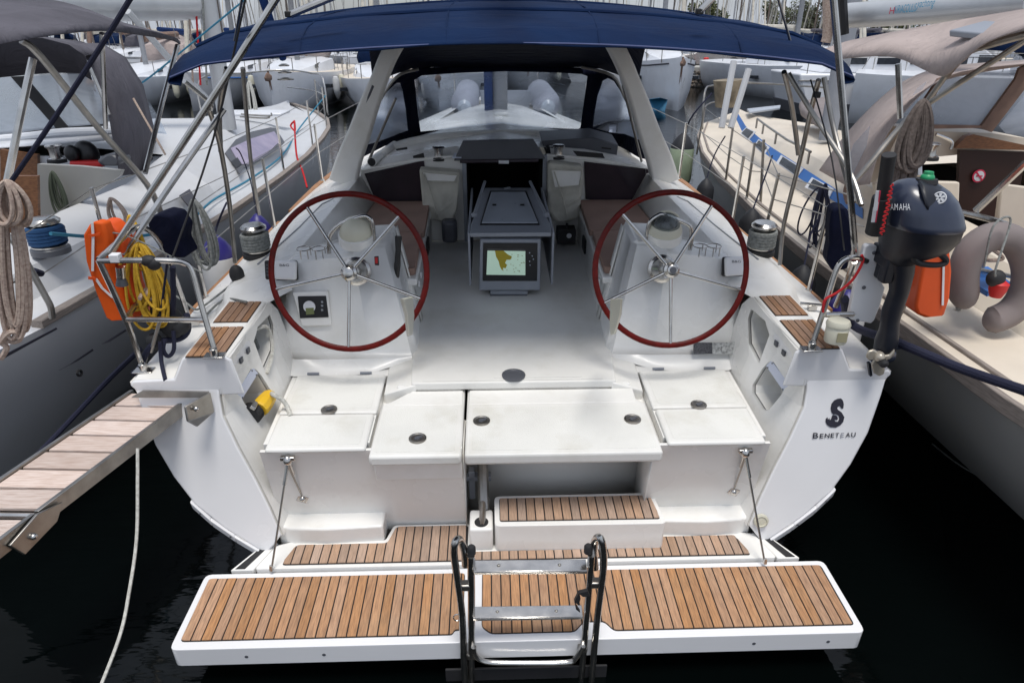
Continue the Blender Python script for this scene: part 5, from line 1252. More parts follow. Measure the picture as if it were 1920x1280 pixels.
g=G(); g.prism([P(1641,417,y=.138),P(1643,417,y=.138),P(1652,358,y=.108),P(1649,358,y=.108)],Rb@V((0,.004,0))); emit('label_stripe',g,M['decalr'],om)
g=G(); g.tube(smooth_curve([P(u,v,y=yo-.10) for u,v in [(1710,480),(1722,493),(1750,497),(1768,495),(1774,488),(1764,478),(1745,468),(1735,470)]],4),.014,8); emit('carry_handle',g,M['rub'],om)
g=G()
rd=random.Random(9); pts=[]
for i in range(46):
    t=i/45; u=1673-20*t+3*math.sin(i*1.7)+rd.uniform(-2,2); v=345+95*t; pts.append(P(u,v,y=.12))
g.tube(smooth_curve(pts,3),.0035,5); emit('kill_cord',g,M['redrope'],om)
# ================================================================== LEFT YACHT
ly=thing('sailing_yacht','grey-white sailing yacht moored at our left with grey canvas dodger and bimini','sailing yacht',LM)
def w(x,y,z): return V((x,y,z))
def symm(p,c): return V((2*c-p.x,p.y,p.z))
CX=-4.72
sh=[(3.2,-2.93,1.27),(3.75,-2.815,1.285),(5,-2.74,1.29),(6.5,-2.69,1.30),(8,-2.70,1.32),(9.5,-2.77,1.34),(11,-2.93,1.37),(12,-3.08,1.39),(13,-3.35,1.42),(14,-3.8,1.45),(15.2,-4.65,1.5)]
rows=[]
for y,x,z in sh:
    hb=x-CX; pr=[(1,z),(1.0,z-.1),(.955,z*.62),(.86,z*.28),(.70,0.0),(.4,-.25)]
    r=[w(CX+hb*k,y,zz) for k,zz in pr]; rows.append(r+[symm(p,CX) for p in reversed(r)])
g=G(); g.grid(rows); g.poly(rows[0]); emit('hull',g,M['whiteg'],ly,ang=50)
# hull graphics: two tapered dark streaks and a ring
for pts in ([(110,694),(130,683),(172,654),(174,657),(145,676)],[(190,645),(245,610),(247,613),(205,640)],[(0,668),(104,614),(106,617),(0,675)]):
    g=G(); 
    f3=[W(u,v,X=-2.72 if v>640 else -2.715) for u,v in pts]; g.prism(f3,V((.006,0,0))); emit('hull_stripe',g,M['ink'],ly,smooth=False)
g=G(); g.tube([W(149+4.5*math.cos(t),699+5*math.sin(t),X=-2.70) for t in [i*.52 for i in range(12)]],.008,6,closed=True); emit('hull_fitting',g,M['rub'],ly)
# deck
rows=[]
secL=[(3.2,-2.93,1.27,.45,1.42,.75,1.46),(3.75,-2.815,1.285,.42,1.47,.80,1.53),(5,-2.74,1.29,.42,1.5,.85,1.60),(6.3,-2.69,1.30,.42,1.5,.85,1.63),(7.0,-2.69,1.305,.40,1.48,.80,1.78),(8,-2.70,1.32,.38,1.5,.78,1.83),(9.5,-2.77,1.34,.42,1.48,.85,1.76),(11,-2.93,1.37,.5,1.45,.95,1.60),(12,-3.08,1.39,.55,1.42,.95,1.48),(13,-3.35,1.42,.5,1.44,.8,1.46),(14,-3.8,1.45,.3,1.46,.5,1.47),(15.2,-4.65,1.5,.02,1.5,.04,1.5)]
for y,x,z,d1,z1,d2,z2 in secL:
    r=[w(x,y,z),w(x-.06,y,z+.01),w(x-d1*.8,y,z+.02),w(x-d1,y,z1),w(x-d2,y,z2)]
    if y>=6.9: r+=[w((x-d2+CX)/2,y,z2+.06),w(CX,y,z2+.09)]
    else: r+=[w(x-d2-.02,y,z2-.02),w(x-d2-.06,y,1.15)]
    rows.append(r+[symm(p,CX) for p in reversed(r[:-1])] if y>=6.9 else r)
g=G(); g.grid([r for r in rows if len(r)>8]); g.grid([r for r in rows if len(r)<=8]+[[w(-2.69,7.0,1.305),w(-2.75,7,1.315),w(-2.69-.32,7,1.325),w(-3.09,7,1.48),w(-3.49,7,1.78),w(-3.51,7,1.76),w(-3.55,7,1.15)]])
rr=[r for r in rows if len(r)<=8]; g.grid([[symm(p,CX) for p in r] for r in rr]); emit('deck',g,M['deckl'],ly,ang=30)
g=G(); g.grid([[w(-3.5,3.2,1.0),w(-5.9,3.2,1.0)],[w(-3.5,7,1.0),w(-5.9,7,1.0)]]); emit('cockpit_sole',g,M['greyd'],ly,solid=.02)
g=G(); g.prism([w(-3.52,7.02,1.0),w(-3.52,7.02,1.76),w(-5.9,7.02,1.76),w(-5.9,7.02,1.0)],V((0,.05,0))); lb_=emit('cabin_bulkhead',g,M['white'],ly)
g=G(); g.prism([W(u,v,Y=6.95) for u,v in [(0,280),(70,290),(72,400),(0,440)]],V((0,.04,0))); emit('companionway_door',g,M['wood'],ly)
g=G(); g.prism([W(u,v,Y=5.2) for u,v in [(-10,440),(34,436),(72,425),(70,330),(20,330),(-10,340)]],V((0,.03,0))); emit('cockpit_locker',g,M['wood'],ly)
g=G(); g.prism([W(u,v,Y=5.6) for u,v in [(70,420),(70,308),(150,312),(228,320),(224,330),(120,400)]],V((0,.05,0))); emit('coaming_side',g,M['hullr'],ly)  # hull grey on a white moulding: shade under the bimini put into the colour
# toe rail
def rail(pts,name,m,parent,wd=.05,ht=.045):
    g=G(); rws=[[p+V((-wd/2,0,0)),p+V((-wd/2,0,ht)),p+V((wd/2,0,ht)),p+V((wd/2,0,0))] for p in pts]; g.grid(rws,closed=True); g.poly(rws[0]); g.poly(rws[-1]); return emit(name,g,m,parent,bev=.006)
rail([w(x-.02,y,z+.0) for y,x,z in sh[1:]],'toe_rail',M['greyteak'],ly,.07,.05)
# cabin window
wn_=[(420,290),(440,265),(470,250),(505,242),(515,243),(532,270),(520,282),(490,300),(455,318),(448,330)]
def lcab(u,v,o=0.0):   # on the sloping cabin side
    p0=V((-3.10,8,1.5)); n=V((1,.05,.40+.8)).normalized()
    n=V((.33,-.0,.40)).normalized()
    d=ray(u,v); t=(p0-CAM).dot(n)/d.dot(n); return CAM+d*t+n*o
wf=emit('cabin_window_frame',G().prism([lcab(u,v,.012) for u,v in wn_],V((.01,0,.012))),M['greyd'],ly)
emit('cabin_window',G().prism([lcab(u,v,.028) for u,v in [(447,312),(430,282),(468,264),(512,250),(523,268),(500,290),(475,305),(462,312)]],V((.003,0,.004))),M['purple'],ly)
emit('cabin_window',G().prism([lcab(u,v,.028) for u,v in [(333,372),(352,360),(366,382),(350,392)]],V((.006,0,.008))),M['smoke'],ly)
emit('portlight',G().prism([lcab(u,v,.034) for u,v in [(430,308),(442,300),(450,312),(440,320)]],V((.003,0,.004))),M['black'],wf)
# grab rails on the coachroof
for a,b_,c in (((452,214),(505,218),(508,212)),((450,219),(500,222),(505,217))):
    g=G(); g.tube(smooth_curve([W(u,v,Y=11) for u,v in (a,b_,c)],3),.012,6); emit('handrail',g,M['ssd'],ly)
g=G(); g.box(W(478,212,Y=11.5),1.0,.5,.05); emit('deck_hatch',g,M['white'],ly,bev=.02)
# side deck track, genoa line
emit('furling_line',rope([W(95,438,Z=1.72),W(230,445,Z=1.45),W(340,425,Z=1.40),W(400,375,Z=1.38),W(470,335,Z=1.38),W(530,290,Z=1.40),W(562,240,Z=1.46),W(610,180,Z=1.9),],.012),M['teal'],ly)
# winch with blue rope on the coaming
winch(W(97,474,Z=1.52),.105,ly,up=V((0,0,1)),rope_m=M['bluerope'],base_m=M['greyd'],hh=1.1)
winch(W(108,305,Y=6.8),.075,ly,up=V((0,0,1)),hh=1.1)
g=G(); g.ell(W(162,290,Y=6.6),.12,.08,.13); g.ell(W(135,288,Y=6.5),.07,.05,.08); emit('rope_clutch',g,M['black'],ly)
g=G(); g.box(W(165,307,Y=6.5),.30,.1,.06); emit('tool_roll',g,M['red'],ly,bev=.02)
g=G(); g.prism([W(u,v,Y=6.2) for u,v in [(178,303),(195,290),(215,290),(228,300),(222,312),(190,312)]],V((0,.2,0))); emit('instrument_bag',g,M['greyd'],ly,bev=.03)
loose('rope_coil',coil(G(),W(98,322,Y=5.5),.36,.12,8,.009,seed=31),M['greenrope'],'dark green rope coil hanging in the left yacht cockpit','rope coil')
loose('rope_hank',coil(G(),W(207,372,Y=4.6),.20,.14,4,.009,seed=33),M['beige'],'beige rope looped over the left yacht guard wire behind the lifebuoy','rope')
# stanchions and guard wires, pushpit of left yacht
tops=[]
for (u,v,u2,v2) in ((400,410,340,175-0),(512,362,515,263),(528,352,522,247),(438,380,428,290)):
    pass
for yq in (4.6,6.6,8.4,10.2,12.2,13.6):
    x=[a for a in sh if a[0]>=yq][0]; pv=[a for a in sh if a[0]<=yq][-1]; t=(yq-pv[0])/max(.01,(x[0]-pv[0])); xx=pv[1]+(x[1]-pv[1])*t; zz=pv[2]+(x[2]-pv[2])*t
    b0=w(xx-.05,yq,zz+.03); t0=w(xx-.06,yq,zz+.66); emit('stanchion',G().tube([b0,t0],.0135,8),M['ss'],ly); tops.append((b0,t0))
pp0=(W(95,596,Z=1.3),W(22,450,Y=3.7))
for f in (.5,.98):
    g=G(); g.tube([pp0[0].lerp(pp0[1],f)]+[b0.lerp(t0,f) for b0,t0 in tops],.004,6); emit('guard_wire',g,M['ssd'],ly)
g=G(); g.tube(smooth_curve([W(u,v,Y=3.72) for u,v in [(98,596),(95,575),(85,555),(60,510),(32,462),(14,442),(-20,430)]],4),.018,10); g.tube([W(62,512,Y=3.72),W(-20,545,Y=3.6)],.014,8); emit('pushpit_rail',g,M['ssd'],ly)
g=G(); g.tube([W(78,513,Y=3.85),W(64,508,Y=3.8)],.02,8); emit('wire_knot',g,M['navyrope'],ly)
# pulpit at the bow
g=G(); g.tube(smooth_curve([w(-3.5,13.6,1.45),w(-3.55,13.7,2.1),w(-4.0,14.6,2.15),w(-4.7,15.2,2.18),w(-5.4,14.6,2.15),w(-5.85,13.7,2.1),w(-5.9,13.6,1.45)],4),.016,8); g.tube(smooth_curve([w(-3.55,13.7,1.8),w(-4.0,14.6,1.82),w(-4.7,15.2,1.85)],4),.012,8); emit('pulpit',g,M['ss'],ly)
g=G(); 
for k in range(3): g.lathe([(.16-.03*k,0),(.17-.03*k,.02),(.05,.05)],w(-4.65,15.0,2.0+.13*k),(0,0,1),16)
emit('furler_drum',g,M['ssd'],ly)
emit('furled_headsail',G().tube([w(-4.65,15.0,2.4),w(-4.7,11.5,7.5)],[.07,.12],10),M['sailb'],ly)
# dodger of the left yacht
def lp_(px,Y,t,m,name,parent,bev=0,solid=None): return emit(name,G().prism([W(u,v,Y=Y) for u,v in px],V((0,t,0))),m,parent,bev=bev)
ld_=emit('dodger',G().grid([[W(u,v,Y=y) for u,v,y in r] for r in
  [[(225,330,6.2),(212,260,6.2),(200,190,6.2),(168,120,6.2),(130,85,6.2)],
   [(262,325,6.6),(250,250,6.5),(232,180,6.5),(200,115,6.5),(160,82,6.5)],
   [(285,300,7.0),(278,240,7.0),(262,170,7.0),(228,110,7.0),(185,82,7.0)],
   [(300,285,7.6),(278,200,7.6),(268,160,7.6),(235,108,7.5),(190,82,7.5)]]]),M['greyc'],ly,solid=.01,ang=60)
emit('dodger_roof',G().grid([[W(u,v,Y=y) for u,v,y in r] for r in
  [[(-40,150,6.2),(0,145,6.2),(50,140,6.2),(100,136,6.2),(150,137,6.2),(172,150,6.2)],
   [(-40,90,6.0),(0,80,6.0),(40,74,6.0),(80,72,6.0),(130,85,6.0),(160,105,6.0)],
   [(-40,80,6.9),(0,72,6.9),(40,70,6.9),(80,70,6.9),(150,78,6.9),(200,95,7.0)]]]),M['greyc'],ly,solid=.01,ang=60)
lp_([(-20,258),(110,243),(200,236),(200,230),(120,236),(-20,250)],7.4,.03,M['black'],'dodger_lower_edge',ly)
g=G(); g.prism([W(u,v,Y=7.3) for u,v in [(20,144),(45,143),(126,238),(104,240)]],V((0,.02,0))); emit('dodger_strip',g,M['rub'],ly)
for px in ([(-20,148),(22,144),(104,240),(-20,256)],[(46,143),(170,138),(188,165),(203,232),(128,238)]):
    g=G(); g.poly([W(u,v,Y=7.32) for u,v in px]); emit('dodger_window',g,M['vinyl2'],ly)
g=G(); g.poly([W(u,v,Y=7.9) for u,v in [(279,190),(300,225),(318,262),(300,285),(270,290),(276,240)]]); emit('dodger_window',g,M['vinyl'],ly)
g=G(); g.tube(smooth_curve([W(u,v,Y=7.2) for u,v in [(-20,262),(60,254),(120,247),(215,244)]],4),.035,8); emit('dodger_coaming',g,M['white'],ly)
g=G(); g.grid([[W(-30,280,Y=7.0),W(215,262,Y=7.0)],[W(-30,258,Y=7.3),W(215,246,Y=7.3)]]); emit('coachroof_top',g,M['white'],ly,solid=.01)
# bimini of the left yacht
def brow(pts): return [W(u,v,Y=y) for u,v,y in smooth2(pts)]
def smooth2(pts): return [tuple(p) for p in smooth_curve(pts,4)]
rws=[brow([(-60,100,3.6),(0,84,3.7),(100,66,4.0),(190,58,4.4),(260,66,5.0),(320,76,5.6),(337,84,5.8)]),
     brow([(-60,80,3.65),(0,66,3.75),(100,52,4.05),(190,46,4.45),(262,55,5.05),(325,70,5.65),(338,82,5.85)]),
     brow([(-60,40,4.0),(0,30,4.1),(90,20,4.4),(170,26,4.8),(240,46,5.3),(310,66,5.8),(338,80,6.0)]),
     brow([(-60,-10,4.6),(0,-8,4.8),(90,0,5.1),(150,14,5.3),(220,40,5.7),(300,62,6.1),(338,79,6.2)])]
lb2=emit('bimini',G().grid(rws),M['greyc'],ly,solid=.008,ang=60)
def wt(name,pts,r,m,parent,n=8):
    g=G(); q=[W(u,v,Y=y) for u,v,y in pts]; q=smooth_curve(q,4) if len(q)>2 else q; return emit(name,g.tube(q,r,n),m,parent)
wt('bimini_pole',[(62,110,4.4),(38,220,4.3),(8,370,4.2)],.022,M['ss'],ly)
wt('bimini_pole',[(40,76,4.4),(75,105,4.5),(180,235,4.9),(275,345,5.2),(305,408,5.3)],.022,M['ssd'],ly)
wt('bimini_pole',[(191,63,5.2),(198,240,5.6)],.018,M['ss'],ly)
wt('bimini_pole',[(333,85,5.8),(305,190,5.5),(272,325,5.1)],.018,M['ss'],ly)
wt('bimini_strut',[(145,95,6.1),(170,130,6.1),(205,215,6.1)],.014,M['ss'],ly)
wt('bimini_strut',[(250,185,6.2),(310,290,6.0)],.009,M['beige'],ly)
wt('backstay_line',[(248,-8,3.6),(200,70,3.6),(100,225,3.6),(0,370,3.6),(-20,395,3.6)],.013,M['navyrope'],ly)
# boom and mast of left yacht
emit('boom',G().tube([W(-10,2,Y=7),W(180,8,Y=8),W(365,8,Y=8.8)],.17,14),M['boom'],ly)
mt=emit('mast',G().lathe([(.105,-1.12),(.105,0),(.105,10)],W(398,60,Y=8.9),(0,0,1),14,sq=.8),M['boom'],ly)
for u0,u1,m_ in ((353,362,'beige'),(366,376,'red'),(380,388,'greyrope')): wt('halyard',[(u0,-8,8.7),(u1,160,8.7)],.012,M[m_] if m_!='red' else M['redrope'],ly)
wt('vang',[(240,22,8),(335,130,8.6),(388,185,8.8)],.035,M['boom'],ly)
wt('preventer_line',[(465,-5,8),(300,130,8.3),(262,158,8.3)],.010,M['teal'],ly)
loose('rope_hank',coil(G(),W(467,152,Y=13.0),.75,.16,5,.013,seed=40,seg=14),M['whiterope'],'white rope hank hung on the left yacht forward guard wire','rope coil')
loose('red_line',rope([W(551,228,Y=9.5),W(545,236,Y=9.5),W(553,245,Y=9.4),W(552,228,Y=9.5),W(556,290,Y=9.1),W(567,320,Y=8.9),W(576,352,Y=8.6)],.012),M['redrope'],'red line tied to a left yacht stanchion and leading down','rope')
# ================================================================== RIGHT YACHT
ry_=thing('sailing_yacht','cream-decked sailing yacht moored at our right with blue window band and taupe canvas','sailing yacht',RM)
CR=4.45
shr=[(1.2,2.75,1.22),(2.99,2.50,1.235),(4.2,2.46,1.245),(5.3,2.45,1.25),(7,2.50,1.26),(8.7,2.62,1.28),(10.3,2.82,1.30),(11.8,3.12,1.34),(13,3.5,1.38),(14.2,4.4,1.45)]
rows=[]
for y,x,z in shr:
    hb=x-CR; pr=[(1,z),(1.0,z-.08),(.94,z*.66),(.80,z*.32),(.55,0.0),(.3,-.25)]
    r=[w(CR+hb*k,y,zz) for k,zz in pr]; rows.append(r+[symm(p,CR) for p in reversed(r)])
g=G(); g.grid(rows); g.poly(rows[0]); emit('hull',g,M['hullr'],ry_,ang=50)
secR=[(1.2,2.75,1.22,.5,1.25,.9,1.45),(2.99,2.50,1.235,.5,1.26,.75,1.5),(4.2,2.46,1.245,.55,1.27,.78,1.52),(5.3,2.45,1.25,.60,1.28,.80,1.56),(7,2.50,1.26,.62,1.29,.82,1.62),(8.7,2.62,1.28,.58,1.31,.85,1.62),(10.3,2.82,1.30,.45,1.34,.8,1.52),(11.8,3.12,1.34,.35,1.37,.6,1.42),(13,3.5,1.38,.3,1.39,.5,1.41),(14.2,4.4,1.45,.02,1.45,.03,1.45)]
rows=[];rw2=[]
for y,x,z,d1,z1,d2,z2 in secR:
    r=[w(x,y,z),w(x+.06,y,z+.01),w(x+d1,y,z1),w(x+d2,y,z2)]
    if y>=6.9: r+=[w((x+d2+CR)/2,y,z2+.05),w(CR,y,z2+.08)]; rows.append(r+[symm(p,CR) for p in reversed(r[:-1])])
    else: r+=[w(x+d2+.3,y,z2-.0),w(x+d2+.32,y,1.0)]; rw2.append(r)
rw2.append([w(2.5,7,1.26),w(2.56,7,1.27),w(3.12,7,1.29),w(3.32,7,1.62),w(3.62,7,1.62),w(3.64,7,1.0)])
g=G(); g.grid(rows); g.grid(rw2); g.grid([[symm(p,CR) for p in r] for r in rw2]); emit('deck',g,M['cream'],ry_,ang=28)
rail([w(x-.01,y,z-.09) for y,x,z in shr[:-1]],'rubbing_strake',M['greyteak'],ry_,.05,.09)
rail([w(x+.07,y,z+.0) for y,x,z in shr[:-1]],'toe_rail',M['greyteak'],ry_,.03,.03)
g=G(); g.grid([[w(3.6,1.2,1.0),w(5.3,1.2,1.0)],[w(3.6,7,1.0),w(5.3,7,1.0)]]); emit('cockpit_sole',g,M['wood'],ry_,solid=.02)
# blue window band along the cabin side
def rcab(u,v,o=0.0):
    p0=V((3.10,7,1.30)); n=V((-.33,.0,.20)).normalized(); d=ray(u,v); t=(p0-CAM).dot(n)/d.dot(n); return CAM+d*t+n*o
band=[(1378,216),(1386,215),(1400,238),(1440,272),(1480,298),(1560,350),(1620,392),(1620,412),(1555,372),(1500,335),(1430,285),(1395,252)]
bd=emit('window_band',G().prism([rcab(u,v,.014) for u,v in band],V((-.003,0,.002))),M['blue'],ry_,smooth=False)
for px in ([(1394,252),(1403,243),(1416,250),(1406,262)],[(1420,276),(1427,266),(1442,278),(1434,290)],[(1465,309),(1472,297),(1503,317),(1494,330)],[(1520,354),(1530,339),(1560,356),(1553,371)]):
    ctr=(sum(p[0] for p in px)/4,sum(p[1] for p in px)/4)
    big=[(ctr[0]+(p[0]-ctr[0])*1.35,ctr[1]+(p[1]-ctr[1])*1.25) for p in px]
    fr_=emit('cabin_window_frame',G().prism([rcab(u,v,.02) for u,v in big],V((-.008,0,.005))),M['white'],ry_)
    emit('pane',G().prism([rcab(u,v,.032) for u,v in px],V((-.004,0,.003))),M['glassd'],fr_)
g=G(); q=[W(u,v,Z=1.85) for u,v in [(1420,223),(1440,238),(1475,262),(1520,285)]]; g.tube(q,.013,8)
for a in [W(u,v,Z=1.85) for u,v in [(1420,223),(1432,233),(1456,250),(1518,284)]]: g.tube([a,a-V((0,0,.12))],.013,6)
emit('handrail',g,M['ssd'],ry_)
emit('deck_hatch',G().prism([W(u,v,Z=1.56) for u,v in [(1400,208),(1405,214),(1462,206),(1463,201)]],V((0,0,.04))),M['greyl'],ry_,bev=.01)
# stanchions
tops=[]
for (u0,v0,u1,v1,Y) in ((1306,290,1322,200,10.6),(1360,345,1374,240,8.3),(1400,372,1415,268,7.3),(1438,420,1460,325,6.0),(1426,380,1432,262,7.1)):
    b0=W(u0,v0,Y=Y); t0=W(u1,v1,Y=Y-.02); emit('stanchion',G().tube([b0,t0],.015,8),M['ssd'],ry_); tops.append((b0,t0))
tops=sorted(tops,key=lambda a:-a[0].y)
e1=W(1640,580,Y=4.0)
for f in (.5,.97):
    g=G(); g.tube([b0.lerp(t0,f) for b0,t0 in tops]+[W(1620,480-110*f,Y=4.0)],.0045,6); emit('guard_wire',g,M['ssd'],ry_)
g=G(); g.tube(smooth_curve([w(3.3,12.3,1.36),w(3.3,12.4,1.95),w(3.7,13.4,2.0),w(4.45,14.2,2.0),w(5.2,13.4,2.0),w(5.6,12.4,1.95),w(5.6,12.3,1.36)],4),.018,8); g.tube(smooth_curve([w(3.3,12.4,1.65),w(3.7,13.4,1.7),w(4.45,14.2,1.7)],4),.013,8); emit('pulpit',g,M['ssd'],ry_)
# white fabric boarding poles / passerelle poles on deck
for a,b_ in (((1353,240,8.4),(1376,115,8.6)),((1370,240,8.4),(1404,130,8.6))):
    wt('white_pole',[a,b_],.038,M['whiteg'],ry_)
emit('anchor_bag',G().tube([W(1367,150,Y=13),W(1364,200,Y=13)],[.28,.22],12),mat('dirty_canvas',(.30,.25,.18),.9,var=.3,vs=4),ry_)
g=G(); g.prism([W(u,v,Z=1.75) for u,v in [(1497,204),(1540,195),(1575,200),(1572,240),(1545,250),(1500,218)]],V((0,0,.12))); emit('deck_cushion',g,M['taupe2'],ry_,bev=.04,seg=3)
# dodger of right yacht
def rgrid(rows,m,name,solid=.008): return emit(name,G().grid([[W(u,v,Y=y) for u,v,y in smooth2(r)] for r in rows]),m,ry_,solid=solid,ang=60)
rgrid([[(1536,320,6.6),(1580,260,6.6),(1640,195,6.6),(1700,150,6.6),(1780,125,6.6),(1940,112,6.6)],
       [(1590,350,5.6),(1625,270,5.7),(1665,215,5.8),(1720,175,5.9),(1790,145,6.0),(1940,120,6.2)],
       [(1630,345,5.0),(1650,280,5.0),(1675,235,5.0),(1735,170,5.0),(1800,135,5.4),(1940,118,5.6)]],M['taupe'],'dodger')
for px,Y in (([(1696,220),(1700,195),(1720,165),(1738,152),(1722,185),(1716,235)],5.7),([(1738,236),(1768,150),(1800,138),(1910,131),(1905,155),(1845,235)],5.9),([(1873,236),(1935,160),(1935,260),(1885,250)],5.9),([(1580,330),(1600,270),(1632,235),(1622,290),(1605,345)],5.6)):
    g=G(); g.poly([W(u,v,Y=Y) for u,v in px]); emit('dodger_window',g,M['vinyl2'],ry_)
for px in ([(1716,238),(1735,185),(1760,148),(1772,143),(1745,200),(1738,238)],[(1838,240),(1905,148),(1912,128),(1935,118),(1935,150),(1860,248)],[(1735,242),(1850,240),(1850,236),(1735,234)]):
    g=G(); g.prism([W(u,v,Y=5.85) for u,v in px],V((0,.03,0))); emit('dodger_edge',g,M['sailbag'],ry_)
g=G(); g.prism([W(u,v,Y=6.0) for u,v in [(1640,345),(1690,240),(1740,246),(1860,250),(1940,262),(1940,300),(1800,290),(1690,300)]],V((0,.5,0))); emit('coachroof_end',g,M['cream'],ry_)
g=G(); g.prism([W(u,v,Y=5.9) for u,v in [(1800,282),(1925,285),(1900,420),(1795,405)]],V((0,.04,0))); emit('companionway_door',g,mat('dark_wood_door',(.035,.014,.009),.5),ry_)
g=G(); g.prism([W(u,v,Y=5.85) for u,v in [(1790,278),(1930,282),(1930,274),(1825,252),(1812,256)]],V((0,.06,0))); emit('wood_trim',g,M['wood'],ry_)
g=G(); g.lathe([(.055,0),(.055,.004),(.045,.005),(0,.005)],W(1835,330,Y=5.88),(0,-1,0),20); nsg=emit('no_smoking_sign',g,M['decalr'],ry_)
g=G(); g.lathe([(.043,.006),(.0,.007)],W(1835,330,Y=5.88),(0,-1,0),20); emit('sign_face',g,M['decal'],nsg)
c=W(1835,330,Y=5.88)+V((0,-.009,0)); g=G(); g.box(c,.09,.003,.012,Matrix.Rotation(R(45),3,'Y')); g.box(c+V((0,.001,.0)),.055,.002,.01); emit('sign_bar',g,M['decalr'],nsg)
for px in ([(1640,345),(1690,335),(1735,340),(1800,342),(1798,400),(1740,470),(1650,420)],[(1880,345),(1935,352),(1935,440),(1870,420)]):
    g=G(); g.prism([W(u,v,Y=5.2) for u,v in px],V((0,.05,0))); emit('cockpit_pocket',g,M['cream'],ry_,bev=.01)
g=G(); g.tube(smooth_curve([W(u,v,Y=5.0) for u,v in [(1755,252),(1780,262),(1785,270),(1782,280)]],3),.012,8); emit('grab_handle',g,M['ss'],ry_)
winch(W(1740,300,Y=5.2),.06,ry_,up=V((0,0,1)))
# bimini of right yacht
rgrid([[(1540,118,5.6),(1600,108,5.2),(1680,108,4.9),(1762,143,4.5),(1800,120,4.2),(1850,80,3.9),(1940,48,3.6)],
       [(1538,110,5.7),(1595,95,5.3),(1670,85,5.0),(1740,100,4.7),(1800,90,4.4),(1850,65,4.1),(1940,40,3.8)],
       [(1540,95,5.9),(1590,78,5.6),(1680,60,5.4),(1760,45,5.2),(1820,35,5.0),(1880,25,4.8),(1940,15,4.6)]],M['taupe'],'bimini')
g=G(); g.prism([W(u,v,Y=4.2) for u,v in [(1855,64),(1930,44),(1930,56),(1855,78)]],V((0,.4,.02))); emit('solar_panel_edge',g,M['grey'],ry_,bev=.01)
wt('bimini_pole',[(1684,120,4.9),(1688,222,4.9)],.02,M['ss'],ry_)
wt('bimini_pole',[(1775,140,4.5),(1812,100,4.3),(1850,85,4.1),(1935,62,3.9)],.022,M['ssd'],ry_)
wt('bimini_pole',[(1935,68,4.1),(1740,195,4.6),(1690,235,4.7),(1620,320,4.6),(1590,350,4.6)],.018,M['ssd'],ry_)
wt('bimini_pole',[(1775,140,4.6),(1735,195,4.7)],.018,M['ssd'],ry_)
wt('bimini_pole',[(1930,300,3.9),(1830,395,4.1)],.022,M['ss'],ry_)
wt('pushpit_rail',[(1790,395,4.3),(1870,415,3.9),(1930,440,3.7)],.018,M['ss'],ry_)
wt('pushpit_rail',[(1850,470,4.1),(1825,540,4.1),(1795,580,4.1)],.018,M['ssd'],ry_)
wt('pushpit_rail',[(1795,497,4.1),(1930,525,3.8)],.014,M['ssd'],ry_)
wt('pushpit_rail',[(1725,495,4.0),(1700,560,4.0),(1670,620,4.0)],.018,M['ssd'],ry_)
wt('pushpit_rail',[(1722,235,4.9),(1724,330,4.7)],.018,M['ss'],ry_)
# boom with its lettering, mast
bb=emit('boom',G().tube([W(1588,30,Y=7.5),W(1760,18,Y=6.6),W(1940,2,Y=5.8)],.115,16),M['boom'],ry_)
p0=W(1680,25,Y=6.88); p1=W(1752,18,Y=6.52); xd=(p1-p0); 
text_mesh('KIRIACOULIS',W(1676,26,Y=6.86)+V((0,0,0)),xd,V((0,0,1)),.095,'lettering',M['decalb'],ry_,width=xd.length*.58,ext=.001)
text_mesh('yachting',W(1718,15,Y=6.6),xd,V((0,0,1)),.09,'lettering',M['decalb'],ry_,width=xd.length*.45,shear=.3,ext=.001)
text_mesh('H',W(1667,27,Y=6.9),xd,V((0,0,1)),.08,'lettering',M['decalr'],ry_,width=.05,ext=.001)
emit('mast',G().lathe([(.10,-1.2),(.10,10)],W(1588,60,Y=8.6),(0,0,1),12),M['grey'],ry_)
wt('halyard',[(1552,-5,7.3),(1552,60,7.3),(1548,80,7.3)],.05,M['beige'],ry_); wt('halyard',[(1578,-5,7.2),(1582,65,7.2)],.05,M['black'],ry_)
# cockpit ropes and gear
loose('rope_hank',coil(coil(G(),W(1732,190,Y=4.3),.42,.15,9,.017,seed=50),W(1725,200,Y=4.3),.62,.1,4,.017,seed=51),M['brownrope'],'thick brown rope hank hung in the right yacht cockpit above the outboard','rope coil')
loose('rope_tail',rope([W(1585,310,Y=5.5),W(1592,330,Y=5.5),W(1585,360,Y=5.5),W(1590,380,Y=5.4)],.02),M['sailbag'],'brown leather-wrapped rope end beside the right yacht dodger','rope')
hb=lth('lifebuoy',W(1860,600,Y=3.7),'taupe fabric horseshoe lifebuoy on the right yacht pushpit','lifebuoy')
cpts=[(1810,575),(1806,540),(1808,505),(1820,472),(1846,449),(1878,443),(1908,458),(1926,498),(1922,545),(1900,580),(1868,598),(1850,600)]
emit('buoy_cover',G().tube(smooth_curve([W(u,v,Y=3.7) for u,v in cpts],4),[.03,.055,.070]+[.080]*39+[.070,.055,.03],16),M['taupe2'],hb)
emit('buoy_lanyard',rope([W(1845,500,Y=3.55),W(1862,425,Y=3.55),W(1895,412,Y=3.6),W(1868,500,Y=3.5),W(1866,518,Y=3.5)],.006),M['greyrope'],hb)
o2=lth('lifebuoy',W(1745,590,Y=3.45),'orange horseshoe lifebuoy hanging on the right yacht quarter below the outboard motor','lifebuoy')
emit('buoy_front',G().prism([W(u,v,Y=3.45) for u,v in [(1752,455),(1770,452),(1782,470),(1786,510),(1782,560),(1772,592),(1735,596),(1720,590),(1716,575),(1728,510),(1738,470)]],V((0,.14,0))),M['orangeR'],o2,bev=.055,seg=4)
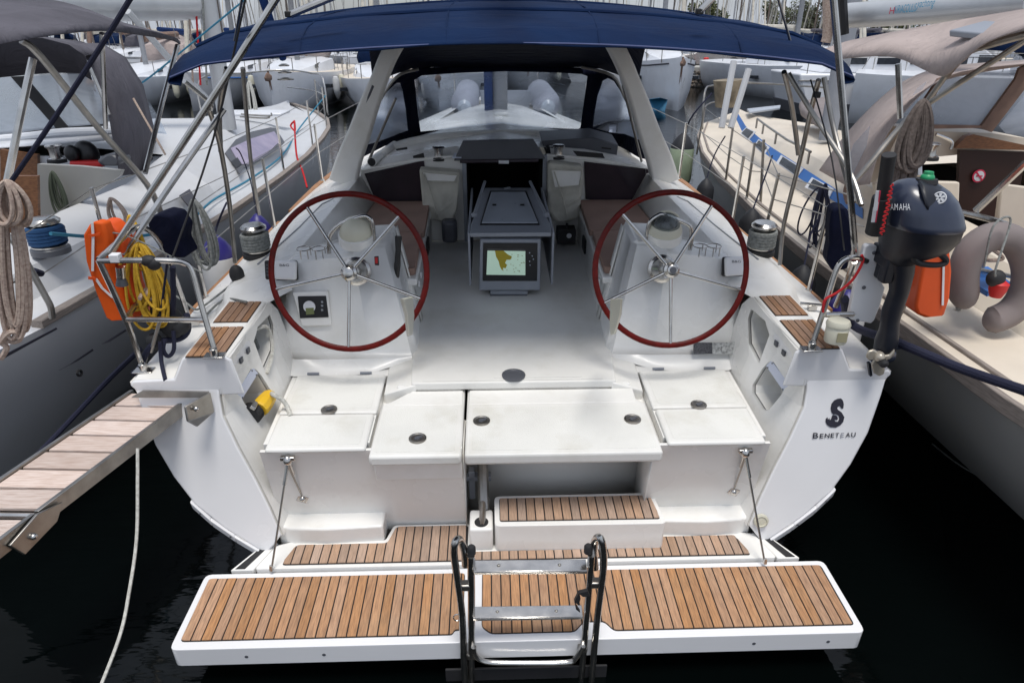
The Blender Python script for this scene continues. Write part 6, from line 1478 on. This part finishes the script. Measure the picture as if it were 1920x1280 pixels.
emit('buoy_back',G().prism([W(u,v,Y=3.55) for u,v in [(1690,490),(1706,488),(1712,510),(1716,545),(1700,550),(1684,540)]],V((0,.1,0))),M['orangeR'],o2,bev=.03)
g=G()
for pts in ([(1766,455),(1769,490),(1768,530),(1767,572)],):
    for p,q in zip(pts,pts[1:]): g.prism([W(p[0]-2,p[1],Y=3.445),W(p[0]+2,p[1],Y=3.445),W(q[0]+2,q[1],Y=3.445),W(q[0]-2,q[1],Y=3.445)],V((0,-.004,0)))
emit('reflective_tape',g,M['decal'],o2,smooth=False)
rl=lth('rescue_light',W(1866,555,Y=3.4),'small red rescue light hanging inside the taupe horseshoe lifebuoy','light')
emit('light_body',G().lathe([(.03,-.02),(.045,.02),(.05,.06),(.03,.075)],W(1868,550,Y=3.6),(0,0,1),16),M['red'],rl)
emit('light_cap',G().ell(W(1867,522,Y=3.6),.05,.04,.05),M['rub'],rl)
loose('pink_rope',rope([W(1830,470,Y=3.9),W(1850,465,Y=3.9),W(1868,472,Y=3.9),W(1880,485,Y=3.9),W(1855,488,Y=3.9),W(1838,480,Y=3.9)],.012),M['beige'],'pinkish rope tangle seen through the taupe horseshoe lifebuoy','rope')
emit('blue_cover',G().prism([W(u,v,Z=1.52) for u,v in [(1800,512),(1850,508),(1895,540),(1850,556),(1815,535)]],V((0,0,.03))),M['blue'],ry_)
# ================================================================== DINGHY on our foredeck
dg=lth('inflatable_dinghy',B(0,8.3,1.5),'grey inflatable dinghy lashed on our foredeck behind the dodger window','dinghy')
for s,u in ((-1,872),(1,1024)):
    c=P(u,194,y=8.0); q=BI@c
    emit('side_tube',G().lathe([(.10,-.40),(.15,-.28),(.205,-.12),(.21,0),(.205,1.5),(.10,1.9)],B(q.x,8.0,q.z),Rb@V((0,1,-.03)),22),M['dinghy'],dg)
    emit('tube_cone',G().lathe([(.05,-.44),(.10,-.40),(.105,-.33)],B(q.x,8.0,q.z),Rb@V((0,1,-.03)),18),M['greyl'],dg)
a,b_=P(905,205,y=8.15),P(995,205,y=8.15)
emit('transom_board',G().prism([P(900,170,y=8.1),P(996,170,y=8.1),P(990,225,y=8.1),P(905,225,y=8.1)],Rb@V((0,.04,0))),M['grey'],dg)
emit('floor_board',G().prism([P(900,222,y=8.1),P(996,222,y=8.1),P(996,222,y=8.1)+Rb@V((0,2,0)),P(900,222,y=8.1)+Rb@V((0,2,0))],Rb@V((0,0,.03))),M['grey'],dg)
# ================================================================== QUAY, CAR, TREES
g=G(); g.box((19.5,46.5,.30),22,9,1.15); emit('quay',g,M['conc'],kind='structure')
g=G(); g.box((19.5,41.93,.98),22.1,.28,.16); emit('quay_coping',g,M['conc'],kind='structure')
# rubble stones of the quay face, each one its own
qf=bpy.data.objects.new('quay_wall',None); col.objects.link(qf); qf.location=(10.2,41.9,0); FR[qf.name]=Matrix.Translation((-10.2,-41.9,0)); setp(qf,'rubble stone quay wall seen under the bimini between the moored boats','quay wall')
meshes=[]
rd=random.Random(11)
for i in range(130):
    r0=i//26; cN=i%26; x=8.6+cN*.19*1.25+rd.uniform(-.05,.05)+(.09 if r0%2 else 0); z=.12+r0*.165+rd.uniform(-.02,.02)
    if i<6:
        g=G(); g.ell((0,0,0),.125,.09,.085,None,7,4); 
        for k,p in enumerate(g.v): g.v[k]=p*rd.uniform(.8,1.12)
        o=emit('stone',G().add([p+V((10.2,41.9,0)) for p in g.v],g.f),M['stone'],qf,smooth=False); meshes.append(o.data); o.location=(x-10.2,-.14,z)
    else:
        o=bpy.data.objects.new('stone',meshes[rd.randrange(6)]); col.objects.link(o); o.parent=qf; o.location=(x-10.2,-.14,z); o.rotation_euler=(0,rd.uniform(-.6,.6),0)
        o.scale=[rd.uniform(.85,1.1)]*3
# car
cr=lth('parked_car',V((10.2,44,.9)),'silver parked car on the quay, only its lower side and wheel showing','car')
body=[(0,.25),(.0,.55),(.2,.75),(1.0,.85),(1.6,1.3),(3.0,1.38),(3.8,.95),(4.2,.85),(4.25,.35),(4.1,.25),(3.75,.25),(3.6,.5),(3.35,.6),(3.1,.5),(2.95,.25),(1.15,.25),(1.0,.5),(.75,.6),(.5,.5),(.35,.25)]
X0=W(1374,122,Y=44).x-3.35
emit('body',G().prism([V((X0+x,44,.88+z)) for x,z in body],V((0,1.7,0))),M['car'],cr,bev=.04)
emit('window',G().prism([V((X0+x,43.99,.88+z)) for x,z in [(1.25,.9),(1.7,1.24),(2.9,1.28),(3.4,.95)]],V((0,-.01,0))),M['glassd'],cr)
for x in (.75,3.35):
    wh=emit('wheel',G().lathe([(.31,0),(.33,.03),(.33,.18),(.31,.2)],V((X0+x,44.12,1.20)),(0,-1,0),24),M['rub'],cr)
    emit('rim',G().lathe([(.22,.195),(.2,.19),(.05,.2),(0,.21)],V((X0+x,44.12,1.20)),(0,-1,0),20),M['ss'],wh)
    g=G()
    for k in range(7): g.box(V((X0+x,43.90,1.20)),.035,.02,.40,Matrix.Rotation(k*math.pi/7,3,'Y'))
    emit('rim_spokes',g,M['greyl'],wh)
emit('sill',G().box((X0+2.05,44.2,1.12),1.8,.3,.1),M['rub'],cr)
g=G(); c=W(1323,122,Y=42.6); g.lathe([(.16,-.45),(.16,.25),(.1,.3)],c+V((0,0,.1)),(0,0,1),14); loose('bollard',g,M['red'],'bright red bollard on the quay just right of the silver car','bollard')
# trees
def tree(x,y,h,cr_,label,seed):
    rd=random.Random(seed); t=lth('tree',V((x,y,.9)),label,'tree','trees behind the masts')
    g=G(); g.tube([V((x,y,.9)),V((x+.2,y,.9+h*.5)),V((x,y,.9+h*.8))],[.3,.2,.08],8)
    for k in range(6): 
        a=rd.uniform(0,6.28); g.tube([V((x,y,.9+h*rd.uniform(.3,.6))),V((x+math.cos(a)*cr_*.7,y+math.sin(a)*cr_*.7,.9+h*rd.uniform(.55,.85)))],[.12,.03],6)
    emit('trunk',g,M['bark'],t)
    g=G(); cl=[(V((x+rd.uniform(-1,1)*cr_,y+rd.uniform(-1,1)*cr_,.9+h*rd.uniform(.25,1.0))),rd.uniform(.5,1.0)*cr_*.55) for _ in range(16)]
    for _ in range(2600):
        c,r=rd.choice(cl); d=V((rd.gauss(0,1),rd.gauss(0,1),rd.gauss(0,1))).normalized()*r*rd.uniform(.5,1.05); p=c+d; s=rd.uniform(.12,.3)
        a=V((rd.gauss(0,1),rd.gauss(0,1),rd.gauss(0,1))).normalized(); b2=a.orthogonal().normalized()
        n0=len(g.v); g.v+=[p+a*s,p+b2*s*.6,p-a*s,p-b2*s*.6]; g.f.append((n0,n0+1,n0+2,n0+3))
    emit('crown',g,M['leaf'],t,smooth=False)
for i,(u,h,c_,lab) in enumerate([(1470,6.2,2.8,'brownish green tree left of the pole, behind the masts'),(1520,7.6,3.0,'tall brownish green tree, highest of the trees behind the masts'),(1555,6.6,2.6,'green tree close beside the tall steel pole'),(1605,5.4,2.8,'green tree seen under the right yacht boom'),(1660,5.0,2.8,'green tree furthest right, half hidden by the boom'),(1325,7.5,2.6,'dark tree above the right edge of the bimini')]):
    Y=118; tree(W(u,60,Y=Y).x,Y,h,c_,lab,20+i)
# ================================================================== FAR YACHTS
def far_yacht(name,x,y,hd,ln,bm,fb,label,group=None,hull='white',cover='sailw',canvas='navy',fend=None,mast_m='mast',stripe=None,af=None,mh=15,mast_r=.09):
    Mx=Matrix.Translation((x,y,0))@Matrix.Rotation(R(hd),4,'Z')
    t=thing(name,label,'sailing yacht',Mx,group)
    def q(a,b2,c): return Mx@V((a,b2,c))
    sec=[(-ln/2,.0,.05,1.15),(-ln/2+.8,.25,.1,1.1),(-ln*.3,.66,.0,1.03),(-ln*.1,.93,-.1,.97),(ln*.15,1,-.1,.95),(ln*.42,.92,-.1,.95),(ln/2,.80,.0,.97)]
    rows=[]
    for yy,k,zb,zt_ in sec:
        hb=bm/2*k; f=fb*zt_
        r=[q(-hb,yy,f),q(-hb*.98,yy,f*.8),q(-hb*.88-.0,yy,f*.35),q(-hb*.68,yy,-.05),q(0,yy,-.35)]
        rows.append(r+[q(hb*.68,yy,-.05),q(hb*.88,yy,f*.35),q(hb*.98,yy,f*.8),q(hb,yy,f)])
    g=G(); g.grid(rows); g.poly(rows[-1]); h=emit('hull',g,M[hull],t,ang=60)
    g=G(); g.grid([[r[0],(r[0]+r[-1])/2+V((0,0,.06)),r[-1]] for r in rows]); emit('deck',g,M['cream'] if random.random()<.3 else M['white'],t)
    cb=[q(-bm*.12,-ln*.28,fb+.05),q(-bm*.3,-ln*.05,fb+.35),q(-bm*.33,ln*.12,fb+.42),q(-bm*.33,ln*.14,fb)]
    def crow_(yy,w_,hh): return [q(-w_-.1,yy,fb-.03),q(-w_,yy,fb+hh*.8),q(-w_*.6,yy,fb+hh),q(w_*.6,yy,fb+hh),q(w_,yy,fb+hh*.8),q(w_+.1,yy,fb-.03)]
    rc=[crow_(-ln*.30,bm*.1,.05),crow_(-ln*.22,bm*.22,.25),crow_(-ln*.05,bm*.30,.42),crow_(ln*.12,bm*.31,.5)]
    g=G(); g.grid(rc); g.poly(rc[-1]); cbn=emit('cabin',g,M['white'],t)
    for s in (-1,1):
        for k in range(2):
            y0=-ln*(.17-.13*k); x0=bm*(.265+.035*k)
            g=G(); g.prism([q(s*x0,y0,fb+.13),q(s*(x0+.01),y0+ln*.09,fb+.15),q(s*(x0-.0),y0+ln*.085,fb+.33),q(s*(x0-.03),y0+.1,fb+.27)],Mx.to_3x3()@V((s*.03,0,0))); emit('window',g,M['glassd'],cbn)
    emit('mast',G().lathe([(mast_r*1.05,0),(mast_r,mh)],q(0,-ln*.06,fb+.4),(0,0,1),8),M[mast_m],t)
    g=G(); g.tube([q(0,-ln*.05,fb+1.5),q(0,ln*.30,fb+1.65)],[.2,.13],10); emit('sail_cover',g,M[cover],t)
    g=G(); 
    g.tube([q(0,-ln/2+.1,fb),q(0,-ln*.06,fb+mh*.93)],.02,5); g.tube([q(0,ln/2-.1,fb),q(0,-ln*.06,fb+mh)],.012,5)
    for s in (-1,1): g.tube([q(s*bm*.45,-ln*.04,fb),q(s*.75,-ln*.06,fb+mh*.5),q(0,-ln*.06,fb+mh*.95)],.012,5)
    g.tube([q(-.75,-ln*.06,fb+mh*.5),q(.75,-ln*.06,fb+mh*.5)],.03,5); emit('rigging',g,M['ssd'],t)
    emit('furled_headsail',G().tube([q(0,-ln/2+.35,fb+.7),q(0,-ln*.12,fb+mh*.85)],[.09,.06],8),M[cover if random.random()<.4 else 'sailw'],t)
    g=G(); pu=[q(-.6,-ln/2+1.3,fb),q(-.6,-ln/2+1.3,fb+.6),q(-.3,-ln/2+.3,fb+.65),q(.3,-ln/2+.3,fb+.65),q(.6,-ln/2+1.3,fb+.6),q(.6,-ln/2+1.3,fb)]; g.tube(pu,.018,6)
    for s in (-1,1):
        for k in range(4):
            yy=-ln*.25+k*ln*.17; hb=bm*.46*(.72 if k==0 else .93); g.tube([q(s*hb,yy,fb),q(s*hb,yy,fb+.62)],.016,5)
        g.tube([pu[1 if s<0 else 4],q(s*bm*.46*.72,-ln*.25,fb+.6),q(s*bm*.43,-ln*.08,fb+.6),q(s*bm*.43,ln*.26,fb+.6)],.01,5)
    emit('railing',g,M['ssd'],t)
    g=G(); rr=[]
    for yy,hh,w_ in ((ln*.10,.45,.28),(ln*.13,1.15,.30),(ln*.24,1.35,.32)): rr.append([q(-bm*w_,yy,fb+.3+hh*.3),q(-bm*w_*.8,yy,fb+hh),q(0,yy,fb+hh+.1),q(bm*w_*.8,yy,fb+hh),q(bm*w_,yy,fb+.3+hh*.3)])
    g.grid(rr); emit('sprayhood',g,M[canvas],t,solid=.02)
    g=G(); g.lathe([(.02,0),(.14,.05),(.16,.16),(.05,.3)],q(0,-ln/2-.08,fb*1.15-.35),(0,-.3,1),8,sq=.6); g.tube([q(0,-ln/2-.05,fb*1.15),q(0,-ln/2+.1,fb*.55)],.04,6); emit('anchor',g,M['sailbag'],t)
    for s in (-1,1):
        for k in range(2):
            g=G(); yy=-ln*.2+k*1.9; hb=bm/2*.80 if k==0 else bm/2*.94
            g.box(q(s*hb,yy,fb*.62),.5,.42,.14,Mx.to_3x3()@Matrix.Rotation(s*(-.35 if k==0 else -.12),3,'Z'))
            emit('hull_window',g,M['glassd'],t)
    if stripe:
        for s in (-1,1):
            g=G(); g.grid([[rows[i][0 if s<0 else -1]+V((0,0,-.16)),rows[i][0 if s<0 else -1]+V((0,0,-.21))] for i in range(1,6)]); emit('hull_stripe',g,M[stripe],t,solid=.05)
    if af:
        g=G(); g.grid([[p+V((0,0,.0)) for p in r[2:7]] for r in [[a+(b2-a)*0 for a,b2 in zip(r,r)] for r in rows[:4]]]); 
        emit('antifouling',g,M[af],t,solid=.04)
    if fend:
        for s,yy in fend:
            c=q(s*bm*.5,yy,fb-.15); f=emit('hull_fender',G().lathe([(.03,-.75),(.12,-.65),(.14,-.5),(.14,-.15),(.10,-.03),(.03,0)],c,(0,0,1),12),M['ivory'] if random.random()<.6 else M['fend'],t)
    return t
# the row across the fairway, bows towards us
near=[(-16.6,33,3,'white','sailbag','taupe','pale yacht with brown rolled sail cover far behind the left yacht dodger'),
(-12.6,33.5,-2,'whiteg','sailw','navy','grey-white yacht with cream sail cover behind the left yacht mast'),
(-9.3,31.5,4,'white','sailw','taupe','white motorsailer with two small dark windows left of the blue furled sail'),
(-5.9,32,8,'white','sailb','navy','white yacht bow with anchor right of the rope hank on the left yacht foredeck'),
(-2.6,33.5,-3,'white','sailw','greyc','white yacht with ivory fenders just left of our arch'),
(.6,41,2,'whiteg','sailb','navy','white yacht straight ahead seen through our dodger window'),
]
for i,(x,y,h,hl,cv,cn,lab) in enumerate(near):
    far_yacht('sailing_yacht',x,y+1,h,11.5,3.7,1.15+.12*(i%3),lab,None,hl,cv,cn,fend=[(1,-1),(1,-2.5),(-1,-1.5)],stripe='blue' if i in (1,) else None,mast_r=.11)
qy=far_yacht('sailing_yacht',6.85,34.5,-2,11.5,3.0,1.75,'white yacht bow with blue antifouling beside the stone quay',None,'white','sailw','navy',af=None,stripe='ink',mast_r=.11)
# blue antifouling stem
g=G(); st_=W(1238,196,Y=28.55); x_=st_.x
g.prism([V((x_,28.6,-.2)),V((x_-.22,28.9,-.2)),V((x_-.42,29.3,.40)),V((x_,28.75,.52)),V((x_+.42,29.3,.40)),V((x_+.22,28.9,-.2))],V((0,-.12,0))); emit('antifouling',g,M['antifoul'],qy)
# broadside motor yacht right
def motor_yacht():
    t=lth('motor_yacht',V((14.5,27.5,0)),'white motor yacht lying broadside behind the right yacht foredeck','motor yacht')
    L0,L1,Y=10.6,19.5,27
    emit('hull',G().prism([V((L0,Y,1.5)),V((L1,Y,1.45)),V((L1,Y,.35)),V((L0+.4,Y,.35))],V((0,3.2,0))),M['white'],t,bev=.08)
    emit('boot_stripe',G().prism([V((L0+.3,Y-.01,.42)),V((L1,Y-.01,.42)),V((L1,Y-.01,-.3)),V((L0+.6,Y-.01,-.3))],V((0,3.2,0))),M['greyd'],t)
    cb=emit('cabin',G().prism([V((L0+1,Y+.5,1.5)),V((L0+1.8,Y+.5,2.3)),V((L1-2,Y+.5,2.35)),V((L1-.6,Y+.5,1.5))],V((0,2.2,0))),M['white'],t,bev=.05)
    for k in range(5): emit('window',G().box((L0+2.2+k*1.25,Y+.49,1.95),.85,.03,.32),M['glassd'],cb)
    for k in range(4): emit('portlight',G().box((L0+1.2+k*2.1,Y-.01,1.12),.35,.02,.12),M['glassd'],t,bev=.02)
    g=G(); g.tube([V((L0,Y-.01,1.25)),V((L1,Y-.01,1.22))],.025,6); emit('rub_rail',g,M['ssd'],t)
    g=G(); 
    for k in range(8): g.tube([V((L0+.3+k*1.2,Y+.05,1.5)),V((L0+.3+k*1.2,Y+.05,2.05))],.02,5)
    g.tube([V((L0+.3,Y+.05,2.05)),V((L1,Y+.05,2.05))],.02,5); emit('railing',g,M['ss'],t)
    g=G(); g.lathe([(.05,-.8),(.17,-.65),(.2,-.3),(.2,0),(.12,.2)],V((L0+1.5,Y-.2,1.35)),(0,0,1),12); emit('hull_fender',g,M['rub'],t)
motor_yacht()
far_yacht('sailing_yacht',13.3,36,12,12,3.8,1.5,'white yacht with pale cover behind the motor yacht',None,'white','sailw','taupe',mast_r=.12)
far_yacht('sailing_yacht',17.5,23,62,12,3.8,1.7,'white yacht lying aslant behind the right yacht canvas with bicycles on deck',None,'white','sailw','navy',fend=[(-1,-1)],mast_r=.12)
far_yacht('sailing_yacht',23.5,29,55,12,3.9,1.6,'white yacht further right behind the taupe bimini',None,'white','sailb','navy',mast_r=.12)
# the dense rows farther out
protos=[far_yacht('moored_yacht',-400-i*10,200,0,11,3.5,1.4,'x','rows of yachts moored across the marina','white' if i%2 else 'whiteg',['sailw','sailb','sailbag','sailw','sailw','greyc'][i],['navy','taupe','greyc','navy','greyc','navy'][i],mast_m='mast' if i%2 else 'mastd',mh=[13,15,14,12,16,14.5][i],mast_r=.07) for i in range(6)]
def copy_tree(o,p=None):
    c=o.copy(); col.objects.link(c)
    if p is not None: c.parent=p; c.matrix_parent_inverse=o.matrix_parent_inverse.copy()
    for ch in list(kids.get(o.name,[])): copy_tree(ch,c)
    return c
kids={}
for o in bpy.data.objects:
    if o.parent: kids.setdefault(o.parent.name,[]).append(o)
rd=random.Random(77); cnt=0; first=dict.fromkeys(range(6),True)
rowsY=[(52,-30,34,3.3),(60,-36,40,3.5),(68,-40,46,3.5),(80,-50,56,3.9),(94,-60,66,4.2),(110,-72,78,4.6),(128,-84,88,5.0)]
for ri,(Y,xa,xb,st_) in enumerate(rowsY):
    x=xa
    while x<xb:
        x+=st_*rd.uniform(.85,1.15)
        xs=x/(Y*.9)
        # keep only those that can be seen: left and right of our bimini, and a few behind it for side views
        if Y==52 and 7<x<31: continue
        if Y>60 and -.30*Y<x<.22*Y and rd.random()<.5: continue
        k=rd.randrange(6); pr=protos[k]
        if first[k]: o=pr; first[k]=False
        else: o=copy_tree(pr)
        o.location=(x,Y+rd.uniform(-1.5,1.5),0); o.rotation_euler=(rd.uniform(-.01,.01),rd.uniform(-.012,.012),R(rd.uniform(-4,4)+(180 if rd.random()<.5 else 0)))
        o['label']='small distant sailing yacht among the mast forest across the marina'; cnt+=1
print('far yachts',cnt,'objects',len(bpy.data.objects))
